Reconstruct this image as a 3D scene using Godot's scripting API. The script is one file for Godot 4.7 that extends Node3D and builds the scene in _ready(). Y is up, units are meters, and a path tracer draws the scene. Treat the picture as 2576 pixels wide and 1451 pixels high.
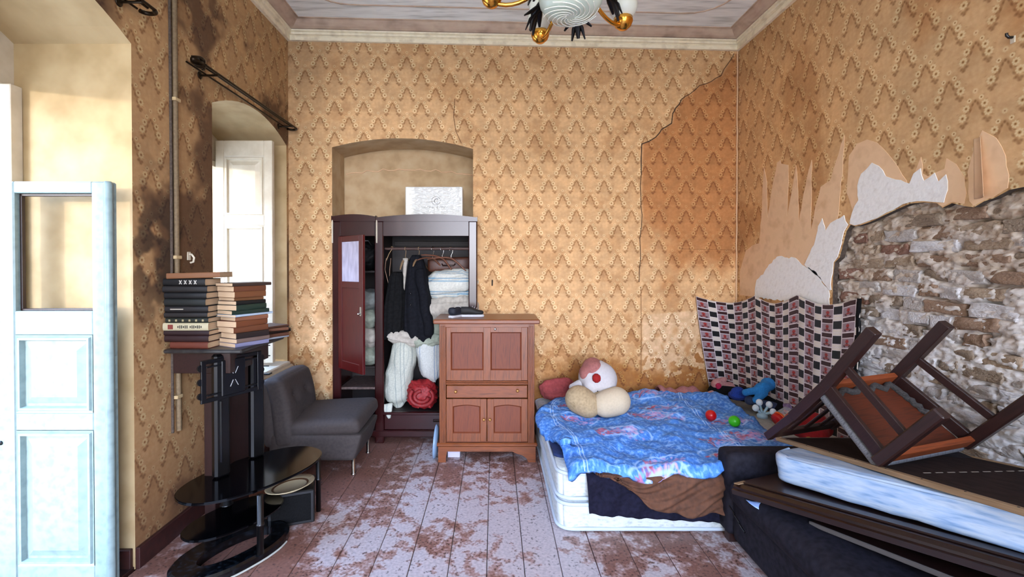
extends Node3D
# A worn, papered room with a wardrobe, a writing cabinet, a bed of mattresses and piled furniture. Units: metres; the camera looks along -z.

const XL := -1.836      # face of the window wall
const XR := 2.27        # face of the torn wall
const HC := 3.69        # ceiling
var M := {}
var used := {}
var none: Callable
var rng := RandomNumberGenerator.new()


func _ready() -> void:
	rng.seed = 11
	var cam := Camera3D.new()
	cam.name = "camera"
	cam.projection = Camera3D.PROJECTION_FRUSTUM
	cam.near = 0.05
	cam.far = 200.0
	cam.size = 0.05 * 1451.0 / 1170.0
	cam.frustum_offset = Vector2(44.0, -44.2) / 1170.0 * 0.05
	cam.position = Vector3(0, 1.55, 0)
	cam.rotation_degrees = Vector3(-0.6, 0, 0)
	add_child(cam)
	cam.current = true
	var sm := ProceduralSkyMaterial.new()
	sm.sky_top_color = Color(0.60, 0.76, 1.0)
	sm.sky_horizon_color = Color(0.99, 0.985, 1.0)
	sm.sky_curve = 0.25
	sm.sky_energy_multiplier = 1.0
	sm.ground_bottom_color = Color(0.50, 0.47, 0.43)
	sm.ground_horizon_color = Color(0.66, 0.66, 0.66)
	sm.ground_energy_multiplier = 1.0
	var sky := Sky.new()
	sky.sky_material = sm
	var env := Environment.new()
	env.background_mode = Environment.BG_SKY
	env.sky = sky
	env.background_energy_multiplier = 25.0
	env.tonemap_mode = Environment.TONE_MAPPER_LINEAR
	env.tonemap_exposure = 1.0
	env.sdfgi_enabled = true
	env.ssao_enabled = true
	env.ssil_enabled = true
	var we := WorldEnvironment.new()
	we.name = "environment"
	we.environment = env
	add_child(we)
	var sun := DirectionalLight3D.new()
	sun.name = "sun"
	sun.light_color = Color(1.0, 0.97, 0.92)
	sun.light_energy = 0.65
	sun.light_angular_distance = 1.2
	sun.shadow_enabled = true
	sun.sky_mode = DirectionalLight3D.SKY_MODE_LIGHT_ONLY
	add_child(sun)
	sun.look_at_from_position(Vector3.ZERO, Vector3(1.0, -0.11, -1.7))
	materials()
	room()
	openings()
	torn_wall()
	wall_fittings()
	wardrobe()
	wardrobe_contents()
	writing_cabinet()
	bed()
	toys()
	hung_blanket()
	low_chair()
	tv_stand()
	books()
	sofa()
	tipped_chair()
	chandelier()


# ---------------------------------------------------------------- helpers
func ST() -> SurfaceTool:
	var s := SurfaceTool.new()
	s.begin(Mesh.PRIMITIVE_TRIANGLES)
	s.set_smooth_group(-1)
	return s


func numbered(n: String) -> String:
	if not used.has(n):
		used[n] = 0
		return n
	used[n] += 1
	return "%s_%03d" % [n, used[n]]


func thing(called: String, label: String, category: String, at := Vector3.ZERO, b := Basis.IDENTITY, group := "") -> Node3D:
	var o := Node3D.new()
	o.name = numbered(called)
	add_child(o)
	o.transform = Transform3D(b, at)
	tag(o, label, category, group)
	return o


func tag(o: Node3D, label: String, category: String, group := "") -> Node3D:
	o.set_meta("label", label)
	o.set_meta("category", category)
	if group != "":
		o.set_meta("group", group)
	return o


func mi(called: String, mesh: Mesh, m: Material, parent: Node3D = null, xf := Transform3D.IDENTITY) -> MeshInstance3D:
	var o := MeshInstance3D.new()
	o.mesh = mesh
	if m:
		o.material_override = m
	o.transform = xf
	if parent:
		o.name = called
		parent.add_child(o, true)
	else:
		o.name = numbered(called)
		add_child(o)
	return o


func done(s: SurfaceTool) -> ArrayMesh:
	s.generate_normals()
	s.index()
	return s.commit()


func put(called: String, s: SurfaceTool, m: Material, parent: Node3D = null, xf := Transform3D.IDENTITY) -> MeshInstance3D:
	return mi(called, done(s), m, parent, xf)


func struct(called: String, label: String) -> Node3D:
	var o := Node3D.new()
	o.name = called
	add_child(o)
	o.set_meta("kind", "structure")
	o.set_meta("label", label)
	return o


func T(p: Vector3, rx := 0.0, ry := 0.0, rz := 0.0) -> Transform3D:
	return Transform3D(Basis.from_euler(Vector3(deg_to_rad(rx), deg_to_rad(ry), deg_to_rad(rz))), p)


func tri(s: SurfaceTool, a: Vector3, b: Vector3, c: Vector3, ua := Vector2.ZERO, ub := Vector2.ZERO, uc := Vector2.ZERO) -> void:
	s.set_uv(ua)
	s.add_vertex(a)
	s.set_uv(ub)
	s.add_vertex(b)
	s.set_uv(uc)
	s.add_vertex(c)


# a quad whose corners run clockwise as seen from outside
func quad(s: SurfaceTool, a: Vector3, b: Vector3, c: Vector3, d: Vector3, uv := [Vector2(0, 0), Vector2(1, 0), Vector2(1, 1), Vector2(0, 1)]) -> void:
	tri(s, a, b, c, uv[0], uv[1], uv[2])
	tri(s, a, c, d, uv[0], uv[2], uv[3])


# a face turned so that it looks along n
func facing(s: SurfaceTool, p: Array, n: Vector3) -> void:
	var k: Vector3 = (p[1] - p[0]).cross(p[2] - p[0])
	if k.dot(n) > 0.0:
		p.reverse()
	for i in range(1, p.size() - 1):
		tri(s, p[0], p[i], p[i + 1])


# a box with chamfered edges, centred on xf
func box(s: SurfaceTool, size: Vector3, xf := Transform3D.IDENTITY, ch := 0.003) -> void:
	s.set_smooth_group(-1)
	var h := size / 2.0
	ch = minf(ch, minf(h.x, minf(h.y, h.z)) * 0.6)
	for ax in 3:
		var e := Vector3.ZERO
		var f := Vector3.ZERO
		var g := Vector3.ZERO
		e[ax] = 1
		f[(ax + 1) % 3] = 1
		g[(ax + 2) % 3] = 1
		var hf: float = h[(ax + 1) % 3] - ch
		var hg: float = h[(ax + 2) % 3] - ch
		for sg in [-1.0, 1.0]:
			var o: Vector3 = e * h[ax] * sg
			var ps := [xf * (o + f * hf + g * hg), xf * (o - f * hf + g * hg), xf * (o - f * hf - g * hg), xf * (o + f * hf - g * hg)]
			facing(s, ps, xf.basis * (e * sg))
		for s1 in [-1.0, 1.0]:
			for s2 in [-1.0, 1.0]:
				var hx: float = h[ax] - ch
				var a1: Vector3 = f * (hf + ch) * s1 + g * hg * s2
				var a2: Vector3 = f * hf * s1 + g * (hg + ch) * s2
				facing(s, [xf * (a1 + e * hx), xf * (a1 - e * hx), xf * (a2 - e * hx), xf * (a2 + e * hx)], xf.basis * (f * s1 + g * s2))
	for sx in [-1.0, 1.0]:
		for sy in [-1.0, 1.0]:
			for sz in [-1.0, 1.0]:
				var c := Vector3(sx * (h.x - ch), sy * (h.y - ch), sz * (h.z - ch))
				facing(s, [xf * (c + Vector3(sx * ch, 0, 0)), xf * (c + Vector3(0, sy * ch, 0)), xf * (c + Vector3(0, 0, sz * ch))], xf.basis * Vector3(sx, sy, sz))


func bx(called: String, size: Vector3, at: Vector3, m: Material, parent: Node3D = null, rot := Vector3.ZERO, ch := 0.003) -> MeshInstance3D:
	var s := ST()
	box(s, size, Transform3D.IDENTITY, ch)
	return put(called, s, m, parent, T(at, rot.x, rot.y, rot.z))


# a soft block: rounded by r, n cells to a side, moved by warp(unit position, point) if given
func soft(s: SurfaceTool, size: Vector3, r: float, n: int, warp: Callable = none, xf := Transform3D.IDENTITY) -> void:
	s.set_smooth_group(0)
	var h := size / 2.0
	r = minf(r, minf(h.x, minf(h.y, h.z)))
	var inner := h - Vector3(r, r, r)
	for ax in 3:
		for sg in [-1.0, 1.0]:
			var pts := []
			for i in n + 1:
				for j in n + 1:
					var q := Vector3.ZERO
					q[ax] = sg
					q[(ax + 1) % 3] = sin(PI / 2 * (2.0 * i / n - 1.0)) if n > 3 else 2.0 * i / n - 1.0
					q[(ax + 2) % 3] = sin(PI / 2 * (2.0 * j / n - 1.0)) if n > 3 else 2.0 * j / n - 1.0
					var p := q * h
					var k := Vector3(clampf(p.x, -inner.x, inner.x), clampf(p.y, -inner.y, inner.y), clampf(p.z, -inner.z, inner.z))
					var d := p - k
					if d.length() > 1e-6:
						p = k + d.normalized() * r
					if warp.is_valid():
						p = warp.call(q, p)
					pts.append(xf * p)
			for i in n:
				for j in n:
					var a: Vector3 = pts[i * (n + 1) + j]
					var b: Vector3 = pts[(i + 1) * (n + 1) + j]
					var c: Vector3 = pts[(i + 1) * (n + 1) + j + 1]
					var d2: Vector3 = pts[i * (n + 1) + j + 1]
					if sg > 0:
						quad(s, a, d2, c, b)
					else:
						quad(s, a, b, c, d2)


# a tube along points; radius is a number or an array
func tube(s: SurfaceTool, pts: Array, radius, sides := 8, smooth := true, caps := true, squash := 1.0) -> void:
	var rings := []
	var side := Vector3.ZERO
	for i in pts.size():
		var d: Vector3 = (pts[mini(i + 1, pts.size() - 1)] - pts[maxi(i - 1, 0)]).normalized()
		if side == Vector3.ZERO:
			side = d.cross(Vector3.UP if absf(d.y) < 0.9 else Vector3.RIGHT).normalized()
		side = (side - d * side.dot(d)).normalized()
		var up := side.cross(d)
		var r: float = radius if not radius is Array else radius[i]
		var ring := []
		for k in sides:
			var a := TAU * k / sides
			ring.append(pts[i] + side * cos(a) * r + up * sin(a) * r * squash)
		rings.append(ring)
	s.set_smooth_group(0 if smooth else -1)
	for i in pts.size() - 1:
		for k in sides:
			var k2 := (k + 1) % sides
			quad(s, rings[i][k], rings[i + 1][k], rings[i + 1][k2], rings[i][k2])
	s.set_smooth_group(-1)
	if caps:
		for k in range(1, sides - 1):
			tri(s, rings[0][0], rings[0][k], rings[0][k + 1])
			var e: Array = rings[-1]
			tri(s, e[0], e[k + 1], e[k])


# a turned shape: profile of (radius, height) from bottom to top
func lathe(s: SurfaceTool, profile: Array, segs := 24, xf := Transform3D.IDENTITY, smooth := true) -> void:
	s.set_smooth_group(0 if smooth else -1)
	for i in profile.size() - 1:
		var p: Vector2 = profile[i]
		var q: Vector2 = profile[i + 1]
		for k in segs:
			var a := TAU * k / segs
			var b := TAU * (k + 1) / segs
			var v := func(r: Vector2, t: float): return xf * Vector3(r.x * cos(t), r.y, r.x * sin(t))
			if p.x < 1e-5:
				tri(s, v.call(p, a), v.call(q, b), v.call(q, a))
			elif q.x < 1e-5:
				tri(s, v.call(p, a), v.call(p, b), v.call(q, a))
			else:
				quad(s, v.call(p, a), v.call(p, b), v.call(q, b), v.call(q, a))


func cap_uv(p: Vector2, f: Array) -> Vector2:
	return Vector2((p.x - f[0].x) / f[1].x, (f[0].y - p.y) / f[1].y)


# an outline in x and y pushed back from z = 0 to z = -depth; the front and the rest may go to two SurfaceTools. f and f2: [origin, size] of the two UV frames
func prism(front: SurfaceTool, rest: SurfaceTool, poly: PackedVector2Array, depth: float, xf := Transform3D.IDENTITY, f := [Vector2.ZERO, Vector2.ONE], f2 := [Vector2.ZERO, Vector2.ONE], back := true) -> void:
	var two: bool = f2[1] != Vector2.ONE
	front.set_smooth_group(-1)
	rest.set_smooth_group(-1)
	var ix := Geometry2D.triangulate_polygon(poly)
	for i in range(0, ix.size(), 3):
		var a := poly[ix[i]]
		var b := poly[ix[i + 1]]
		var c := poly[ix[i + 2]]
		if (b - a).cross(c - a) > 0.0:
			var t := b
			b = c
			c = t
		for p in [a, b, c]:
			front.set_uv(cap_uv(p, f))
			if two:
				front.set_uv2(cap_uv(p, f2))
			front.add_vertex(xf * Vector3(p.x, p.y, 0))
		if back:
			for p in [a, c, b]:
				rest.set_uv(Vector2.ZERO)
				rest.add_vertex(xf * Vector3(p.x, p.y, -depth))
	var ccw := not Geometry2D.is_polygon_clockwise(poly)   # in a frame with y up
	for i in poly.size():
		var a := poly[i]
		var b := poly[(i + 1) % poly.size()]
		if not ccw:
			var t := a
			a = b
			b = t
		var q := [xf * Vector3(a.x, a.y, 0), xf * Vector3(a.x, a.y, -depth), xf * Vector3(b.x, b.y, -depth), xf * Vector3(b.x, b.y, 0)]
		var n := xf.basis * Vector3(b.y - a.y, a.x - b.x, 0)
		var k: Vector3 = (q[1] - q[0]).cross(q[2] - q[0])
		if k.dot(n) > 0.0:
			q.reverse()
		for j in [0, 1, 2, 0, 2, 3]:
			rest.set_uv(Vector2.ZERO)
			rest.add_vertex(q[j])


# a cloth with thickness over f(u, v)
func sheet(s: SurfaceTool, nu: int, nv: int, f: Callable, thick: float, uvs := Vector2.ONE) -> void:
	var top := []
	for i in nu + 1:
		for j in nv + 1:
			top.append(f.call(float(i) / nu, float(j) / nv))
	var low := []
	for i in nu + 1:
		for j in nv + 1:
			var du: Vector3 = top[mini(i + 1, nu) * (nv + 1) + j] - top[maxi(i - 1, 0) * (nv + 1) + j]
			var dv: Vector3 = top[i * (nv + 1) + mini(j + 1, nv)] - top[i * (nv + 1) + maxi(j - 1, 0)]
			low.append(top[i * (nv + 1) + j] + dv.cross(du).normalized() * thick * -1.0)
	s.set_smooth_group(0)
	for i in nu:
		for j in nv:
			var q := [i * (nv + 1) + j, i * (nv + 1) + j + 1, (i + 1) * (nv + 1) + j + 1, (i + 1) * (nv + 1) + j]
			var uv := [Vector2(float(i) / nu, float(j) / nv) * uvs, Vector2(float(i) / nu, float(j + 1) / nv) * uvs, Vector2(float(i + 1) / nu, float(j + 1) / nv) * uvs, Vector2(float(i + 1) / nu, float(j) / nv) * uvs]
			quad(s, top[q[3]], top[q[2]], top[q[1]], top[q[0]], [uv[3], uv[2], uv[1], uv[0]])
			quad(s, low[q[0]], low[q[1]], low[q[2]], low[q[3]], uv)
	for i in nu:
		for j in [0, nv]:
			var a: int = i * (nv + 1) + j
			var b: int = (i + 1) * (nv + 1) + j
			var uva := Vector2(float(i) / nu, float(j) / nv) * uvs
			var ua := [uva, uva, uva, uva]
			if j == 0:
				quad(s, top[b], top[a], low[a], low[b], ua)
			else:
				quad(s, top[a], top[b], low[b], low[a], ua)
	for j in nv:
		for i in [0, nu]:
			var a: int = i * (nv + 1) + j
			var b: int = i * (nv + 1) + j + 1
			var uva := Vector2(float(i) / nu, float(j) / nv) * uvs
			var ua := [uva, uva, uva, uva]
			if i == 0:
				quad(s, top[a], top[b], low[b], low[a], ua)
			else:
				quad(s, top[b], top[a], low[a], low[b], ua)


# surface nets round a set of tapered capsules [a, b, ra, rb] joined smoothly
func blob(s: SurfaceTool, caps: Array, cell := 0.012, k := 0.02) -> void:
	s.set_smooth_group(0)
	var lo := Vector3.ONE * 1e9
	var hi := -lo
	for c in caps:
		var r: float = maxf(c[2], c[3]) + cell * 2.0
		for p in [c[0], c[1]]:
			lo = lo.min(p - Vector3.ONE * r)
			hi = hi.max(p + Vector3.ONE * r)
	var nx := int(ceil((hi.x - lo.x) / cell)) + 1
	var ny := int(ceil((hi.y - lo.y) / cell)) + 1
	var nz := int(ceil((hi.z - lo.z) / cell)) + 1
	var d := PackedFloat32Array()
	d.resize(nx * ny * nz)
	d.fill(1.0)
	for c in caps:
		var ra: float = c[2]
		var rb: float = c[3]
		var a: Vector3 = c[0]
		var ab: Vector3 = c[1] - a
		var l2 := maxf(ab.length_squared(), 1e-9)
		var r := maxf(ra, rb) + cell * 2.0 + k
		var p0 := ((a.min(c[1]) - Vector3.ONE * r - lo) / cell).floor().max(Vector3.ZERO)
		var p1 := ((a.max(c[1]) + Vector3.ONE * r - lo) / cell).ceil().min(Vector3(nx - 1, ny - 1, nz - 1))
		for x in range(int(p0.x), int(p1.x) + 1):
			for y in range(int(p0.y), int(p1.y) + 1):
				for z in range(int(p0.z), int(p1.z) + 1):
					var p := lo + Vector3(x, y, z) * cell - a
					var t := clampf(p.dot(ab) / l2, 0.0, 1.0)
					var e := (p - ab * t).length() - lerpf(ra, rb, t)
					var ii := (x * ny + y) * nz + z
					var o := d[ii]
					var hh := maxf(k - absf(o - e), 0.0) / k
					d[ii] = minf(o, e) - hh * hh * k * 0.25
	var at := {}
	var pos := PackedVector3Array()
	var corner := [0, 1, nz, nz + 1, ny * nz, ny * nz + 1, ny * nz + nz, ny * nz + nz + 1]
	var co := [Vector3(0, 0, 0), Vector3(0, 0, 1), Vector3(0, 1, 0), Vector3(0, 1, 1), Vector3(1, 0, 0), Vector3(1, 0, 1), Vector3(1, 1, 0), Vector3(1, 1, 1)]
	var edges := [[0, 1], [2, 3], [4, 5], [6, 7], [0, 2], [1, 3], [4, 6], [5, 7], [0, 4], [1, 5], [2, 6], [3, 7]]
	for x in nx - 1:
		for y in ny - 1:
			var row := (x * ny + y) * nz
			for z in nz - 1:
				var ii := row + z
				var inside := 0
				for q in 8:
					if d[ii + corner[q]] < 0.0:
						inside += 1
				if inside == 0 or inside == 8:
					continue
				var sum := Vector3.ZERO
				var n := 0
				for ed in edges:
					var va := d[ii + corner[ed[0]]]
					var vb := d[ii + corner[ed[1]]]
					if (va < 0.0) != (vb < 0.0):
						sum += (co[ed[0]] as Vector3).lerp(co[ed[1]], va / (va - vb))
						n += 1
				at[ii] = pos.size()
				pos.append(lo + (Vector3(x, y, z) + sum / n) * cell)
	for ii in at:
		for e in [[ny * nz, nz, 1], [nz, 1, ny * nz], [1, ny * nz, nz]]:
			var a := d[ii]
			var b := d[ii + e[0]] if ii + e[0] < d.size() else a
			if (a < 0.0) == (b < 0.0):
				continue
			var q := [ii, ii - e[1], ii - e[1] - e[2], ii - e[2]]
			if not (at.has(q[1]) and at.has(q[2]) and at.has(q[3])):
				continue
			var v := [pos[at[q[0]]], pos[at[q[1]]], pos[at[q[2]]], pos[at[q[3]]]]
			if a > 0.0:
				v.reverse()
			quad(s, v[0], v[3], v[2], v[1])


func lay(m: BaseMaterial3D, tex: Texture2D, scale: Vector3, world := false) -> BaseMaterial3D:
	m.albedo_texture = tex
	m.uv1_triplanar = true
	m.uv1_world_triplanar = world
	m.uv1_scale = scale
	return m


func flat(c: Color, rough := 0.8, metal := 0.0) -> StandardMaterial3D:
	var m := StandardMaterial3D.new()
	m.albedo_color = c
	m.roughness = rough
	m.metallic = metal
	return m


var noise_cache := {}
func ramp_noise(sd: int, freq: float, cols: Array, size := 256, oct := 4, kind := FastNoiseLite.TYPE_SIMPLEX_SMOOTH) -> NoiseTexture2D:
	var n := FastNoiseLite.new()
	n.seed = sd
	n.noise_type = kind
	n.frequency = freq
	n.fractal_octaves = oct
	var t := NoiseTexture2D.new()
	t.width = size
	t.height = size
	t.seamless = true
	t.noise = n
	var g := Gradient.new()
	var off := PackedFloat32Array()
	var cc := PackedColorArray()
	for i in cols.size():
		off.append(float(i) / (cols.size() - 1))
		cc.append(cols[i])
	g.offsets = off
	g.colors = cc
	t.color_ramp = g
	return t


# a mottled surface between colours; scale in repeats per metre
func mottled(sd: int, cols: Array, scale: Vector3, rough := 0.8, freq := 0.02, bump := 0.0) -> StandardMaterial3D:
	var m := flat(Color.WHITE, rough)
	lay(m, ramp_noise(sd, freq, cols), scale)
	if bump > 0.0:
		if not noise_cache.has("bump"):
			noise_cache.bump = ramp_noise(77, 0.03, [Color.BLACK, Color.WHITE], 256, 5)
		m.heightmap_enabled = true
		m.heightmap_texture = noise_cache.bump
		m.heightmap_scale = bump * 0.25
	return m


func cloth(c: Color, rough := 0.95, vary := 0.12, scale := 3.0, _sd := 5, bump := 0.0) -> StandardMaterial3D:
	var key := "cloth%d" % int(vary * 10.0)
	if not noise_cache.has(key):
		var v := int(vary * 10.0) * 0.1 + 0.05
		noise_cache[key] = ramp_noise(300, 0.03, [Color.WHITE.darkened(v * 1.6), Color.WHITE.darkened(v * 0.6), Color.WHITE])
	var m := flat(c.lightened(vary * 0.3), rough)
	lay(m, noise_cache[key], Vector3.ONE * scale)
	if bump > 0.0:
		if not noise_cache.has("bump"):
			noise_cache.bump = ramp_noise(77, 0.03, [Color.BLACK, Color.WHITE], 256, 5)
		m.heightmap_enabled = true
		m.heightmap_texture = noise_cache.bump
		m.heightmap_scale = bump * 0.25
	if c.get_luminance() > 0.12:
		m.rim_enabled = true
		m.rim = 0.08
		m.rim_tint = 0.8
	else:
		m.metallic_specular = 0.25
	return m


func wood(sd: int, cols: Array, rough: float, along := 1) -> StandardMaterial3D:
	var sc := Vector3(9, 9, 9)
	sc[along] = 0.7
	return mottled(sd, cols, sc, rough, 0.02)


func noise(sd: int, freq: float, oct := 4) -> FastNoiseLite:
	var n := FastNoiseLite.new()
	n.seed = sd
	n.frequency = freq
	n.fractal_octaves = oct
	n.noise_type = FastNoiseLite.TYPE_SIMPLEX_SMOOTH
	return n


func dab(im: Image, x: float, y: float, rx: float, ry: float, c: Color, a := 1.0, hard := 0.5, ang := 0.0, wrap := true) -> void:
	var w := im.get_width()
	var h := im.get_height()
	var r := maxf(rx, ry) + 1.0
	var ca := cos(ang)
	var sa := sin(ang)
	for py in range(int(y - r), int(y + r) + 1):
		for px in range(int(x - r), int(x + r) + 1):
			if not wrap and (px < 0 or py < 0 or px >= w or py >= h):
				continue
			var dx := px + 0.5 - x
			var dy := py + 0.5 - y
			var d := sqrt(pow((dx * ca + dy * sa) / rx, 2.0) + pow((-dx * sa + dy * ca) / ry, 2.0))
			if d >= 1.0:
				continue
			var t := a * clampf((1.0 - d) / (1.0 - hard), 0.0, 1.0)
			var ix := posmod(px, w)
			var iy := posmod(py, h)
			im.set_pixel(ix, iy, im.get_pixel(ix, iy).lerp(c, t))


func stroke(im: Image, pts: Array, r: float, c: Color, a := 1.0, hard := 0.3, wrap := true) -> void:
	for i in pts.size() - 1:
		var p: Vector2 = pts[i]
		var q: Vector2 = pts[i + 1]
		var n := maxi(1, int(p.distance_to(q) / maxf(r * 0.6, 0.5)))
		for k in n:
			var m := p.lerp(q, float(k) / n)
			dab(im, m.x, m.y, r, r, c, a, hard, 0.0, wrap)


func tex(im: Image) -> ImageTexture:
	return ImageTexture.create_from_image(im)


# ---------------------------------------------------------------- materials
func materials() -> void:
	M.reveal = mottled(3, [Color(0.60, 0.50, 0.34), Color(0.67, 0.57, 0.41), Color(0.71, 0.62, 0.46)], Vector3.ONE * 0.8, 0.75)
	M.niche = mottled(4, [Color(0.66, 0.55, 0.40), Color(0.74, 0.63, 0.48), Color(0.78, 0.69, 0.55)], Vector3.ONE * 0.9, 0.85)
	M.paint = mottled(5, [Color(0.43, 0.50, 0.50), Color(0.50, 0.575, 0.57), Color(0.53, 0.605, 0.60)], Vector3.ONE * 2.0, 0.4, 0.03, 0.25)
	M.cream = mottled(6, [Color(0.72, 0.67, 0.58), Color(0.80, 0.76, 0.68)], Vector3.ONE * 1.5, 0.45)
	M.cornice = mottled(7, [Color(0.78, 0.72, 0.60), Color(0.93, 0.88, 0.76), Color(0.88, 0.83, 0.71)], Vector3(1.2, 1.2, 1.2), 0.7)
	M.cove = mottled(8, [Color(0.52, 0.44, 0.37), Color(0.70, 0.60, 0.52), Color(0.76, 0.67, 0.58), Color(0.60, 0.52, 0.45)], Vector3(0.6, 3.0, 0.6), 0.85)
	M.ceiling = mottled(9, [Color(0.70, 0.71, 0.68), Color(0.87, 0.88, 0.86), Color(0.93, 0.94, 0.92), Color(0.80, 0.81, 0.79)], Vector3(0.3, 1.0, 2.2), 0.85)
	M.baseboard = mottled(10, [Color(0.16, 0.07, 0.06), Color(0.24, 0.11, 0.09)], Vector3.ONE * 3, 0.5)
	M.plaster = mottled(12, [Color(0.86, 0.855, 0.84), Color(0.91, 0.91, 0.90), Color(0.89, 0.89, 0.88)], Vector3.ONE * 3.0, 0.9, 0.02, 0.6)
	M.backing = mottled(13, [Color(0.80, 0.65, 0.50), Color(0.88, 0.74, 0.59), Color(0.86, 0.72, 0.56)], Vector3.ONE * 1.2, 0.9)
	M.edge = mottled(14, [Color(0.20, 0.16, 0.13), Color(0.36, 0.31, 0.27)], Vector3.ONE * 8, 0.95)
	M.black_gloss = flat(Color(0.012, 0.012, 0.016), 0.12)
	M.black_metal = flat(Color(0.018, 0.018, 0.022), 0.35)
	M.brass = flat(Color(0.86, 0.62, 0.25), 0.2, 1.0)
	M.old_brass = flat(Color(0.16, 0.115, 0.06), 0.38, 0.7)
	M.chrome = flat(Color(0.75, 0.74, 0.72), 0.2, 1.0)
	M.mahogany = wood(20, [Color(0.11, 0.022, 0.024), Color(0.18, 0.036, 0.038), Color(0.145, 0.029, 0.032)], 0.25)
	M.mahogany.clearcoat_enabled = true
	M.mahogany.clearcoat = 0.25
	M.mahogany.clearcoat_roughness = 0.15
	M.mahogany_h = wood(21, [Color(0.11, 0.022, 0.024), Color(0.18, 0.036, 0.038), Color(0.145, 0.029, 0.032)], 0.25, 0)
	M.inside = wood(22, [Color(0.07, 0.035, 0.025), Color(0.12, 0.06, 0.045)], 0.6)
	M.oak = wood(23, [Color(0.32, 0.155, 0.055), Color(0.48, 0.25, 0.10), Color(0.41, 0.205, 0.08)], 0.33)
	M.oak_h = wood(24, [Color(0.32, 0.155, 0.055), Color(0.49, 0.255, 0.105), Color(0.41, 0.205, 0.08)], 0.33, 0)
	M.oak_panel = wood(25, [Color(0.31, 0.125, 0.035), Color(0.43, 0.19, 0.06), Color(0.37, 0.155, 0.05)], 0.55)
	M.dark_wood = wood(26, [Color(0.10, 0.05, 0.042), Color(0.17, 0.09, 0.078), Color(0.135, 0.07, 0.06)], 0.38)
	M.dark_wood_h = wood(27, [Color(0.10, 0.05, 0.042), Color(0.17, 0.09, 0.078), Color(0.135, 0.07, 0.06)], 0.38, 2)
	M.raw_wood = wood(28, [Color(0.36, 0.15, 0.055), Color(0.50, 0.235, 0.09), Color(0.43, 0.185, 0.07)], 0.55, 0)
	M.pale_wood = wood(29, [Color(0.50, 0.40, 0.29), Color(0.64, 0.53, 0.40)], 0.6, 2)
	M.wallpaper = wallpaper_tile()


func wallpaper_tile() -> ImageTexture:
	# one repeat, 0.257 m by 0.273 m: two rows of splayed sprays, the second shifted by half
	var w := 448
	var h := 480
	var base := noise(31, 0.012, 4).get_seamless_image(w, h)
	var im := Image.create(w, h, false, Image.FORMAT_RGB8)
	var fine := noise(32, 0.25, 2).get_seamless_image(w, h)
	for y in h:
		for x in w:
			var a := base.get_pixel(x, y).r
			var b := fine.get_pixel(x, y).r
			var t := clampf(a * 0.8 + b * 0.35 - 0.05, 0.0, 1.0)
			im.set_pixel(x, y, Color(0.87, 0.71, 0.52).lerp(Color(0.97, 0.83, 0.65), t))
	var dark := Color(0.58, 0.39, 0.21)
	var deep := Color(0.47, 0.30, 0.14)
	var petal := Color(1.0, 0.93, 0.76)
	var k := w / 580.0
	for row in 2:
		var cx := w * 0.5 * row
		var cy := h * (0.25 + 0.5 * row)
		# the shaded field round each spray, and the paler tongue inside it
		dab(im, cx, cy - 70 * k, 110 * k, 120 * k, dark, 0.20, 0.0)
		for s in [-1.0, 1.0]:
			stroke(im, [Vector2(cx + s * 16 * k, cy - 150 * k), Vector2(cx + s * 48 * k, cy - 90 * k), Vector2(cx + s * 84 * k, cy - 10 * k), Vector2(cx + s * 118 * k, cy + 60 * k)], 27 * k, dark, 0.22, 0.0)
			for l in [[122, 80, 44, 30, 0.5], [92, 62, 30, 22, -0.4], [152, 76, 28, 22, 0.9], [76, 12, 32, 19, 1.0], [50, -60, 32, 18, 1.15], [128, 104, 28, 20, 0.2], [92, -44, 22, 13, 0.3], [26, -118, 26, 16, 1.3]]:
				dab(im, cx + s * l[0] * k, cy + l[1] * k, l[2] * k, l[3] * k, deep, 0.46, 0.1, s * l[4])
			for l in [[165, -10, 40, 13, -0.2], [112, -130, 32, 12, -0.5], [170, 44, 26, 12, 0.2], [80, -190, 26, 11, -0.5], [190, -60, 22, 9, 0.4]]:
				dab(im, cx + s * l[0] * k, cy + l[1] * k, l[2] * k, l[3] * k, dark, 0.22, 0.1, s * l[4])
			for fl in [[134, -2, 47], [96, -96, 40], [62, -172, 28]]:
				var fx: float = cx + s * fl[0] * k
				var fy: float = cy + fl[1] * k
				var fr: float = fl[2] * k
				dab(im, fx, fy, fr * 1.0, fr * 1.0, petal, 0.85, 0.55)
				for p in 8:
					var a := TAU * p / 8.0
					dab(im, fx + cos(a) * fr * 0.78, fy + sin(a) * fr * 0.78, fr * 0.30, fr * 0.30, petal, 0.75, 0.4)
				dab(im, fx, fy, fr * 0.48, fr * 0.48, Color(0.78, 0.60, 0.38), 0.9, 0.5)
				dab(im, fx, fy, fr * 0.22, fr * 0.22, deep, 0.8, 0.3)
		dab(im, cx, cy - 150 * k, 18 * k, 24 * k, deep, 0.55, 0.2)
		var mx := cx + w * 0.5
		for p in 7:
			var a := TAU * p / 7.0
			dab(im, mx + cos(a) * 20 * k, cy + (52 + sin(a) * 20) * k, 15 * k, 15 * k, petal, 0.6, 0.3)
		dab(im, mx, cy + 52 * k, 9 * k, 9 * k, deep, 0.6, 0.3)
	return tex(im)


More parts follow.
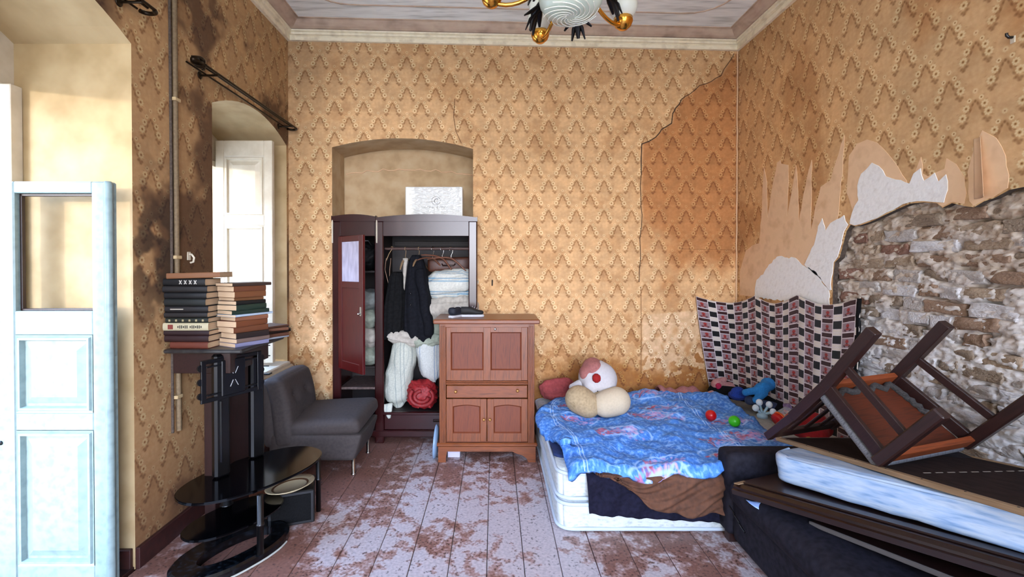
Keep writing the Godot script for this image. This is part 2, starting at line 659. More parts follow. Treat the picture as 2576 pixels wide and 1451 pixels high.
# wallpaper under a wall's own stains; mul(x, h, n1, n2) gives the tint
func paper(u0: float, wide: float, high: float, pw: int, ph: int, mul: Callable, draw: Callable = none) -> StandardMaterial3D:
	var n1 := noise(41, 0.012, 5).get_image(pw, ph)
	var n2 := noise(42, 0.05, 4).get_image(pw, ph)
	var im := Image.create(pw, ph, false, Image.FORMAT_RGB8)
	for y in ph:
		var hh := high * (1.0 - (y + 0.5) / ph)
		for x in pw:
			im.set_pixel(x, y, mul.call(u0 + wide * (x + 0.5) / pw, hh, n1.get_pixel(x, y).r, n2.get_pixel(x, y).r))
	im.resize(pw * 2, ph * 2, Image.INTERPOLATE_CUBIC)
	if draw.is_valid():
		draw.call(im, func(a: float, b: float): return Vector2((a - u0) / wide * pw * 2, (1.0 - b / high) * ph * 2))
	var m := flat(Color.WHITE, 0.82)
	m.albedo_texture = M.wallpaper
	m.uv1_scale = Vector3(1, 1, 1)
	m.detail_enabled = true
	m.detail_blend_mode = BaseMaterial3D.BLEND_MODE_MUL
	m.detail_albedo = tex(im)
	m.detail_uv_layer = BaseMaterial3D.DETAIL_UV_2
	return m


const CRACK := [[2.228, 3.523], [2.172, 3.43], [2.108, 3.319], [2.014, 3.262], [1.902, 3.223], [1.808, 3.141], [1.733, 3.092], [1.677, 3.01], [1.651, 2.962], [1.64, 2.87], [1.547, 2.814], [1.491, 2.74], [1.361, 2.676], [1.357, 2.4], [1.355, 2.171], [1.366, 2.024], [1.345, 1.804], [1.353, 1.62], [1.339, 1.399]]


func crack_x(h: float) -> float:
	for i in CRACK.size() - 1:
		if h <= CRACK[i][1] and h >= CRACK[i + 1][1]:
			return lerpf(CRACK[i + 1][0], CRACK[i][0], (h - CRACK[i + 1][1]) / (CRACK[i][1] - CRACK[i + 1][1]))
	return 2.3 if h > 3.5 else 1.345


# ---------------------------------------------------------------- the room
func arch(u0: float, u1: float, spring: float, rise: float, n := 14) -> Array:
	var out := []
	for i in n + 1:
		var t := float(i) / n
		out.append(Vector2(lerpf(u0, u1, t), spring + rise * (1.0 - pow(2.0 * t - 1.0, 2.0))))
	return out


func pv(a: Array) -> PackedVector2Array:
	return PackedVector2Array(a)


const TILE := Vector2(0.257, 0.273)


func room() -> void:
	# back wall, a little askew, with the niche that holds the wardrobe
	var mul_b := func(x: float, h: float, a: float, b: float) -> Color:
		var c := Color(0.95, 0.90, 0.84)
		var d := x - crack_x(h)
		var t: float = smoothstep(-0.01, 0.03, d) * smoothstep(1.25, 1.9, h + (a - 0.5) * 0.7)
		c = c.lerp(Color(0.82, 0.67, 0.53), t)
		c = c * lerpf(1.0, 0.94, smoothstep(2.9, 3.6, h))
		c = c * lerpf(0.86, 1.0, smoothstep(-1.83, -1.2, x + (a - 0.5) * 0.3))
		c = c.lerp(Color(0.72, 0.56, 0.34), smoothstep(0.80, 0.52, h + (a - 0.5) * 0.55) * smoothstep(-0.5, 0.3, x))
		c = c.lerp(Color(0.66, 0.53, 0.38), smoothstep(0.55, 0.62, b) * smoothstep(1.05, 0.85, h + (a - 0.5) * 0.4) * 0.5)
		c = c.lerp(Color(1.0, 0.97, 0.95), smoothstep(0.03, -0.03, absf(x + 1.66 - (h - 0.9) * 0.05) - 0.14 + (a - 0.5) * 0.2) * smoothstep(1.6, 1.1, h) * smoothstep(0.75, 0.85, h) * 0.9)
		c = c.lerp(Color(0.70, 0.56, 0.42), smoothstep(0.60, 0.75, a) * 0.22)
		# a strip of fresher paper pasted low down
		var e: float = minf(minf(x - 1.37, 2.12 - x), minf(h - 0.60 - (b - 0.5) * 0.45, 1.10 + (x - 1.37) * 0.08 - h))
		c = c.lerp(Color(0.98, 0.97, 0.98), smoothstep(-0.005, 0.012, e) * (0.75 + 0.25 * smoothstep(0.45, 0.55, b)))
		return c * (0.93 + 0.14 * (b - 0.5))
	var draw_b := func(im: Image, at: Callable) -> void:
		var p := []
		for c in CRACK:
			p.append(at.call(c[0], c[1]))
		var q := [p[0]]
		for i in range(1, p.size()):
			var m: Vector2 = (p[i - 1] + p[i]) * 0.5
			q.append(m + Vector2(rng.randf_range(-3, 3), rng.randf_range(-2, 2)))
			q.append(p[i])
		stroke(im, q, 1.5, Color(0.22, 0.15, 0.09), 0.75, 0.2, false)
		stroke(im, q.slice(12, 27), 1.7, Color(0.15, 0.10, 0.06), 0.8, 0.3, false)
		stroke(im, [at.call(-0.36, 3.06), at.call(-0.37, 2.9), at.call(-0.35, 2.77), at.call(-0.30, 2.66)], 1.2, Color(0.35, 0.25, 0.16), 0.7, 0.2, false)
		stroke(im, [at.call(1.357, 1.36), at.call(1.362, 0.9), at.call(1.36, 0.55)], 1.4, Color(0.45, 0.34, 0.22), 0.6, 0.2, false)
		stroke(im, [at.call(1.72, 1.71), at.call(2.25, 1.70)], 1.0, Color(0.5, 0.38, 0.26), 0.6, 0.2, false)
		stroke(im, [at.call(-0.02, 1.42), at.call(-0.022, 1.37)], 2.2, Color(0.1, 0.06, 0.04), 0.95, 0.5, false)
		for i in 26:
			var x := rng.randf_range(1.4, 2.1)
			var h := rng.randf_range(0.6, 0.95)
			var v: Vector2 = at.call(x, h)
			dab(im, v.x, v.y, rng.randf_range(3, 14), rng.randf_range(4, 22), Color(0.80, 0.69, 0.56), 0.55, 0.4, rng.randf_range(-0.4, 0.4), false)
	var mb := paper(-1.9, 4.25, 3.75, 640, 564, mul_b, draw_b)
	var e := Vector3(1, 0, -0.047).normalized()
	var back := Transform3D(Basis(e, Vector3.UP, Vector3(0.047, 0, 1).normalized()), Vector3(0, 0, -4.24))
	var poly := [Vector2(-2.6, 0), Vector2(-2.6, 3.9), Vector2(2.6, 3.9), Vector2(2.6, 0), Vector2(-0.195, 0)]
	var ar := arch(-1.456, -0.195, 2.612, 0.088)
	ar.reverse()
	poly.append_array(ar)
	poly.append(Vector2(-1.456, 0))
	var w := struct("wall_back", "back wall in faded flowered paper with a crack and an arched niche")
	var s1 := ST()
	var s2 := ST()
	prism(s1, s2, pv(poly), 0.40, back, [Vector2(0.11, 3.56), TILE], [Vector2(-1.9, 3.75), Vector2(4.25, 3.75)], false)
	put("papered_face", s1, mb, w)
	put("niche_reveal", s2, M.niche, w)
	var s := ST()
	box(s, Vector3(5.2, 3.9, 0.2), back * T(Vector3(0, 1.95, -0.505)), 0.0)
	put("niche_back", s, M.niche, w)
	s = ST()
	s.set_smooth_group(0)
	var fold := []
	for i in 25:
		var t := i / 24.0
		fold.append(back * Vector3(lerpf(-1.44, -0.2, t), 2.50 - 0.05 * pow(2.0 * t - 1.0, 2.0) + 0.008 * sin(t * 47.0) + 0.006 * sin(t * 91.0), -0.403))
	tube(s, fold, 0.006, 5)
	put("torn_edge", s, M.backing, w)
	# window wall: strips round two openings
	var mul_l := func(u: float, h: float, a: float, b: float) -> Color:
		var c := Color(0.70, 0.65, 0.58)
		c = c.lerp(Color(0.40, 0.34, 0.28), smoothstep(0.52, 0.72, a))
		c = c.lerp(Color(0.80, 0.75, 0.66), smoothstep(0.55, 0.35, b) * 0.5 * smoothstep(2.0, 3.2, h))
		var spot: float = exp(-pow((h - 1.65) / 0.35, 2.0) - pow((u - 2.55) / 0.22, 2.0))
		c = c.lerp(Color(0.26, 0.22, 0.18), clampf(spot * smoothstep(0.42, 0.6, b) * 1.1, 0.0, 0.9))
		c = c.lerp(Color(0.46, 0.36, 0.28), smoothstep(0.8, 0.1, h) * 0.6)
		c = c.lerp(Color(0.52, 0.38, 0.22), smoothstep(3.6, 4.15, u) * 0.7 * smoothstep(1.2, 0.7, h))
		return c
	var ml := paper(-2.0, 6.6, 3.75, 480, 273, mul_l)
	var fl := [Vector2(0.05, 3.56), TILE]
	var f2l := [Vector2(-2.0, 3.75), Vector2(6.6, 3.75)]
	var left := Transform3D(Basis(Vector3(0, 0, -1), Vector3.UP, Vector3(1, 0, 0)), Vector3(XL, 0, 0))
	s1 = ST()
	s2 = ST()
	var strips := []
	strips.append([Vector2(-2.5, 0), Vector2(-2.5, 3.9), Vector2(-0.7, 3.9), Vector2(-0.7, 0)])
	strips.append([Vector2(-0.7, 3.9)] + arch(-0.7, 0.45, 2.673, 0.17) + [Vector2(0.45, 3.9)])
	strips.append([Vector2(0.45, 0), Vector2(0.45, 3.9), Vector2(1.17, 3.9), Vector2(1.17, 0)])
	strips.append([Vector2(1.17, 3.9)] + arch(1.17, 2.362, 2.673, 0.17) + [Vector2(2.362, 3.9)])
	strips.append([Vector2(2.362, 0), Vector2(2.362, 3.9), Vector2(3.033, 3.9), Vector2(3.033, 0)])
	strips.append([Vector2(3.033, 0), Vector2(3.033, 0.64), Vector2(4.115, 0.64), Vector2(4.115, 0)])
	strips.append([Vector2(3.033, 3.9)] + arch(3.033, 4.115, 2.612, 0.14) + [Vector2(4.115, 3.9)])
	strips.append([Vector2(4.115, 0), Vector2(4.115, 3.9), Vector2(4.9, 3.9), Vector2(4.9, 0)])
	for p in strips:
		prism(s1, s2, pv(p), 0.66, left, fl, f2l)
	w = struct("wall_left", "dirty flowered window wall with deep arched openings")
	put("papered_face", s1, ml, w)
	put("window_reveal", s2, M.reveal, w)
	# rear wall behind the camera, with a broad opening
	w = struct("wall_rear", "plain wall with a broad window behind the viewer")
	s = ST()
	box(s, Vector3(0.75, 3.9, 0.3), T(Vector3(-2.0, 1.95, 2.15)), 0.0)
	box(s, Vector3(0.75, 3.9, 0.3), T(Vector3(2.45, 1.95, 2.15)), 0.0)
	box(s, Vector3(3.8, 0.35, 0.3), T(Vector3(0.22, 0.175, 2.15)), 0.0)
	box(s, Vector3(3.8, 0.6, 0.3), T(Vector3(0.22, 3.6, 2.15)), 0.0)
	put("plaster", s, M.niche, w)
	# outside: the courtyard wing by the rear opening and the house across the street
	bx("wall_courtyard", Vector3(0.4, 5.0, 8.5), Vector3(-2.75, 2.0, 6.6), M.niche).set_meta("kind", "structure")
	bx("wall_across_street", Vector3(1.0, 8.0, 30.0), Vector3(-9.5, 1.5, -11.0), mottled(15, [Color(0.42, 0.38, 0.33), Color(0.52, 0.47, 0.41)], Vector3.ONE * 0.3, 0.9)).set_meta("kind", "structure")
	bx("wall_buttress", Vector3(1.1, 5.0, 0.35), Vector3(-3.04, 2.0, 1.35), M.niche).set_meta("kind", "structure")
	bx("ground", Vector3(60, 0.2, 60), Vector3(0, -1.4, 0), mottled(16, [Color(0.74, 0.68, 0.59), Color(0.82, 0.76, 0.67)], Vector3.ONE * 0.3, 0.9)).set_meta("kind", "structure")
	# ceiling
	w = struct("ceiling", "grey streaked plaster ceiling")
	s = ST()
	box(s, Vector3(5.4, 0.2, 7.2), T(Vector3(0.2, HC + 0.1, -1.2)), 0.0)
	put("plaster", s, M.ceiling, w)
	var room_c := [Vector2(XL, -4.155), Vector2(XR, -4.347), Vector2(XR, 2.0), Vector2(XL, 2.0)]
	s = ST()
	var line := inset(room_c, 0.36)
	for i in 4:   # painted border ridge with rounded corners
		var a: Vector2 = line[i]
		var b: Vector2 = line[(i + 1) % 4]
		var d := (b - a).normalized()
		var pts := []
		for k in 7:
			var ang := PI / 2 * k / 6.0
			var pr: Vector2 = line[(i + 3) % 4]
			var d0 := (a - pr).normalized()
			var r := 0.3
			var c0 := a - d0 * r + d * r
			var v := c0 - d * r * cos(ang) + d0 * r * sin(ang)
			pts.append(Vector3(v.x, HC - 0.002, v.y))
		pts.append(Vector3((b - d * 0.3).x, HC - 0.002, (b - d * 0.3).y))
		tube(s, pts, 0.007, 6)
	put("border_ridge", s, M.cove, w)
	cornice("trim_1", "cream moulded picture rail under the cove", room_c, [[0.0, 3.546], [0.026, 3.546], [0.03, 3.55], [0.03, 3.578], [0.02, 3.584], [0.026, 3.59], [0.042, 3.594], [0.045, 3.61], [0.036, 3.616], [0.05, 3.622], [0.052, 3.632], [0.0, 3.635]], M.cornice)
	cornice("trim_2", "stained brown plaster cove between picture rail and ceiling", room_c, [[0.03, 3.634], [0.062, 3.636], [0.085, 3.645], [0.11, 3.662], [0.13, 3.68], [0.14, 3.684], [0.152, 3.684], [0.156, 3.70], [0.0, 3.70]], M.cove)
	floor_planks()
	bx("baseboard_left", Vector3(0.022, 0.11, 0.671), Vector3(XL + 0.011, 0.055, -2.697), M.baseboard).set_meta("kind", "structure")
	bx("baseboard_left_001", Vector3(0.022, 0.11, 1.09), Vector3(XL + 0.011, 0.055, -3.58), M.baseboard).set_meta("kind", "structure")
	bx("baseboard_left_002", Vector3(0.62, 0.11, 0.022), Vector3(XL - 0.32, 0.055, -2.35), M.baseboard).set_meta("kind", "structure")
	s = ST()
	box(s, Vector3(0.35, 0.11, 0.022), back * T(Vector3(-1.64, 0.055, 0.012)), 0.004)
	box(s, Vector3(2.44, 0.11, 0.022), back * T(Vector3(1.03, 0.055, 0.012)), 0.004)
	put("baseboard_back", s, M.baseboard).set_meta("kind", "structure")


func inset(c: Array, d: float) -> Array:
	var out := []
	for i in c.size():
		var p: Vector2 = c[i]
		var a: Vector2 = (p - c[(i + c.size() - 1) % c.size()]).normalized()
		var b: Vector2 = (c[(i + 1) % c.size()] - p).normalized()
		var na := Vector2(-a.y, a.x)
		var nb := Vector2(-b.y, b.x)
		out.append(p + (na + nb) * d / (1.0 + na.dot(nb)))
	return out


func cornice(called: String, label: String, c: Array, prof: Array, m: Material) -> void:
	var s := ST()
	for i in 4:
		for k in prof.size() - 1:
			var p := inset(c, prof[k][0])
			var q := inset(c, prof[k + 1][0])
			var a: Vector2 = p[i]
			var b: Vector2 = p[(i + 1) % 4]
			var d: Vector2 = q[(i + 1) % 4]
			var e: Vector2 = q[i]
			quad(s, Vector3(a.x, prof[k][1], a.y), Vector3(e.x, prof[k + 1][1], e.y), Vector3(d.x, prof[k + 1][1], d.y), Vector3(b.x, prof[k][1], b.y))
	var o := put(called, s, m)
	o.set_meta("kind", "structure")
	o.set_meta("label", label)


func floor_planks() -> void:
	var pw := 1300
	var ph := 1000
	var x0 := XL
	var z0 := -4.4
	var wide := 4.2
	var deep := 3.2
	var a := noise(51, 0.006, 5).get_image(pw, ph)
	var b := noise(52, 0.03, 5).get_image(pw, ph)
	var c := noise(53, 0.14, 3).get_image(pw, ph)
	var da := a.get_data()
	var db := b.get_data()
	var dc := c.get_data()
	a.convert(Image.FORMAT_L8)
	b.convert(Image.FORMAT_L8)
	c.convert(Image.FORMAT_L8)
	da = a.get_data()
	db = b.get_data()
	dc = c.get_data()
	var out := PackedByteArray()
	out.resize(pw * ph * 3)
	var bare := Color(0.70, 0.65, 0.65)
	var pink := Color(0.61, 0.49, 0.46)
	var paint := Color(0.49, 0.34, 0.29)
	for y in ph:
		var z := z0 + deep * y / ph
		for x in pw:
			var i := y * pw + x
			var wx := x0 + wide * x / pw
			var t := da[i] / 255.0 * 0.55 + db[i] / 255.0 * 0.45 + (dc[i] / 255.0 - 0.5) * 0.16
			var lean := 0.08 - 0.16 * smoothstep(-3.0, -3.5, z) - 0.28 * smoothstep(-0.55, -1.2, wx) - 0.16 * smoothstep(0.35, 0.9, wx)
			t += lean
			var col := paint.lerp(pink, smoothstep(0.33, 0.46, t)).lerp(bare, smoothstep(0.45, 0.55, t))
			var g := (dc[i] / 255.0 - 0.5) * 0.22 + 1.0
			if dc[i] < 70 and db[i] < 128:
				g *= 0.62
			out[i * 3] = int(clampf(col.r * g, 0, 1) * 255)
			out[i * 3 + 1] = int(clampf(col.g * g, 0, 1) * 255)
			out[i * 3 + 2] = int(clampf(col.b * g, 0, 1) * 255)
	var m := flat(Color.WHITE, 0.42)
	m.albedo_texture = tex(Image.create_from_data(pw, ph, false, Image.FORMAT_RGB8, out))
	m.heightmap_enabled = true
	m.heightmap_texture = ramp_noise(54, 0.02, [Color.BLACK, Color.WHITE], 512, 5)
	m.heightmap_scale = 0.25
	var w := struct("floor", "worn red-brown painted plank floor rubbed pale in the middle")
	bx("subfloor", Vector3(5.6, 0.1, 7.4), Vector3(0.2, -0.075, -1.2), M.edge, w)
	var x := XL
	var n := 0
	while x < XR + 0.05:
		var wd := rng.randf_range(0.188, 0.206)
		var cuts := [-4.9, rng.randf_range(-1.2, 0.6) if n % 2 == 0 else rng.randf_range(-0.8, 1.2), 2.02]
		for k in 2:
			var za: float = cuts[k] + 0.001
			var zb: float = cuts[k + 1] - 0.001
			var s := ST()
			var lift := rng.randf_range(-0.0015, 0.0015)
			var g := 0.0017
			var ch := 0.003
			var xs := [x + g, x + g + ch, x + wd - g - ch, x + wd - g]
			var ys := [-ch + lift, lift, lift, -ch + lift]
			for i in 3:
				var v := [Vector3(xs[i], ys[i], zb), Vector3(xs[i], ys[i], za), Vector3(xs[i + 1], ys[i + 1], za), Vector3(xs[i + 1], ys[i + 1], zb)]
				var uv := []
				for p in v:
					uv.append(Vector2((p.x - x0) / wide, (p.z - z0) / deep))
				quad(s, v[0], v[1], v[2], v[3], uv)
			for q in [[x + g, -1.0], [x + wd - g, 1.0]]:
				facing(s, [Vector3(q[0], -ch + lift, za), Vector3(q[0], -ch + lift, zb), Vector3(q[0], -0.026, zb), Vector3(q[0], -0.026, za)], Vector3(q[1], 0, 0))
			facing(s, [Vector3(x + g, lift - ch, zb), Vector3(x + wd - g, lift - ch, zb), Vector3(x + wd - g, -0.026, zb), Vector3(x + g, -0.026, zb)], Vector3(0, 0, 1))
			facing(s, [Vector3(x + g, lift - ch, za), Vector3(x + wd - g, lift - ch, za), Vector3(x + wd - g, -0.026, za), Vector3(x + g, -0.026, za)], Vector3(0, 0, -1))
			put("plank", s, m, w)
		x += wd
		n += 1


# ---------------------------------------------------------------- windows and doors
func leaf_panel(s: SurfaceTool, x0: float, x1: float, y0: float, y1: float, z: float) -> void:
	# a raised and fielded panel in its sunk frame, facing +z
	var mx := (x0 + x1) / 2
	var my := (y0 + y1) / 2
	var w := x1 - x0
	var h := y1 - y0
	var rings := [[0.0, 0.0], [0.010, -0.004], [0.014, 0.006], [0.024, 0.006], [0.030, -0.014], [0.042, -0.014], [0.075, 0.0], [0.078, 0.0]]
	var last := []
	for r in rings:
		var q := [Vector3(mx - w / 2 + r[0], my - h / 2 + r[0], z + r[1]), Vector3(mx - w / 2 + r[0], my + h / 2 - r[0], z + r[1]), Vector3(mx + w / 2 - r[0], my + h / 2 - r[0], z + r[1]), Vector3(mx + w / 2 - r[0], my - h / 2 + r[0], z + r[1])]
		if last.size():
			for i in 4:
				quad(s, last[i], last[(i + 1) % 4], q[(i + 1) % 4], q[i])
		last = q
	quad(s, last[0], last[1], last[2], last[3])


func openings() -> void:
	# the open leaf of the balcony door, lying along the far reveal
	var d := struct("door_1", "open white painted balcony door leaf with an empty glazing opening")
	var z := -2.225
	var t := 0.05
	bx("stile", Vector3(0.085, 1.93, t), Vector3(-1.8645, 0.985, z), M.paint, d, Vector3.ZERO, 0.006)
	bx("stile", Vector3(0.10, 1.93, t), Vector3(-2.323, 0.985, z), M.paint, d, Vector3.ZERO, 0.006)
	for r in [[1.896, 1.950], [1.223, 1.336], [0.768, 0.852], [0.02, 0.12]]:
		bx("rail", Vector3(0.37, r[1] - r[0], t - 0.004), Vector3(-2.09, (r[0] + r[1]) / 2, z), M.paint, d, Vector3.ZERO, 0.004)
	for r in [[0.852, 1.223], [0.12, 0.768]]:
		var s := ST()
		leaf_panel(s, -2.273, -1.907, r[0], r[1], z + t / 2 - 0.002)
		box(s, Vector3(0.366, r[1] - r[0], 0.012), T(Vector3(-2.09, (r[0] + r[1]) / 2, z - 0.008)), 0.0)
		put("panel", s, M.paint, d)
	var s3 := ST()
	lathe(s3, [Vector2(0.0, -0.965), Vector2(0.014, -0.965), Vector2(0.019, -0.95), Vector2(0.019, 0.95), Vector2(0.014, 0.965), Vector2(0, 0.965)], 12, T(Vector3(-1.83, 0.985, z + t / 2 - 0.006)))
	put("meeting_bead", s3, M.paint, d)
	var s4 := ST()
	for b in [[-2.268, -1.912, 1.884, 1.896], [-2.268, -1.912, 1.336, 1.346], [-2.273, -2.262, 1.336, 1.896], [-1.918, -1.907, 1.336, 1.896]]:
		box(s4, Vector3(b[1] - b[0], b[3] - b[2], 0.02), T(Vector3((b[0] + b[1]) / 2, (b[2] + b[3]) / 2, z - 0.012)), 0.002)
	put("glazing_rebate", s4, M.dark_wood, d)
	bx("lock_plate", Vector3(0.004, 0.16, 0.022), Vector3(-1.8205, 1.04, z - 0.004), M.paint, d, Vector3.ZERO, 0.001)
	var sk := ST()
	lathe(sk, [Vector2(0, 0), Vector2(0.011, 0), Vector2(0.009, 0.006), Vector2(0, 0.007)], 12, T(Vector3(-2.345, 0.71, z + t / 2), 90, 0, 0))
	put("keyhole_boss", sk, M.black_metal, d)
	for y in [0.35, 1.6]:
		var sh := ST()
		lathe(sh, [Vector2(0, -0.05), Vector2(0.009, -0.05), Vector2(0.009, 0.05), Vector2(0, 0.05)], 10, T(Vector3(-2.378, y, z)))
		put("hinge", sh, M.paint, d)
	# door frame in the outer part of the reveal
	var f := struct("trim_3", "pale painted balcony door frame and closed head board")
	bx("post", Vector3(0.09, 2.45, 0.06), Vector3(-2.43, 1.225, -2.33), M.cream, f)
	bx("post", Vector3(0.09, 2.45, 0.03), Vector3(-2.43, 1.225, -1.17), M.cream, f)
	bx("head_board", Vector3(0.05, 0.46, 1.20), Vector3(-2.455, 2.68, -1.766), M.cream, f)
	bx("threshold", Vector3(0.66, 0.03, 1.19), Vector3(-2.17, 0.0, -1.766), M.dark_wood_h, f)
	f = struct("trim_4", "closed head board of the balcony door beside the viewer")
	bx("head_board", Vector3(0.05, 0.46, 1.15), Vector3(-2.455, 2.68, 0.125), M.cream, f)
	bx("threshold", Vector3(0.66, 0.03, 1.15), Vector3(-2.17, 0.0, 0.125), M.dark_wood_h, f)
	# the far window: frame, and its inward leaf standing across the reveal
	f = struct("window_1", "deep arched window with a pale frame and an opened panelled shutter leaf")
	bx("sill", Vector3(0.70, 0.075, 1.08), Vector3(-2.155, 0.672, -3.574), M.cream, f, Vector3.ZERO, 0.01)
	bx("sill_nosing", Vector3(0.05, 0.05, 1.09), Vector3(-1.815, 0.655, -3.60), M.cream, f, Vector3.ZERO, 0.012)
	bx("window_frame", Vector3(0.07, 1.75, 0.055), Vector3(-2.40, 1.575, -4.085), M.cream, f)
	bx("window_frame", Vector3(0.07, 1.75, 0.055), Vector3(-2.40, 1.575, -3.06), M.cream, f)
	bx("head_board", Vector3(0.05, 0.36, 1.08), Vector3(-2.43, 2.61, -3.574), M.cream, f)
	bx("window_frame", Vector3(0.07, 0.05, 1.0), Vector3(-2.40, 2.415, -3.574), M.cream, f)
	var lf := Node3D.new()
	lf.name = "shutter_leaf"
	f.add_child(lf)
	lf.position = Vector3(-2.335, 0.735, -3.92)
	var lw := 0.475
	var lh := 1.865
	for x in [0.035, lw - 0.035]:
		bx("stile", Vector3(0.07, lh, 0.042), Vector3(x, lh / 2, 0), M.cream, lf, Vector3.ZERO, 0.004)
	for r in [[1.735, lh], [1.155, 1.235], [0.0, 0.12]]:
		bx("rail", Vector3(lw - 0.14, r[1] - r[0], 0.04), Vector3(lw / 2, (r[0] + r[1]) / 2, 0), M.cream, lf)
	for r in [[1.235, 1.735], [0.12, 1.155]]:
		var s := ST()
		leaf_panel(s, 0.07, lw - 0.07, r[0], r[1], 0.018)
		put("panel", s, M.cream, lf)
		bx("panel_back", Vector3(lw - 0.14, r[1] - r[0], 0.01), Vector3(lw / 2, (r[0] + r[1]) / 2, -0.005), M.cream, lf, Vector3.ZERO, 0.0)


# ---------------------------------------------------------------- torn wall
const HOLE := [[-3.1, 0.0], [-3.10, 0.7], [-3.125, 1.1], [-3.119, 1.361], [-3.12, 1.467], [-3.103, 1.574], [-3.06, 1.605], [-3.04, 1.66], [-3.017, 1.728], [-3.0, 1.775], [-2.967, 1.813], [-2.93, 1.80], [-2.886, 1.803], [-2.80, 1.82], [-2.697, 1.85], [-2.62, 1.872], [-2.543, 1.891], [-2.46, 1.886], [-2.39, 1.872], [-2.36, 1.845], [-2.311, 1.862], [-2.25, 1.84], [-2.205, 1.828], [-2.16, 1.85], [-2.118, 1.858], [-2.053, 1.886], [-1.998, 1.889], [-1.9, 1.90], [-1.8, 1.86], [-1.6, 1.72], [-1.45, 1.3], [-1.4, 0.6], [-1.4, 0.0]]


func vv(a: Array) -> PackedVector2Array:
	var p := PackedVector2Array()
	for q in a:
		p.append(Vector2(q[0], q[1]))
	return p


# straight lines roughened into a torn edge
func rough(a: PackedVector2Array, amp: float, step: float) -> PackedVector2Array:
	var p := PackedVector2Array()
	for i in a.size():
		var u := a[i]
		var v := a[(i + 1) % a.size()]
		var n := maxi(1, int(u.distance_to(v) / step))
		for k in n:
			var q := u.lerp(v, float(k) / n)
			if k > 0:
				q += Vector2(rng.randf_range(-amp, amp), rng.randf_range(-amp, amp))
			p.append(q)
	return p


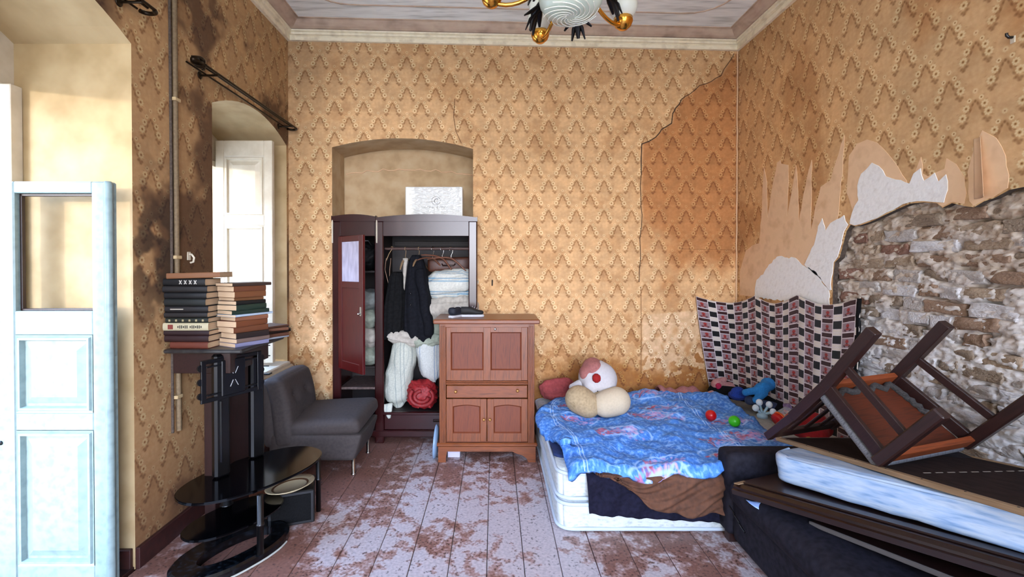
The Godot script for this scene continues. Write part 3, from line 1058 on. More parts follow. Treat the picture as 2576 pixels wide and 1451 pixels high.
func torn_wall() -> void:
	var right := Transform3D(Basis(Vector3(0, 0, 1), Vector3.UP, Vector3(-1, 0, 0)), Vector3(XR, 0, 0))
	var mul_r := func(u: float, h: float, a: float, b: float) -> Color:
		var c := Color(0.94, 0.87, 0.78)
		c = c.lerp(Color(0.90, 0.87, 0.82), smoothstep(-3.6, -2.4, u))
		c = c.lerp(Color(0.78, 0.66, 0.54), smoothstep(0.52, 0.7, a) * 0.6)
		c = c.lerp(Color(0.82, 0.77, 0.70), smoothstep(2.9, 3.6, h) * 0.6)
		return c * (0.94 + 0.12 * (b - 0.5))
	var mr := paper(-4.5, 6.6, 3.75, 480, 273, mul_r)
	var hole := vv(HOLE)
	var w := struct("wall_right", "flowered wall with torn paper, broken plaster and bared rough brickwork")
	var poly := PackedVector2Array([Vector2(-4.9, 0)])
	poly.append_array(hole)
	poly.append_array(PackedVector2Array([Vector2(2.3, 0), Vector2(2.3, 3.9), Vector2(-4.9, 3.9)]))
	var s1 := ST()
	var s2 := ST()
	prism(s1, s2, poly, 0.034, right, [Vector2(-0.02, 3.56), TILE], [Vector2(-4.5, 3.75), Vector2(6.6, 3.75)], false)
	put("papered_face", s1, mr, w)
	put("plaster_edge", s2, M.edge, w)
	var s := ST()
	box(s, Vector3(0.5, 4.0, 7.6), T(Vector3(XR + 0.034 + 0.07 + 0.25, 2.0, -1.2)), 0.0)
	put("masonry_core", s, M.edge, w)
	# mortar bed, lumpy, behind the bricks
	var nz := noise(61, 2.2, 4)
	var nf := noise(62, 9.0, 3)
	var pit := noise(60, 5.5, 3)
	s = ST()
	s.set_smooth_group(0)
	var nu := 170
	var nv := 190
	var pts := []
	var cols := []
	for i in nu + 1:
		for j in nv + 1:
			var zz := lerpf(-3.2, -1.3, float(i) / nu)
			var hh := lerpf(0.0, 2.0, float(j) / nv)
			var q := fmod(hh + 0.018 * nz.get_noise_2d(zz * 1.4, hh), 0.0766) / 0.0766
			var joint := smoothstep(0.13, 0.0, minf(q, 1.0 - q)) * 0.012 * (0.5 + 0.9 * nf.get_noise_2d(zz, hh * 0.3))
			var hole_d := smoothstep(0.16, 0.42, pit.get_noise_2d(zz * 1.1, hh * 2.3)) * 0.034
			pts.append(Vector3(XR + 0.036 - 0.012 * nz.get_noise_2d(zz * 3, hh * 6) - 0.012 * nf.get_noise_2d(zz * 2.6, hh * 4.2) + joint + hole_d, hh, zz))
			var lime := smoothstep(1.75, 1.05, hh + 0.35 * nz.get_noise_2d(zz * 1.3, hh * 1.3) - 0.18 * (zz + 2.5))
			var c := Color(0.46, 0.37, 0.28).lerp(Color(0.70, 0.69, 0.685), lime)
			c = c.lerp(Color(0.30, 0.19, 0.12), smoothstep(0.1, 0.45, nf.get_noise_2d(zz * 1.7 + 9.0, hh * 2.8)) * lerpf(0.75, 0.3, lime))
			c = c.lerp(Color(0.66, 0.61, 0.54), smoothstep(0.05, 0.4, nz.get_noise_2d(zz * 5.0, hh * 9.0 + 3.0)) * 0.6)
			cols.append(c)
	for i in nu:
		for j in nv:
			for e in [0, 1, 3, 0, 3, 2]:
				var ii: int = (i + (e >> 1)) * (nv + 1) + j + (e & 1)
				s.set_color(cols[ii])
				s.add_vertex(pts[ii])
	var mortar := mottled(63, [Color(0.62, 0.60, 0.58), Color(0.92, 0.91, 0.90), Color.WHITE, Color(0.84, 0.83, 0.82)], Vector3(2.6, 4.0, 2.6), 0.95, 0.03, 1.6)
	mortar.vertex_color_use_as_albedo = true
	put("mortar_bed", s, mortar, w)
	# bricks one by one, eight irregular shapes in six tones, half buried in old mortar
	var shapes := []
	for k in 8:
		var sb := ST()
		var ns := noise(70 + k, 13.0, 4)
		soft(sb, Vector3(0.034, 0.064, 0.225), 0.008, 8, func(_q: Vector3, p: Vector3) -> Vector3: return p + Vector3(ns.get_noise_3d(p.x, p.y * 1.8, p.z * 1.1) * 0.020, ns.get_noise_3d(p.z, p.y, 3.0) * 0.010, ns.get_noise_3d(p.y, p.z, 7.0) * 0.014))
		shapes.append(done(sb))
	var tones := []
	for t in [[Color(0.42, 0.33, 0.25), Color(0.62, 0.55, 0.47)], [Color(0.33, 0.20, 0.14), Color(0.57, 0.48, 0.40)], [Color(0.58, 0.56, 0.55), Color(0.78, 0.77, 0.77)], [Color(0.32, 0.16, 0.13), Color(0.54, 0.42, 0.36)], [Color(0.50, 0.46, 0.43), Color(0.70, 0.68, 0.66)], [Color(0.24, 0.18, 0.14), Color(0.58, 0.52, 0.45)]]:
		tones.append(mottled(64 + tones.size(), [t[0], t[1], t[0].lerp(t[1], 0.7), t[1]], Vector3(5, 9, 5), 0.95, 0.03, 1.6))
	var row := 0
	var y := 0.04
	while y < 1.92:
		var zc := -3.12 + (0.12 if row % 2 == 0 else 0.0) + rng.randf_range(-0.02, 0.02)
		while zc < -1.45:
			var len := rng.randf_range(0.19, 0.27)
			if rng.randf() < 0.25:
				len *= 0.55
			var mid := Vector2(zc + len / 2, y)
			if Geometry2D.is_point_in_polygon(mid, hole) and Geometry2D.is_point_in_polygon(mid + Vector2(-len * 0.45, 0.03), hole):
				var pale := smoothstep(1.75, 1.1, y + rng.randf_range(-0.3, 0.3))
				var ti := 0
				if rng.randf() < pale * 0.85:
					ti = [2, 2, 4, 4, 0][rng.randi() % 5]
				else:
					ti = [0, 1, 5, 3, 1, 5, 4][rng.randi() % 7]
				var o := mi("brick", shapes[rng.randi() % 8], tones[ti], w, T(Vector3(XR + 0.052 + rng.randf_range(-0.006, 0.008), y + rng.randf_range(-0.007, 0.007), mid.x), rng.randf_range(-3.5, 3.5), rng.randf_range(-4, 4), rng.randf_range(-4, 4)))
				o.scale = Vector3(1, rng.randf_range(0.9, 1.08), (len - 0.012) / 0.225)
			zc += len
		y += 0.0766
		row += 1
	# torn layers left on the paper: backing, then white plaster
	var tan_p := [[-4.30, 1.28], [-4.30, 1.50], [-4.257, 1.583], [-4.20, 1.69], [-4.10, 1.73], [-3.99, 1.744], [-3.955, 2.0], [-3.926, 2.384], [-3.879, 2.242], [-3.868, 1.95], [-3.84, 2.05], [-3.80, 2.22], [-3.74, 2.38], [-3.70, 2.39], [-3.69, 2.36], [-3.60, 2.33], [-3.595, 2.20], [-3.613, 1.932], [-3.56, 2.10], [-3.507, 2.31], [-3.49, 2.18], [-3.471, 1.873], [-3.42, 2.08], [-3.335, 2.31], [-3.333, 2.1], [-3.339, 1.804], [-3.29, 1.98], [-3.241, 2.10], [-3.20, 2.115], [-3.146, 2.13], [-3.10, 2.24], [-3.024, 2.398], [-3.035, 2.2], [-3.071, 1.888], [-3.15, 1.72], [-3.20, 1.6], [-3.30, 1.45], [-3.4, 1.28]]
	layer("torn_paper", rough(vv(tan_p), 0.005, 0.05), 0.0, 0.002, M.backing, right, w)
	var tan_q := [[-2.985, 2.255], [-2.96, 2.275], [-2.92, 2.315], [-2.84, 2.32], [-2.771, 2.285], [-2.70, 2.21], [-2.62, 2.106], [-2.565, 2.02], [-2.56, 1.96], [-2.60, 1.93], [-2.75, 1.88], [-2.88, 1.845], [-2.95, 1.90], [-3.0, 2.02], [-2.99, 2.15]]
	layer("torn_paper", rough(vv(tan_q), 0.005, 0.05), 0.0, 0.002, M.backing, right, w)
	var tan_r := [[-2.545, 1.97], [-2.52, 2.04], [-2.48, 2.13], [-2.47, 2.04], [-2.44, 2.02], [-2.40, 2.03], [-2.35, 2.04], [-2.34, 2.09], [-2.29, 2.05], [-2.25, 1.98], [-2.24, 1.90], [-2.25, 1.85], [-2.31, 1.868], [-2.36, 1.85], [-2.39, 1.876], [-2.46, 1.892], [-2.53, 1.9]]
	layer("torn_paper", rough(vv(tan_r), 0.004, 0.04), 0.0, 0.002, M.backing, right, w)
	var tan_s := [[-2.225, 1.86], [-2.235, 2.0], [-2.20, 2.12], [-2.17, 2.18], [-2.11, 2.13], [-2.07, 2.04], [-2.055, 1.95], [-2.06, 1.895], [-2.118, 1.864], [-2.16, 1.855], [-2.205, 1.835]]
	layer("torn_paper", rough(vv(tan_s), 0.004, 0.04), 0.0, 0.002, M.backing, right, w)
	var white_a := [[-4.06, 1.28], [-4.046, 1.34], [-4.02, 1.43], [-3.958, 1.47], [-3.92, 1.48], [-3.86, 1.54], [-3.78, 1.60], [-3.70, 1.63], [-3.60, 1.615], [-3.50, 1.61], [-3.40, 1.55], [-3.30, 1.52], [-3.254, 1.48], [-3.20, 1.42], [-3.15, 1.38], [-3.14, 1.28]]
	layer("bare_plaster", rough(vv(white_a), 0.008, 0.025), 0.002, 0.003, M.plaster, right, w)
	var white_b := [[-3.15, 1.385], [-3.26, 1.48], [-3.40, 1.56], [-3.36, 1.62], [-3.30, 1.70], [-3.26, 1.83], [-3.22, 1.88], [-3.19, 1.79], [-3.14, 1.84], [-3.08, 1.86], [-3.02, 1.88], [-2.985, 1.815], [-3.02, 1.775], [-3.035, 1.73], [-3.055, 1.66], [-3.075, 1.61], [-3.112, 1.575], [-3.13, 1.47], [-3.13, 1.39]]
	layer("bare_plaster", rough(vv(white_b), 0.007, 0.03), 0.002, 0.003, M.plaster, right, w)
	var white_c := [[-2.97, 1.82], [-2.95, 1.89], [-2.90, 1.96], [-2.91, 2.05], [-2.88, 2.12], [-2.84, 2.14], [-2.80, 2.17], [-2.75, 2.14], [-2.70, 2.07], [-2.60, 2.03], [-2.545, 2.0], [-2.52, 2.05], [-2.48, 2.07], [-2.46, 2.0], [-2.40, 2.03], [-2.38, 1.98], [-2.34, 2.01], [-2.33, 1.93], [-2.35, 1.87], [-2.39, 1.878], [-2.46, 1.893], [-2.543, 1.898], [-2.62, 1.88], [-2.697, 1.858], [-2.80, 1.827], [-2.886, 1.81], [-2.93, 1.806]]
	layer("bare_plaster", rough(vv(white_c), 0.006, 0.03), 0.002, 0.003, M.plaster, right, w)
	s = ST()
	s.set_smooth_group(0)
	var seam := []
	for i in 40:
		seam.append(Vector3(2.256 + rng.randf_range(-0.003, 0.003), lerpf(0.9, 3.54, i / 39.0), -4.338))
	tube(s, seam, 0.006, 5)
	put("corner_seam", s, M.backing, w)
	# the curled flap of paper
	s = ST()
	sheet(s, 14, 10, func(u: float, v: float) -> Vector3:
		var hh := lerpf(1.865, 2.15, v)
		var zz := -2.20 + u * 0.085 * (1.0 - 0.55 * v) - v * 0.005
		return Vector3(XR - 0.004 - 0.045 * pow(u, 2.0) * (1.0 - 0.8 * v), hh, zz), 0.0012)
	put("curled_paper_flap", s, M.backing, w)


func layer(called: String, p: PackedVector2Array, lift: float, thick: float, m: Material, right: Transform3D, w: Node3D) -> void:
	var s := ST()
	prism(s, s, p, thick + 0.001, right * T(Vector3(0, 0, lift + thick)), [Vector2.ZERO, Vector2.ONE], [Vector2.ZERO, Vector2.ONE], false)
	put(called, s, m, w)


# ---------------------------------------------------------------- things on the walls
func curtain_rod(label: String, za: float, zb: float, h: float) -> void:
	var o := thing("curtain_rod", label, "curtain rod", Vector3(XL, h, 0), Basis.IDENTITY, "")
	for q in [[0.075, 0.012], [0.11, 0.0]]:
		var s := ST()
		tube(s, [Vector3(q[0], q[1], za), Vector3(q[0], q[1], zb)], 0.008, 8)
		put("rod", s, M.old_brass, o)
	var s2 := ST()
	tube(s2, [Vector3(0.036, -0.004, za + 0.06), Vector3(0.036, -0.004, zb + 0.02)], 0.006, 8)
	put("rod", s2, M.old_brass, o)
	var s3 := ST()
	var loop := []
	for k in 9:
		var a := PI * k / 8.0
		loop.append(Vector3(0.073 - 0.037 * cos(a), -0.004, zb - 0.03 * sin(a)))
	tube(s3, loop, 0.011, 8)
	put("end_loop", s3, M.old_brass, o)
	for zz in [zb + 0.09, za - 0.12]:
		var s := ST()
		tube(s, [Vector3(0.0, -0.01, zz), Vector3(0.115, -0.012, zz)], 0.007, 6)
		lathe(s, [Vector2(0, 0), Vector2(0.024, 0), Vector2(0.02, 0.006), Vector2(0, 0.008)], 12, T(Vector3(0.0, -0.01, zz), 0, 0, -90))
		put("wall_bracket", s, M.old_brass, o)
	# the ornate cast end
	var s4 := ST()
	for k in 6:
		var a := TAU * k / 6.0
		var pts := []
		for i in 6:
			var t := i / 5.0
			pts.append(Vector3(0.085 + sin(t * 3.0) * 0.02, cos(a + t) * (0.012 + 0.045 * t * (1.3 - t)), za + 0.01 + 0.09 * t - 0.03 + sin(a + t) * 0.03 * t))
		tube(s4, pts, [0.007, 0.010, 0.012, 0.010, 0.007, 0.003], 6)
	lathe(s4, [Vector2(0, -0.05), Vector2(0.018, -0.04), Vector2(0.03, -0.01), Vector2(0.02, 0.01), Vector2(0.028, 0.03), Vector2(0.012, 0.055), Vector2(0, 0.06)], 14, T(Vector3(0.085, 0.004, za + 0.03), 90, 0, 0))
	put("finial", s4, M.old_brass, o)


func wall_fittings() -> void:
	curtain_rod("triple brass curtain rod with an ornate cast end above the arched far window", -2.79, -4.06, 2.748)
	curtain_rod("brass curtain rod end with a bent loop above the balcony door recess", -1.15, -2.375, 2.85)
	# the upright batten beside a split in the plaster
	var o := thing("wall_conduit", "thin cream cable conduit running up the window wall above the stacked books", "conduit", Vector3(XL, 0, -2.668))
	var s := ST()
	tube(s, [Vector3(0.012, 0.60, -0.012), Vector3(0.014, 1.2, -0.004), Vector3(0.012, 2.2, 0.0), Vector3(0.013, 3.53, 0.004)], 0.014, 8)
	put("pipe", s, mottled(80, [Color(0.36, 0.29, 0.20), Color(0.50, 0.42, 0.30)], Vector3.ONE * 6, 0.7), o)
	for y in [0.8, 1.6, 2.5, 3.3]:
		bx("clip", Vector3(0.03, 0.02, 0.05), Vector3(0.014, y, 0.0), M.reveal, o)
	s = ST()
	tube(s, [Vector3(0.003, 0.60, 0.03), Vector3(0.004, 2.0, 0.028), Vector3(0.003, 3.53, 0.032)], 0.008, 6)
	put("dark_wire", s, M.edge, o)
	# socket and hook
	o = thing("wall_hook", "small pale metal hook on the window wall just above the books", "hook", Vector3(XL, 1.60, -2.79))
	s = ST()
	tube(s, [Vector3(0, 0.02, 0), Vector3(0.02, 0.02, 0), Vector3(0.035, 0.0, 0), Vector3(0.03, -0.025, 0), Vector3(0.012, -0.03, 0)], 0.006, 6)
	put("hook", s, M.cream, o)
	bx("plate", Vector3(0.006, 0.05, 0.03), Vector3(0.003, 0.01, 0), M.cream, o)
	o = thing("curtain_bracket", "black iron bracket high on the flowered wall above the torn paper", "bracket", Vector3(XR, 2.55, -2.045))
	s = ST()
	tube(s, [Vector3(0, 0, 0), Vector3(-0.02, 0.0, 0), Vector3(-0.03, 0.008, 0), Vector3(-0.03, 0.018, 0)], 0.006, 6)
	put("arm", s, M.black_metal, o)
	bx("plate", Vector3(0.005, 0.03, 0.02), Vector3(-0.0025, -0.01, 0), M.cream, o)


# ---------------------------------------------------------------- wardrobe
func crown(s: SurfaceTool, x0: float, x1: float, y: float, rise: float) -> void:
	var p := [Vector2(x0, y - 0.062), Vector2(x0, y - 0.012)]
	for i in 13:
		var t := i / 12.0
		p.append(Vector2(lerpf(x0 + 0.004, x1 - 0.004, t), y - rise + rise * (1.0 - pow(2.0 * t - 1.0, 2.0))))
	p.append(Vector2(x1, y - 0.012))
	p.append(Vector2(x1, y - 0.062))
	prism(s, s, pv(p), 0.05, T(Vector3(0, 0, 0.022)))


func wardrobe() -> void:
	var o := thing("wardrobe", "dark red mahogany double wardrobe standing open in the arched niche", "wardrobe", Vector3(-0.783, 0, -4.06))
	var dep := 0.47
	var zc := -dep / 2
	bx("side_panel", Vector3(0.03, 1.96, dep), Vector3(-0.616, 0.98, zc), M.mahogany, o)
	bx("side_panel", Vector3(0.03, 1.96, dep), Vector3(0.616, 0.98, zc), M.mahogany, o)
	bx("divider", Vector3(0.03, 1.86, dep - 0.02), Vector3(-0.224, 0.95, zc - 0.01), M.inside, o)
	bx("back_panel", Vector3(1.22, 1.9, 0.012), Vector3(0, 0.98, -dep + 0.006), M.inside, o, Vector3.ZERO, 0.0)
	bx("top_panel", Vector3(1.2, 0.025, dep), Vector3(0, 1.925, zc), M.mahogany_h, o)
	bx("floor_board", Vector3(0.80, 0.025, dep - 0.02), Vector3(0.196, 0.262, zc - 0.01), M.inside, o)
	bx("floor_board", Vector3(0.37, 0.025, dep - 0.02), Vector3(-0.416, 0.10, zc - 0.01), M.inside, o)
	for q in [[-0.631, -0.557], [-0.262, -0.184], [0.557, 0.631]]:
		bx("post", Vector3(q[1] - q[0], 1.94, 0.028), Vector3((q[0] + q[1]) / 2, 0.97, 0.0), M.mahogany, o, Vector3.ZERO, 0.008)
	bx("header", Vector3(0.30, 0.14, 0.024), Vector3(-0.41, 1.88, 0.0), M.mahogany_h, o)
	bx("header", Vector3(0.745, 0.14, 0.024), Vector3(0.187, 1.88, 0.0), M.mahogany_h, o)
	var s := ST()
	crown(s, -0.634, -0.25, 2.0, 0.02)
	put("crown_board", s, M.mahogany_h, o)
	s = ST()
	crown(s, -0.246, 0.634, 2.0, 0.028)
	put("crown_board", s, M.mahogany_h, o)
	for q in [[-0.633, 1.93], [-0.248, 1.93]]:
		bx("pale_edge_chip", Vector3(0.012, 0.20, 0.01), Vector3(q[0] + 0.008, q[1] - 0.08, 0.019), M.cream, o, Vector3.ZERO, 0.003)
	# lower fronts
	bx("drawer_front", Vector3(0.74, 0.135, 0.022), Vector3(0.187, 0.185, -0.006), M.mahogany_h, o, Vector3.ZERO, 0.006)
	var s5 := ST()
	tube(s5, [Vector3(0.25, 0.205, 0.008), Vector3(0.25, 0.2, 0.03), Vector3(0.35, 0.2, 0.03), Vector3(0.35, 0.205, 0.008)], 0.005, 6)
	put("handle", s5, M.old_brass, o)
	bx("base_rail", Vector3(1.24, 0.06, 0.03), Vector3(0.0, 0.085, 0.004), M.mahogany_h, o, Vector3.ZERO, 0.008)
	bx("base_rail", Vector3(0.76, 0.025, 0.034), Vector3(0.187, 0.262, 0.002), M.mahogany_h, o, Vector3.ZERO, 0.006)
	for x in [-0.59, -0.22, 0.59]:
		bx("foot", Vector3(0.06, 0.06, 0.06), Vector3(x, 0.03, -0.03), M.mahogany, o)
		bx("foot", Vector3(0.06, 0.06, 0.06), Vector3(x, 0.03, -dep + 0.04), M.mahogany, o)
	bx("shelf", Vector3(0.36, 0.018, dep - 0.06), Vector3(-0.416, 1.50, zc - 0.02), M.inside, o)
	bx("shelf", Vector3(0.36, 0.018, dep - 0.06), Vector3(-0.416, 0.655, zc - 0.02), M.inside, o)
	bx("shelf", Vector3(0.33, 0.022, dep - 0.04), Vector3(-0.41, 0.475, zc), mottled(81, [Color(0.20, 0.13, 0.11), Color(0.42, 0.36, 0.34)], Vector3.ONE * 5, 0.5), o)
	var s6 := ST()
	tube(s6, [Vector3(-0.20, 1.705, -0.12), Vector3(0.6, 1.705, -0.12)], 0.013, 10)
	put("hanging_rail", s6, wood(82, [Color(0.20, 0.12, 0.10), Color(0.34, 0.24, 0.21)], 0.5, 0), o)
	bx("rail_bearer", Vector3(0.74, 0.05, 0.02), Vector3(0.187, 1.765, -dep + 0.03), M.inside, o)
	# the narrow door, ajar
	var dr := Node3D.new()
	dr.name = "door"
	o.add_child(dr)
	dr.transform = T(Vector3(-0.565, 0.0, 0.02), 0, -43, 0)
	dr.set_meta("label", "narrow panelled door standing ajar, pale clouded mirror in its top")
	var red := wood(83, [Color(0.20, 0.035, 0.035), Color(0.30, 0.06, 0.055), Color(0.24, 0.045, 0.045)], 0.3)
	for x in [0.03, 0.365]:
		bx("stile", Vector3(0.06, 1.14, 0.024), Vector3(x, 1.235, 0), red, dr)
	for r in [[1.755, 1.805], [1.365, 1.42], [0.665, 0.74]]:
		bx("rail", Vector3(0.28, r[1] - r[0], 0.023), Vector3(0.1975, (r[0] + r[1]) / 2, 0), red, dr)
	bx("door_panel", Vector3(0.28, 0.63, 0.010), Vector3(0.1975, 1.052, 0), red, dr, Vector3.ZERO, 0.0)
	var mir := mottled(84, [Color(0.60, 0.57, 0.64), Color(0.74, 0.72, 0.78)], Vector3(3, 1, 3), 0.35)
	bx("mirror", Vector3(0.28, 0.34, 0.010), Vector3(0.1975, 1.587, 0.002), mir, dr, Vector3.ZERO, 0.0)
	bx("lock_plate", Vector3(0.022, 0.075, 0.004), Vector3(0.365, 1.18, 0.014), M.chrome, dr, Vector3.ZERO, 0.001)
	var s7 := ST()
	lathe(s7, [Vector2(0, 0), Vector2(0.006, 0.0), Vector2(0.006, 0.012), Vector2(0.011, 0.016), Vector2(0.008, 0.026), Vector2(0, 0.027)], 10, T(Vector3(0.365, 1.16, 0.015), 90, 0, 0))
	put("knob", s7, M.chrome, dr)


func pillow(s: SurfaceTool, size: Vector3, sd: int, amp := 0.02, pinch := 0.45, xf := Transform3D.IDENTITY, n := 18) -> void:
	var nz := noise(sd, 5.0, 4)
	soft(s, size, minf(size.x, minf(size.y, size.z)) * 0.5, n, func(q: Vector3, p: Vector3) -> Vector3:
		var th := 0
		if size.y <= size.x and size.y <= size.z:
			th = 1
		elif size.z <= size.x:
			th = 2
		var a := absf(q[(th + 1) % 3])
		var b := absf(q[(th + 2) % 3])
		p[th] *= 1.0 - pinch * pow(maxf(a, b), 3.0)
		var d := p.normalized()
		return p + d * amp * (nz.get_noise_3d(p.x * 1.5, p.y * 1.5, p.z * 1.5) + 0.35 * nz.get_noise_3d(p.x * 5, p.y * 5, p.z * 5)), xf)


func striped(base: Color, line: Color, bands: Array, sd: int, axis := 1, size := 256) -> StandardMaterial3D:
	# woven cloth with printed lines at the given places (0..1), each [place, width]
	var im := Image.create(size, size, false, Image.FORMAT_RGB8)
	var nz := noise(sd, 0.05, 3).get_seamless_image(size, size)
	for y in size:
		for x in size:
			var c := base * (0.90 + 0.16 * nz.get_pixel(x, y).r)
			var t := float(y if axis == 1 else x) / size
			for b in bands:
				if absf(t - b[0]) < b[1]:
					c = c.lerp(line, 0.75)
			im.set_pixel(x, y, c)
	var m := flat(Color.WHITE, 0.9)
	m.albedo_texture = tex(im)
	m.uv1_triplanar = true
	return m


func wardrobe_contents() -> void:
	# carton on the top
	var im := Image.create(512, 288, false, Image.FORMAT_RGB8)
	im.fill(Color(0.80, 0.80, 0.78))
	var k := RandomNumberGenerator.new()
	k.seed = 3
	for i in 40:
		dab(im, k.randf_range(0, 512), k.randf_range(0, 288), k.randf_range(2, 5), k.randf_range(20, 70), Color(0.88, 0.89, 0.88), 0.6, 0.1, k.randf_range(-0.2, 0.2), false)
	var ink := Color(0.30, 0.30, 0.30)
	var ring := []
	for i in 40:
		var a := TAU * i / 39.0
		ring.append(Vector2(275 + cos(a) * 40, 132 + sin(a) * 40))
	stroke(im, ring.slice(2, 40), 2.4, ink, 0.75, 0.3, false)
	var crv := []
	for i in 22:
		var a := -2.2 + 4.6 * i / 21.0
		crv.append(Vector2(275 - cos(a) * 20 + 6, 136 + sin(a) * 22))
	stroke(im, crv, 4.0, ink, 0.85, 0.3, false)
	stroke(im, [Vector2(268, 118), Vector2(285, 112), Vector2(290, 120)], 3.5, ink, 0.85, 0.3, false)
	var x := 165.0
	for i in 15:   # the printed line under the emblem is too worn to read
		stroke(im, [Vector2(x, 190 + k.randf_range(-6, 2)), Vector2(x + k.randf_range(2, 8), 204)], 1.8, ink, 0.55, 0.3, false)
		if i % 2:
			stroke(im, [Vector2(x, 203), Vector2(x + 8, 196)], 1.5, ink, 0.5, 0.3, false)
		x += 15.5
	var o := thing("carton", "white printed carton in shiny wrap with a round emblem on the wardrobe top", "box", Vector3(-0.54, 1.985, -4.26))
	var s := ST()
	box(s, Vector3(0.51, 0.272, 0.22), T(Vector3(0, 0.136, 0)), 0.006)
	var white := flat(Color(0.80, 0.80, 0.78), 0.22)
	white.clearcoat_enabled = true
	white.clearcoat = 0.8
	white.clearcoat_roughness = 0.1
	put("body", s, white, o)
	s = ST()
	var fr := [Vector3(-0.247, 0.266, 0.1105), Vector3(0.247, 0.266, 0.1105), Vector3(0.247, 0.006, 0.1105), Vector3(-0.247, 0.006, 0.1105)]
	quad(s, fr[0], fr[1], fr[2], fr[3])
	var pm := flat(Color.WHITE, 0.2)
	pm.albedo_texture = tex(im)
	pm.heightmap_enabled = true
	pm.heightmap_texture = ramp_noise(85, 0.03, [Color.BLACK, Color.WHITE], 256, 3)
	pm.heightmap_scale = 0.6
	put("printed_face", s, pm, o)

	var sack_blue := striped(Color(0.80, 0.80, 0.76), Color(0.30, 0.52, 0.66), [[0.30, 0.02], [0.38, 0.02], [0.70, 0.02], [0.78, 0.02]], 86)
	sack_blue.uv1_scale = Vector3(3.4, 3.4, 3.4)
	var sack_check := striped(Color(0.72, 0.73, 0.68), Color(0.45, 0.50, 0.50), [[0.1, 0.012], [0.22, 0.012], [0.48, 0.012], [0.60, 0.012], [0.9, 0.012]], 87, 0)
	sack_check.uv1_scale = Vector3(4, 4, 4)
	var linen := cloth(Color(0.74, 0.71, 0.66), 0.95, 0.1, 3.0, 88, 0.5)
	var green_linen := cloth(Color(0.62, 0.65, 0.58), 0.95, 0.12, 3.0, 89, 0.5)
	# right side: folded quilts
	var g := "folded bedding in the wardrobe"
	o = thing("folded_quilt", "pale folded quilt with two blue stripe pairs behind the hangers", "quilt", Vector3(-0.40, 1.235, -4.28), Basis.IDENTITY, g)
	s = ST()
	pillow(s, Vector3(0.50, 0.29, 0.34), 90, 0.03, 0.25, T(Vector3(0, 0.145, 0), 0, 0, 5))
	put("cover", s, sack_blue, o)
	o = thing("folded_quilt", "plain cream folded quilt under the blue striped one", "quilt", Vector3(-0.40, 1.06, -4.27), Basis.IDENTITY, g)
	s = ST()
	pillow(s, Vector3(0.52, 0.22, 0.36), 91, 0.03, 0.25, T(Vector3(0, 0.11, 0), 0, 0, 3))
	put("cover", s, linen, o)
	o = thing("folded_quilt", "greyish folded quilt lowest in the pile behind the cabinet top", "quilt", Vector3(-0.42, 0.86, -4.27), Basis.IDENTITY, g)
	s = ST()
	pillow(s, Vector3(0.50, 0.24, 0.36), 92, 0.03, 0.25, T(Vector3(0, 0.12, 0)))
	put("cover", s, green_linen, o)
	o = thing("suitcase", "small brown leather case lying behind the loose hangers", "case", Vector3(-0.42, 1.50, -4.36))
	s = ST()
	soft(s, Vector3(0.40, 0.13, 0.22), 0.03, 6, none, T(Vector3(0, 0.065, 0), 0, 4, 2))
	put("body", s, mottled(93, [Color(0.22, 0.10, 0.05), Color(0.34, 0.17, 0.08)], Vector3.ONE * 6, 0.5), o)
	s = ST()
	tube(s, [Vector3(-0.06, 0.07, 0.11), Vector3(-0.05, 0.055, 0.13), Vector3(0.05, 0.055, 0.13), Vector3(0.06, 0.07, 0.11)], 0.007, 6)
	put("handle", s, M.dark_wood, o)
	# sacks below
	g = "stuffed sacks in the wardrobe foot"
	o = thing("sack", "tall white checked woven sack slumped under the hanging jacket", "sack", Vector3(-0.845, 0.275, -4.18), Basis.IDENTITY, g)
	s = ST()
	var n5 := noise(94, 4.0, 4)
	soft(s, Vector3(0.24, 0.66, 0.26), 0.11, 20, func(q: Vector3, p: Vector3) -> Vector3:
		p.x *= 1.0 - 0.35 * pow(maxf(q.y, 0.0), 2.0) - 0.25 * pow(maxf(-q.y, 0.0), 3.0)
		p.z *= 1.0 - 0.3 * pow(absf(q.y), 2.0)
		return p + Vector3(0.025 * sin(q.y * 2.2), 0, 0.02 * q.y) + p.normalized() * 0.025 * n5.get_noise_3d(p.x * 2, p.y * 3, p.z * 2), T(Vector3(0, 0.33, 0), 4, 0, -3))
	put("cloth", s, sack_check, o)
	s = ST()
	soft(s, Vector3(0.11, 0.13, 0.05), 0.02, 8, func(q: Vector3, p: Vector3) -> Vector3:
		p.x *= 0.62 + 0.38 * q.y
		return p, T(Vector3(-0.09, 0.0, 0.10), -16, 10, 10))
	put("twisted_corner", s, sack_check, o)
	o = thing("sack", "white blue-lined sack hanging in a point above the red bundle", "sack", Vector3(-0.575, 0.50, -4.20), Basis.IDENTITY, g)
	s = ST()
	soft(s, Vector3(0.24, 0.42, 0.24), 0.1, 18, func(q: Vector3, p: Vector3) -> Vector3:
		var t := clampf(-q.y, 0.0, 1.0)
		p.x *= 1.0 - 0.72 * t * t
		p.z *= 1.0 - 0.5 * t * t
		return p + p.normalized() * 0.02 * n5.get_noise_3d(p.x * 2 + 4, p.y * 3, p.z * 2), T(Vector3(0, 0.2, 0), 0, 0, 8))
	var lined := striped(Color(0.74, 0.75, 0.73), Color(0.36, 0.46, 0.60), [[0.2, 0.015], [0.30, 0.015], [0.62, 0.015]], 95, 0)
	lined.uv1_scale = Vector3(4.5, 4.5, 4.5)
	put("cloth", s, lined, o)
	o = thing("pillow", "cream pillow squashed on the sacks below the dark jacket", "pillow", Vector3(-0.80, 0.86, -4.17), Basis.IDENTITY)
	s = ST()
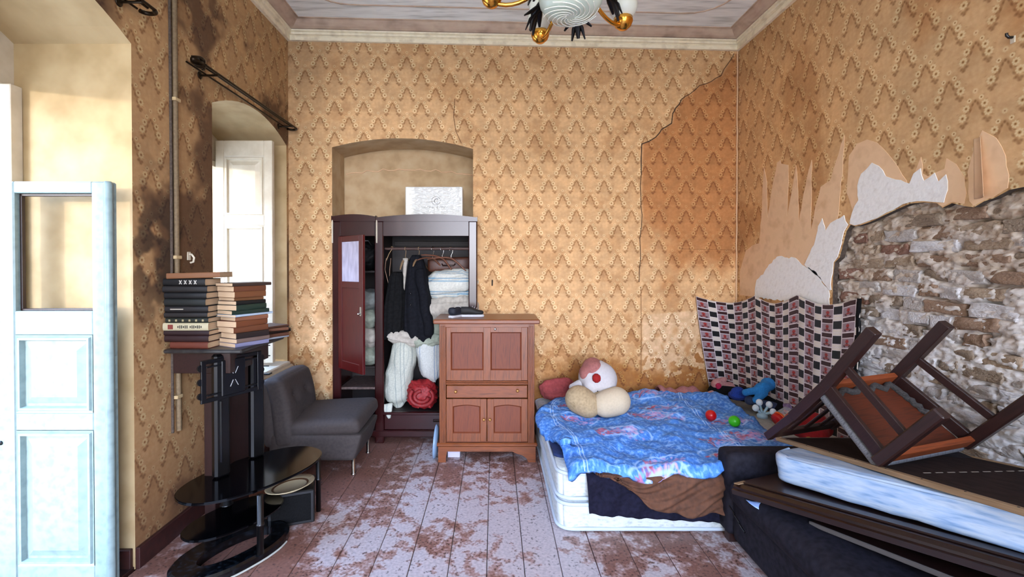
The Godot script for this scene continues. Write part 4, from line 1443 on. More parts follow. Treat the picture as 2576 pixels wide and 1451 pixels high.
	pillow(s, Vector3(0.30, 0.13, 0.26), 96, 0.03, 0.4, T(Vector3(0, 0.06, 0), 6, 0, -14))
	put("cover", s, linen, o)
	o = thing("pillow", "greyish crumpled pillow beside the cabinet edge inside the wardrobe", "pillow", Vector3(-0.58, 0.83, -4.20), Basis.IDENTITY)
	s = ST()
	pillow(s, Vector3(0.30, 0.14, 0.26), 97, 0.05, 0.4, T(Vector3(0, 0.06, 0), 0, 0, 8))
	put("cover", s, green_linen, o)
	o = thing("red_bundle", "bright red quilted jacket rolled up in the wardrobe foot", "jacket", Vector3(-0.645, 0.275, -4.15), Basis.IDENTITY)
	s = ST()
	var n6 := noise(98, 6.0, 4)
	soft(s, Vector3(0.29, 0.27, 0.24), 0.12, 22, func(_q: Vector3, p: Vector3) -> Vector3: return p + p.normalized() * (0.028 * n6.get_noise_3d(p.x * 2, p.y * 2, p.z * 2) - 0.016 * absf(sin((p.x + p.y * 1.6) * 34.0))), T(Vector3(0, 0.135, 0)))
	put("cloth", s, cloth(Color(0.62, 0.03, 0.06), 0.6, 0.2, 5.0, 99), o)
	s = ST()
	for r in [0.10, 0.06]:
		var pts := []
		for i in 14:
			var a: float = 0.4 + 4.6 * i / 13.0 + r * 20.0
			pts.append(Vector3(0.01 + cos(a) * r, 0.14 + sin(a) * r * 0.8, 0.115 + 0.10 * (0.10 - r)))
		tube(s, pts, 0.018, 8)
	put("rolled_fold", s, cloth(Color(0.58, 0.03, 0.05), 0.6, 0.2, 5.0, 100), o)
	# hanging clothes
	var navy := cloth(Color(0.030, 0.034, 0.06), 0.9, 0.25, 4.0, 101)
	var black := cloth(Color(0.014, 0.014, 0.019), 0.9, 0.3, 4.0, 102)
	o = thing("dark_jacket", "long navy jacket hanging open from a pale hanger in the wardrobe", "jacket", Vector3(-0.70, 0.87, -4.17), Basis.IDENTITY, "")
	s = ST()
	soft(s, Vector3(0.24, 0.78, 0.20), 0.06, 22, func(q: Vector3, p: Vector3) -> Vector3:
		var t := clampf((q.y + 1.0) / 2.0, 0.0, 1.0)
		p.x = p.x * lerpf(1.12, 0.42, pow(t, 2.4)) + 0.03 * (1.0 - t)
		p.z *= lerpf(1.0, 0.75, t)
		var w := 0.012 * sin(q.x * 9.0 + q.y * 1.3) * (1.0 - t * 0.6)
		return p + Vector3(0, 0, w), T(Vector3(0, 0.39, 0)))
	put("cloth", s, navy, o)
	s = ST()
	soft(s, Vector3(0.085, 0.60, 0.10), 0.035, 14, func(q: Vector3, p: Vector3) -> Vector3: return p + Vector3(0.03 * -q.y + 0.008 * sin(q.y * 7.0), 0, 0.01 * sin(q.y * 5.0)), T(Vector3(0.085, 0.36, 0.085), 0, 0, 3))
	put("sleeve", s, navy, o)
	for y in [0.34, 0.44]:
		var sb := ST()
		lathe(sb, [Vector2(0, 0), Vector2(0.009, 0), Vector2(0.008, 0.004), Vector2(0, 0.004)], 10, T(Vector3(-0.035, y, 0.108), 90, 0, 0))
		put("button", sb, flat(Color(0.05, 0.05, 0.06), 0.3), o)
	o = thing("dark_trousers", "black trousers folded over a hanger beside the navy jacket", "trousers", Vector3(-0.88, 0.92, -4.17))
	s = ST()
	soft(s, Vector3(0.19, 0.58, 0.22), 0.05, 18, func(q: Vector3, p: Vector3) -> Vector3:
		p.x = p.x * lerpf(1.0, 0.62, clampf(q.y, 0.0, 1.0)) + 0.02 * q.y
		return p + Vector3(0, 0.02 * q.x * (1.0 - q.y), 0.010 * sin(q.x * 11.0)), T(Vector3(0, 0.29, 0)))
	put("cloth", s, black, o)
	# shirt tail and strap
	o = thing("white_shirt", "white shirt collar showing beside the dark jacket", "shirt", Vector3(-0.785, 1.36, -4.12))
	s = ST()
	sheet(s, 5, 8, func(u: float, v: float) -> Vector3: return Vector3(-0.03 + u * lerpf(0.05, 0.02, v), 0.26 - 0.32 * v, 0.02 * sin(u * 3.0) + 0.01 * v), 0.004)
	put("collar", s, linen, o)
	o = thing("belts", "pale straps looped over a hanger at the rail's end", "belt", Vector3(-0.93, 1.40, -4.13))
	for q in [[-0.03, 0.02, 0.0], [0.015, -0.01, 0.015]]:
		s = ST()
		tube(s, [Vector3(q[0], 0.22, q[2]), Vector3(q[0] - 0.01, 0.12, q[2] + 0.01), Vector3(q[0] + q[1], 0.0, q[2] + 0.012), Vector3(q[0] + q[1] * 1.3, -0.05, q[2] + 0.012)], 0.009, 6, true, true, 0.35)
		put("strap", s, flat(Color(0.48, 0.37, 0.29), 0.5), o)
	s = ST()
	tube(s, [Vector3(-0.03, 0.2, 0), Vector3(-0.01, 0.26, -0.02), Vector3(0.02, 0.318, -0.05), Vector3(0.0, 0.325, -0.06)], 0.004, 6)
	put("hook", s, M.pale_wood, o)
	# hangers
	var hl := ["pale wooden hanger hooked at the front of the jacket", "thin pale hanger behind the jacket shoulder", "wooden hanger swung forwards over the blue striped quilt", "brown wooden hanger tilted steeply beside the wardrobe post", "pale hanger lying across the quilts at the wardrobe post"]
	var hx := [-0.80, -0.68, -0.555, -0.47, -0.39]
	var ang := [82.0, 80.0, 55.0, 35.0, 18.0]
	var til := [4.0, -4.0, -18.0, -30.0, -20.0]
	for i in 5:
		o = thing("hanger", hl[i], "hanger", Vector3(hx[i], 1.705, -4.18), Basis.from_euler(Vector3(0, deg_to_rad(ang[i]), 0)), "hangers on the wardrobe rail")
		s = ST()
		var hook := []
		for j in 10:
			var a := PI * 1.25 - PI * 1.4 * j / 9.0
			hook.append(Vector3(cos(a) * 0.018, sin(a) * 0.018 - 0.001, 0))
		hook.append(Vector3(0.012, -0.035, 0))
		hook.append(Vector3(0.0, -0.06, 0))
		hook.append(Vector3(0.0, -0.085, 0))
		tube(s, hook, 0.0028, 6)
		put("hook", s, M.pale_wood if i < 2 else M.chrome, o)
		s = ST()
		var arm := []
		for j in 11:
			var t := j / 10.0 * 2.0 - 1.0
			arm.append(Basis.from_euler(Vector3(0, 0, deg_to_rad(til[i]))) * Vector3(t * 0.2, -0.085 * pow(absf(t), 1.5), 0.02 * t * t) + Vector3(0, -0.085, 0))
		tube(s, arm, [0.006, 0.009, 0.010, 0.011, 0.012, 0.013, 0.012, 0.011, 0.010, 0.009, 0.006], 8, true, true, 0.7)
		put("shoulder", s, wood(103, [Color(0.34, 0.20, 0.14), Color(0.50, 0.33, 0.25)], 0.4, 0) if i > 1 else M.pale_wood, o)
	# the narrow side
	o = thing("black_bag", "black bag crammed on the upper shelf behind the narrow door", "bag", Vector3(-1.17, 1.512, -4.24))
	s = ST()
	pillow(s, Vector3(0.26, 0.26, 0.30), 104, 0.03, 0.2, T(Vector3(0, 0.13, 0)))
	put("body", s, cloth(Color(0.02, 0.02, 0.024), 0.6, 0.3, 5.0, 105), o)
	s = ST()
	tube(s, [Vector3(-0.07, 0.22, 0.08), Vector3(-0.05, 0.262, 0.11), Vector3(0.05, 0.262, 0.11), Vector3(0.07, 0.22, 0.08)], 0.008, 6)
	put("strap", s, M.black_metal, o)
	g = "bedding stacked behind the narrow door"
	var lab := ["lowest greenish pillow seen past the narrow wardrobe door", "second grey green pillow up behind the narrow door", "third pale pillow up behind the narrow door", "topmost grey pillow under the black bag's shelf"]
	for i in 4:
		o = thing("stored_pillow", lab[i], "pillow", Vector3(-1.165 + 0.01 * (i % 2), 0.664 + 0.165 * i, -4.24), Basis.IDENTITY, g)
		s = ST()
		pillow(s, Vector3(0.27, 0.175, 0.34), 106 + i, 0.03, 0.3, T(Vector3(0, 0.083, 0), 0, 0, 4.0 * (i % 3 - 1)), 14)
		put("cover", s, [green_linen, linen, green_linen, cloth(Color(0.50, 0.52, 0.50), 0.95, 0.12, 3.0, 110)][i], o)


# ---------------------------------------------------------------- writing cabinet
func sunk_panel(s: SurfaceTool, x0: float, x1: float, y0: float, y1: float, z: float, top_rise := 0.0, sink := 0.012) -> void:
	var out := [Vector2(x0, y0), Vector2(x0, y1)]
	if top_rise > 0.0:
		for i in range(1, 10):
			var t := i / 10.0
			out.append(Vector2(lerpf(x0, x1, t), y1 + top_rise * sin(PI * t)))
	out.append(Vector2(x1, y1))
	out.append(Vector2(x1, y0))
	var c := Vector2((x0 + x1) / 2, (y0 + y1) / 2)
	var inn := []
	for p in out:
		inn.append(p + Vector2(sign(c.x - p.x) * 0.009 if absf(c.x - p.x) > 0.02 else 0.0, 0.009 if p.y < c.y else -0.009))
	for i in out.size():
		var j := (i + 1) % out.size()
		quad(s, Vector3(out[i].x, out[i].y, z), Vector3(out[j].x, out[j].y, z), Vector3(inn[j].x, inn[j].y, z - sink), Vector3(inn[i].x, inn[i].y, z - sink))
	for i in range(1, inn.size() - 1):
		facing(s, [Vector3(inn[0].x, inn[0].y, z - sink), Vector3(inn[i].x, inn[i].y, z - sink), Vector3(inn[i + 1].x, inn[i + 1].y, z - sink)], Vector3(0, 0, 1))


func holed(s: SurfaceTool, x0: float, x1: float, y0: float, y1: float, holes: Array, z: float, t: float, rise := 0.0) -> void:
	# a framed board: stiles and rails round openings [x0, x1, y0, y1], split into plain blocks; an arched top rail if rise
	var xs := [x0]
	for h in holes:
		xs.append(h[0])
		xs.append(h[1])
	xs.append(x1)
	for i in range(0, xs.size(), 2):
		box(s, Vector3(xs[i + 1] - xs[i], y1 - y0, t), T(Vector3((xs[i] + xs[i + 1]) / 2, (y0 + y1) / 2, z - t / 2)), 0.002)
	for h in holes:
		box(s, Vector3(h[1] - h[0], h[2] - y0, t), T(Vector3((h[0] + h[1]) / 2, (y0 + h[2]) / 2, z - t / 2)), 0.0)
		var p := [Vector2(h[0], y1), Vector2(h[1], y1)]
		for i in 11:
			var u := i / 10.0
			p.append(Vector2(lerpf(h[1], h[0], u), h[3] + rise * sin(PI * u)))
		prism(s, s, pv(p), t, T(Vector3(0, 0, z)))


func knob(parent: Node3D, at: Vector3, r: float, m: Material) -> void:
	var s := ST()
	lathe(s, [Vector2(0, 0), Vector2(r * 0.6, 0), Vector2(r * 0.5, r * 0.6), Vector2(r, r * 1.1), Vector2(r * 0.95, r * 1.6), Vector2(r * 0.5, r * 1.95), Vector2(0, r * 2.0)], 14, T(at, 90, 0, 0))
	put("knob", s, m, parent)


func writing_cabinet() -> void:
	var o := thing("writing_cabinet", "brown oak fall-front writing cabinet with panelled doors beside the bed", "cabinet", Vector3(-0.06, 0, -3.66))
	var w := 0.376
	bx("top_board", Vector3(0.839, 0.036, 0.45), Vector3(-0.0025, 1.112, -0.205), M.oak_h, o, Vector3.ZERO, 0.007)
	bx("side_panel", Vector3(0.022, 0.97, 0.40), Vector3(-w + 0.012, 0.609, -0.215), M.oak, o)
	bx("side_panel", Vector3(0.022, 0.97, 0.40), Vector3(w - 0.012, 0.609, -0.215), M.oak, o)
	bx("back_panel", Vector3(0.72, 0.97, 0.012), Vector3(0, 0.609, -0.405), M.oak_panel, o, Vector3.ZERO, 0.0)
	for sx in [-1.0, 1.0]:
		var s := ST()
		box(s, Vector3(0.052, 0.97, 0.03), T(Vector3(sx * (w - 0.026), 0.609, -0.02)), 0.003)
		for k in 3:
			box(s, Vector3(0.008, 0.94, 0.01), T(Vector3(sx * (w - 0.026) + (k - 1) * 0.013, 0.609, -0.005)), 0.003)
		put("reeded_stile", s, M.oak, o)
	bx("cornice_rail", Vector3(0.70, 0.03, 0.03), Vector3(0, 1.08, -0.02), M.oak_h, o)
	# fall front
	var f := Node3D.new()
	f.name = "fall_front"
	o.add_child(f)
	var s1 := ST()
	var hs := [[-0.284, -0.028, 0.727, 1.028], [0.030, 0.272, 0.727, 1.028]]
	holed(s1, -0.322, 0.322, 0.645, 1.066, hs, -0.006, 0.022)
	put("frame", s1, M.oak, f)
	for h in hs:
		var s := ST()
		sunk_panel(s, h[0], h[1], h[2], h[3], -0.008, 0.0, 0.010)
		put("panel", s, M.oak_panel, f)
	var sl := ST()
	lathe(sl, [Vector2(0, 0), Vector2(0.011, 0), Vector2(0.010, 0.003), Vector2(0, 0.004)], 14, T(Vector3(0.065, 1.052, -0.006), 90, 0, 0))
	put("lock", sl, M.chrome, f)
	var s2 := ST()
	for q in [[0.637, 0.010, 0.008], [0.627, 0.008, 0.014], [0.617, 0.008, 0.006]]:
		box(s2, Vector3(0.645, q[1], 0.03 + q[2]), T(Vector3(0, q[0], -0.02 + q[2] / 2)), 0.003)
	put("moulding", s2, M.oak_h, o)
	var dw := Node3D.new()
	dw.name = "drawer"
	o.add_child(dw)
	bx("drawer_front", Vector3(0.640, 0.100, 0.022), Vector3(0, 0.557, -0.017), M.oak_h, dw, Vector3.ZERO, 0.004)
	var kn := flat(Color(0.66, 0.46, 0.25), 0.25, 0.6)
	knob(dw, Vector3(-0.246, 0.560, -0.007), 0.013, kn)
	knob(dw, Vector3(0.242, 0.567, -0.007), 0.013, kn)
	for sx in [-1.0, 1.0]:
		var d := Node3D.new()
		d.name = "door"
		o.add_child(d, true)
		var s := ST()
		var a: float = -0.322 if sx < 0 else 0.002
		var b: float = -0.002 if sx < 0 else 0.322
		var h := [a + 0.052, b - 0.05, 0.227, 0.440]
		holed(s, a, b, 0.163, 0.500, [h], -0.006, 0.022, 0.014)
		put("frame", s, M.oak, d)
		s = ST()
		sunk_panel(s, h[0], h[1], h[2], h[3], -0.008, 0.014, 0.010)
		put("panel", s, M.oak_panel, d)
		knob(d, Vector3(sx * 0.024, 0.338, -0.007), 0.012, kn)
	bx("bottom_board", Vector3(0.70, 0.02, 0.38), Vector3(0, 0.15, -0.21), M.oak_panel, o)
	var sp := ST()
	box(sp, Vector3(0.80, 0.030, 0.43), T(Vector3(0, 0.138, -0.205)), 0.010)
	put("plinth", sp, M.oak_h, o)
	var ss := ST()
	var p := [Vector2(-0.385, 0.123), Vector2(0.385, 0.123), Vector2(0.385, 0.0), Vector2(0.325, 0.0), Vector2(0.315, 0.03), Vector2(0.28, 0.055), Vector2(0.24, 0.066), Vector2(0.20, 0.085), Vector2(-0.315, 0.085), Vector2(-0.325, 0.03), Vector2(-0.325, 0.0), Vector2(-0.385, 0.0)]
	prism(ss, ss, pv(p), 0.024, T(Vector3(0, 0, 0.002)))
	put("skirt", ss, M.oak_h, o)
	for sx in [-1.0, 1.0]:
		bx("foot", Vector3(0.05, 0.123, 0.05), Vector3(sx * 0.355, 0.0615, -0.385), M.oak, o)
	# shoes on the top
	var navy := flat(Color(0.035, 0.06, 0.12), 0.7)
	var grey := flat(Color(0.05, 0.05, 0.055), 0.7)
	var lab := ["blue shoe with its heel turned forwards on the cabinet", "dark grey shoe with its toe pointing right on the cabinet"]
	for i in 2:
		o = thing("shoe", lab[i], "shoe", Vector3([-0.302, -0.195][i], 1.13, [-3.82, -3.84][i]), Basis.from_euler(Vector3(0, deg_to_rad([150.0, 95.0][i]), 0)), "pair of shoes on the cabinet")
		var s := ST()
		soft(s, Vector3(0.078, 0.022, 0.22), 0.011, 10, func(q: Vector3, v: Vector3) -> Vector3:
			v.x *= 0.86 + 0.14 * sin(q.z * 2.4 + 0.4)
			v.x *= 1.0 - 0.35 * pow(absf(q.z), 6.0)
			return v, T(Vector3(0, 0.011, 0)))
		put("sole", s, flat(Color(0.72, 0.72, 0.74), 0.6), o)
		s = ST()
		soft(s, Vector3(0.074, 0.075, 0.21), 0.034, 14, func(q: Vector3, v: Vector3) -> Vector3:
			var t := clampf((q.z + 1.0) / 2.0, 0.0, 1.0)
			v.y = (v.y + 0.0375) * lerpf(1.0, 0.52, smoothstep(0.35, 0.85, t)) - 0.0375
			if q.y > 0.5 and t < 0.5:
				v.y -= 0.05 * (1.0 - pow(absf(q.x), 2.0)) * smoothstep(-0.95, -0.6, q.z) * smoothstep(0.5, 0.3, t)
			return v, T(Vector3(0, 0.055, 0)))
		put("upper", s, [navy, grey][i], o)
		s = ST()
		for k in 4:
			tube(s, [Vector3(-0.018, 0.083 - k * 0.007, 0.01 + k * 0.018), Vector3(0, 0.089 - k * 0.007, 0.012 + k * 0.018), Vector3(0.018, 0.083 - k * 0.007, 0.01 + k * 0.018)], 0.0025, 5)
		put("laces", s, flat(Color(0.7, 0.7, 0.7), 0.8), o)
	# small things on the floor by it
	o = thing("leaning_tray", "small round pale-rimmed tray leaning between wardrobe and cabinet", "tray", Vector3(-0.468, 0.0, -3.74), Basis.from_euler(Vector3(0, 0, deg_to_rad(-3))))
	var s8 := ST()
	lathe(s8, [Vector2(0, -0.006), Vector2(0.10, -0.006), Vector2(0.125, 0.004), Vector2(0.135, 0.02), Vector2(0.128, 0.022), Vector2(0.118, 0.008), Vector2(0.095, 0.0), Vector2(0, 0.0)], 28, T(Vector3(0, 0.135, 0), 0, 0, 90))
	put("dish", s8, flat(Color(0.48, 0.58, 0.68), 0.25), o)
	o = thing("white_box", "small pale box pushed under the cabinet behind its front foot", "box", Vector3(-0.33, 0.0, -3.80))
	bx("body", Vector3(0.10, 0.09, 0.10), Vector3(0, 0.045, 0), flat(Color(0.74, 0.72, 0.78), 0.7), o)
	bx("lid", Vector3(0.104, 0.02, 0.104), Vector3(0, 0.092, 0), flat(Color(0.74, 0.72, 0.78), 0.7), o)


# ---------------------------------------------------------------- bed
func mattress(label: String, at: Vector3, size: Vector3, sd: int) -> void:
	var o := thing("mattress", label, "mattress", at)
	var nz := noise(sd, 3.0, 3)
	var s := ST()
	soft(s, size, 0.035, 40, func(q: Vector3, p: Vector3) -> Vector3:
		# round the plan's corners, then a little slump
		var hx := size.x / 2.0
		var hz := size.z / 2.0
		var r := 0.09
		var cx := clampf(p.x, -hx + r, hx - r)
		var cz := clampf(p.z, -hz + r, hz - r)
		var d := Vector2(p.x - cx, p.z - cz)
		if absf(p.x) > hx - r and absf(p.z) > hz - r and d.length() > 1e-5:
			var m := maxf(absf(d.x), absf(d.y))
			d = d.normalized() * m
			p.x = cx + d.x
			p.z = cz + d.y
		var k := 0.0
		if absf(q.y) < 0.9:
			k = 0.006 * sin(p.x * 21.0 + p.z * 21.0 + 1.5 * sin(p.y * 30.0))
		return p + Vector3(nz.get_noise_2d(p.z, p.y) * 0.006, nz.get_noise_2d(p.x, p.z) * 0.008, nz.get_noise_2d(p.x, p.y + 4.0) * 0.008 + k), T(Vector3(0, size.y / 2, 0)))
	var tick := mottled(120, [Color(0.60, 0.62, 0.60), Color(0.74, 0.76, 0.75), Color(0.78, 0.80, 0.79), Color(0.66, 0.66, 0.62)], Vector3(2.0, 4.0, 2.0), 0.8, 0.03, 0.9)
	put("ticking", s, tick, o)
	for y in [0.016, size.y - 0.016]:
		s = ST()
		var pts := []
		var hx := size.x / 2.0
		var hz := size.z / 2.0
		var r := 0.09
		for k in 4:
			var c := Vector2([hx - r, hx - r, -hx + r, -hx + r][k], [-hz + r, hz - r, hz - r, -hz + r][k])
			for i in 7:
				var a := -PI / 2 + PI / 2 * (k + i / 6.0)
				pts.append(Vector3(c.x + cos(a) * (r + 0.001), y, c.y + sin(a) * (r + 0.001)))
		pts.append(pts[0])
		tube(s, pts, 0.011, 8, true, false)
		put("piping", s, flat(Color(0.72, 0.76, 0.80), 0.7), o)


func bed_h(x: float, z: float) -> float:
	# the top of the blue quilt
	var n := noise_cache.bed as FastNoiseLite
	var n2 := noise_cache.bed2 as FastNoiseLite
	var h := 0.408 + 0.036 * n.get_noise_2d(x, z) + 0.016 * n2.get_noise_2d(x, z)
	h += 0.055 * exp(-pow((x - 1.42) / 0.30, 2) - pow((z + 4.02) / 0.28, 2))
	h += 0.045 * exp(-pow((x - 1.98) / 0.18, 2) - pow((z + 3.95) / 0.25, 2))
	h += 0.03 * exp(-pow((x - 1.05) / 0.25, 2) - pow((z + 3.25) / 0.2, 2))
	h -= 0.03 * exp(-pow((x - 0.72) / 0.2, 2) - pow((z + 3.6) / 0.25, 2))
	h += 0.02 * exp(-pow((x - 0.5) / 0.12, 2) - pow((z + 3.1) / 0.4, 2))
	return h


func quilt_print() -> ImageTexture:
	var w := 1024
	var im := Image.create(w, w, false, Image.FORMAT_RGB8)
	var n1 := noise(130, 0.010, 4).get_seamless_image(w, w)
	var n2 := noise(131, 0.05, 4).get_seamless_image(w, w)
	n1.convert(Image.FORMAT_L8)
	n2.convert(Image.FORMAT_L8)
	var d1 := n1.get_data()
	var d2 := n2.get_data()
	var out := PackedByteArray()
	out.resize(w * w * 3)
	for i in w * w:
		var a := d1[i] / 255.0
		var b := d2[i] / 255.0
		var r := 0.24 + 0.10 * a
		var g := 0.46 + 0.12 * a
		var bl := 0.78 + 0.08 * a
		var t := smoothstep(0.56, 0.66, b) * 0.55
		r = lerpf(r, 0.62, t)
		g = lerpf(g, 0.76, t)
		bl = lerpf(bl, 0.92, t)
		t = smoothstep(0.60, 0.72, 1.0 - b) * 0.45
		r = lerpf(r, 0.12, t)
		g = lerpf(g, 0.32, t)
		bl = lerpf(bl, 0.66, t)
		out[i * 3] = int(r * 255)
		out[i * 3 + 1] = int(g * 255)
		out[i * 3 + 2] = int(bl * 255)
	im = Image.create_from_data(w, w, false, Image.FORMAT_RGB8, out)
	var k := RandomNumberGenerator.new()
	k.seed = 21
	for f in 17:   # flower sprays: a red heart, a lilac cloud, pale scrolls
		var x := k.randf_range(0, w)
		var y := k.randf_range(0, w)
		if f < 6:
			x = [330, 240, 660, 160, 560, 800][f]
			y = [840, 560, 640, 190, 250, 420][f]
		for i in 46:
			var a := k.randf_range(0, TAU)
			var r := k.randf_range(6, 62)
			dab(im, x + 44 + cos(a) * r * 1.2, y + sin(a) * r * 0.8, k.randf_range(7, 18), k.randf_range(4, 10), Color(0.66, 0.52, 0.78).lerp(Color(0.82, 0.66, 0.82), k.randf()), 0.75, 0.3, a)
		for i in 16:
			var a := k.randf_range(0, TAU)
			var r := k.randf_range(0, 34)
			dab(im, x - 34 + cos(a) * r * 1.3, y + sin(a) * r, k.randf_range(8, 18), k.randf_range(5, 9), Color(0.72, 0.28, 0.36).lerp(Color(0.80, 0.42, 0.52), k.randf()), 0.7, 0.4, a)
		for q in 3:
			var p := []
			var a0 := k.randf_range(0, TAU)
			var rr := k.randf_range(36, 90)
			for i in 14:
				var a := a0 + i * 0.23
				p.append(Vector2(x + cos(a) * rr * 1.2 + i * 3, y + sin(a) * rr * 0.7))
			stroke(im, p, k.randf_range(4, 8), Color(0.66, 0.78, 0.94), 0.6, 0.3)
	for i in 90:   # loose pale brush marks
		var x := k.randf_range(0, w)
		var y := k.randf_range(0, w)
		var a := k.randf_range(-0.9, 0.9)
		var l := k.randf_range(14, 60)
		stroke(im, [Vector2(x, y), Vector2(x + cos(a) * l, y + sin(a) * l)], k.randf_range(2, 5), Color(0.62, 0.76, 0.94), 0.55, 0.2)
	for x in [60.0, 72.0, 700.0, 712.0]:
		stroke(im, [Vector2(x, 0), Vector2(x + 10, 400), Vector2(x - 6, 1023)], 2.5, Color(0.74, 0.84, 0.96), 0.7, 0.3)
	return tex(im)


func bed() -> void:
	var nb := noise(140, 2.4, 3)
	noise_cache.bed = nb
	noise_cache.bed2 = noise(141, 7.0, 3)
	mattress("lower white quilted mattress lying straight on the plank floor", Vector3(1.31, 0.0, -3.47), Vector3(1.88, 0.175, 1.54), 1)
	mattress("upper white quilted mattress under the blue quilt", Vector3(1.30, 0.176, -3.47), Vector3(1.86, 0.175, 1.53), 2)
	# navy sheet hanging at the foot
	var s := ST()
	sheet(s, 60, 34, func(u: float, v: float) -> Vector3:
		var x := lerpf(0.53, 1.50, u)
		var low := lerpf(0.115, 0.055, u) + 0.006 * sin(u * 31.0)
		if v < 0.3:
			var t := v / 0.3
			return Vector3(x, 0.362 + 0.003 * sin(x * 40), lerpf(-2.95, -2.702, t))
		var t := (v - 0.3) / 0.7
		var fold := 0.010 * sin(x * 34.0 + t * 6.0) + 0.006 * sin(x * 71.0 - t * 9.0)
		return Vector3(x - 0.02 * t * sin(x * 9.0), lerpf(0.36, low, t), -2.672 + (fold + 0.004) * smoothstep(0.0, 0.25, t) - 0.02 * (1.0 - smoothstep(0.0, 0.1, t))), 0.004)
	tag(put("bed_sheet", s, cloth(Color(0.05, 0.045, 0.12), 0.9, 0.25, 4.0, 142)), "dark navy sheet hanging over the mattresses below the brown blanket", "sheet")
	# brown blanket
	s = ST()
	sheet(s, 64, 40, func(u: float, v: float) -> Vector3:
		var x := lerpf(0.575, 1.55, u)
		var drop := 0.235 * smoothstep(-0.03, 0.42, u) * (1.0 - 0.04 * sin(u * 20.0))
		if v < 0.3:
			var t := v / 0.3
			return Vector3(x, 0.372 + 0.003 * sin(x * 30), lerpf(-2.98, -2.69, t))
		var t := (v - 0.3) / 0.7
		var fold := 0.020 * sin((x * 1.1 + t * 0.30) * 26.0) + 0.008 * sin((x + t * 0.5) * 57.0)
		var z := -2.628 + fold * 0.8 * smoothstep(0.02, 0.3, t) + 0.006 * t - 0.04 * (1.0 - smoothstep(0.0, 0.12, t))
		return Vector3(x + 0.05 * t * (1.0 - u), 0.37 - t * drop, z), 0.009)
	tag(put("blanket", s, cloth(Color(0.36, 0.19, 0.09), 0.85, 0.25, 3.0, 143, 0.3)), "brown velvety blanket folded over the foot of the bed", "blanket")
	# blue flowered quilt
	s = ST()
	sheet(s, 110, 96, func(u: float, v: float) -> Vector3:
		var z := lerpf(-4.12, -2.618, v)
		var xl := lerpf(0.33, 0.445, smoothstep(0.45, 1.0, v)) + 0.02 * sin(v * 11.0)
		if v < 0.22:
			xl += 0.9 * pow((0.22 - v) / 0.22, 2.0) * 0.35
		var x := lerpf(xl, 1.98 - 0.10 * v, u)
		if u < 0.3 and v > 0.8:   # a rounded near corner
			z -= 0.05 * pow(1.0 - u / 0.3, 3.0)
		var h := bed_h(x, z)
		h -= 0.035 * pow(1.0 - smoothstep(0.0, 0.045, u), 2.0)
		h -= 0.05 * pow(1.0 - smoothstep(0.0, 0.04, 1.0 - v), 2.0)
		h -= 0.02 * pow(1.0 - smoothstep(0.0, 0.05, v), 2.0)
		# quilted channels
		var qx := absf(fmod(x * 1.0 + z * 0.55 + 20.0, 0.15) / 0.15 - 0.5) * 2.0
		h += 0.007 * (1.0 - pow(qx, 6.0)) - 0.004
		var edge := minf(minf(u, 1.0 - u), 1.0 - v)
		h += 0.012 * sin(x * 24.0 + z * 9.0) * smoothstep(0.14, 0.0, edge)
		z += 0.012 * sin(x * 17.0) * smoothstep(0.9, 1.0, v)
		return Vector3(x, h, z), 0.034, Vector2(0.92, 0.86))
	var qm := flat(Color.WHITE, 0.85)
	qm.albedo_texture = quilt_print()
	tag(put("blue_quilt", s, qm), "rumpled blue quilt printed with pink and lilac flowers", "quilt")
	# dark blue cloth under the quilt's side
	s = ST()
	sheet(s, 10, 14, func(u: float, v: float) -> Vector3:
		var x := lerpf(0.375, 0.56, u)
		return Vector3(x, 0.360 + 0.006 * sin(v * 9.0 + u * 5.0), lerpf(-3.35, -2.93, v) + 0.03 * sin(u * 5.0)), 0.012)
	tag(put("folded_cloth", s, cloth(Color(0.03, 0.13, 0.34), 0.9, 0.2, 4.0, 144)), "deep blue cloth showing under the quilt's side edge on the mattress", "cloth")
	# pink cloths at the back
	s = ST()
	sheet(s, 24, 14, func(u: float, v: float) -> Vector3:
		return Vector3(lerpf(1.46, 1.83, u), 0.415 + 0.030 * sin(u * 9.0 + 1.0) * v + 0.045 * sin(PI * v) + 0.01 * sin(u * 23), lerpf(-4.26, -4.06, v)), 0.012)
	tag(put("pink_cloth", s, cloth(Color(0.66, 0.42, 0.42), 0.95, 0.15, 5.0, 145)), "crumpled pink cloth lying along the wall behind the quilt", "cloth")
	s = ST()
	pillow(s, Vector3(0.30, 0.20, 0.16), 146, 0.025, 0.5, T(Vector3(0, 0, 0), 20, 0, 10))
	tag(put("pink_cushion", s, cloth(Color(0.62, 0.24, 0.24), 0.95, 0.15, 4.0, 147), null, T(Vector3(0.555, 0.46, -4.12))), "pink red cushion squeezed behind the plush dog by the cabinet", "cushion")


func plush(called: String, caps: Array, m: Material, parent: Node3D, cell := 0.010, k := 0.02) -> void:
	var s := ST()
	blob(s, caps, cell, k)
	put(called, s, m, parent)


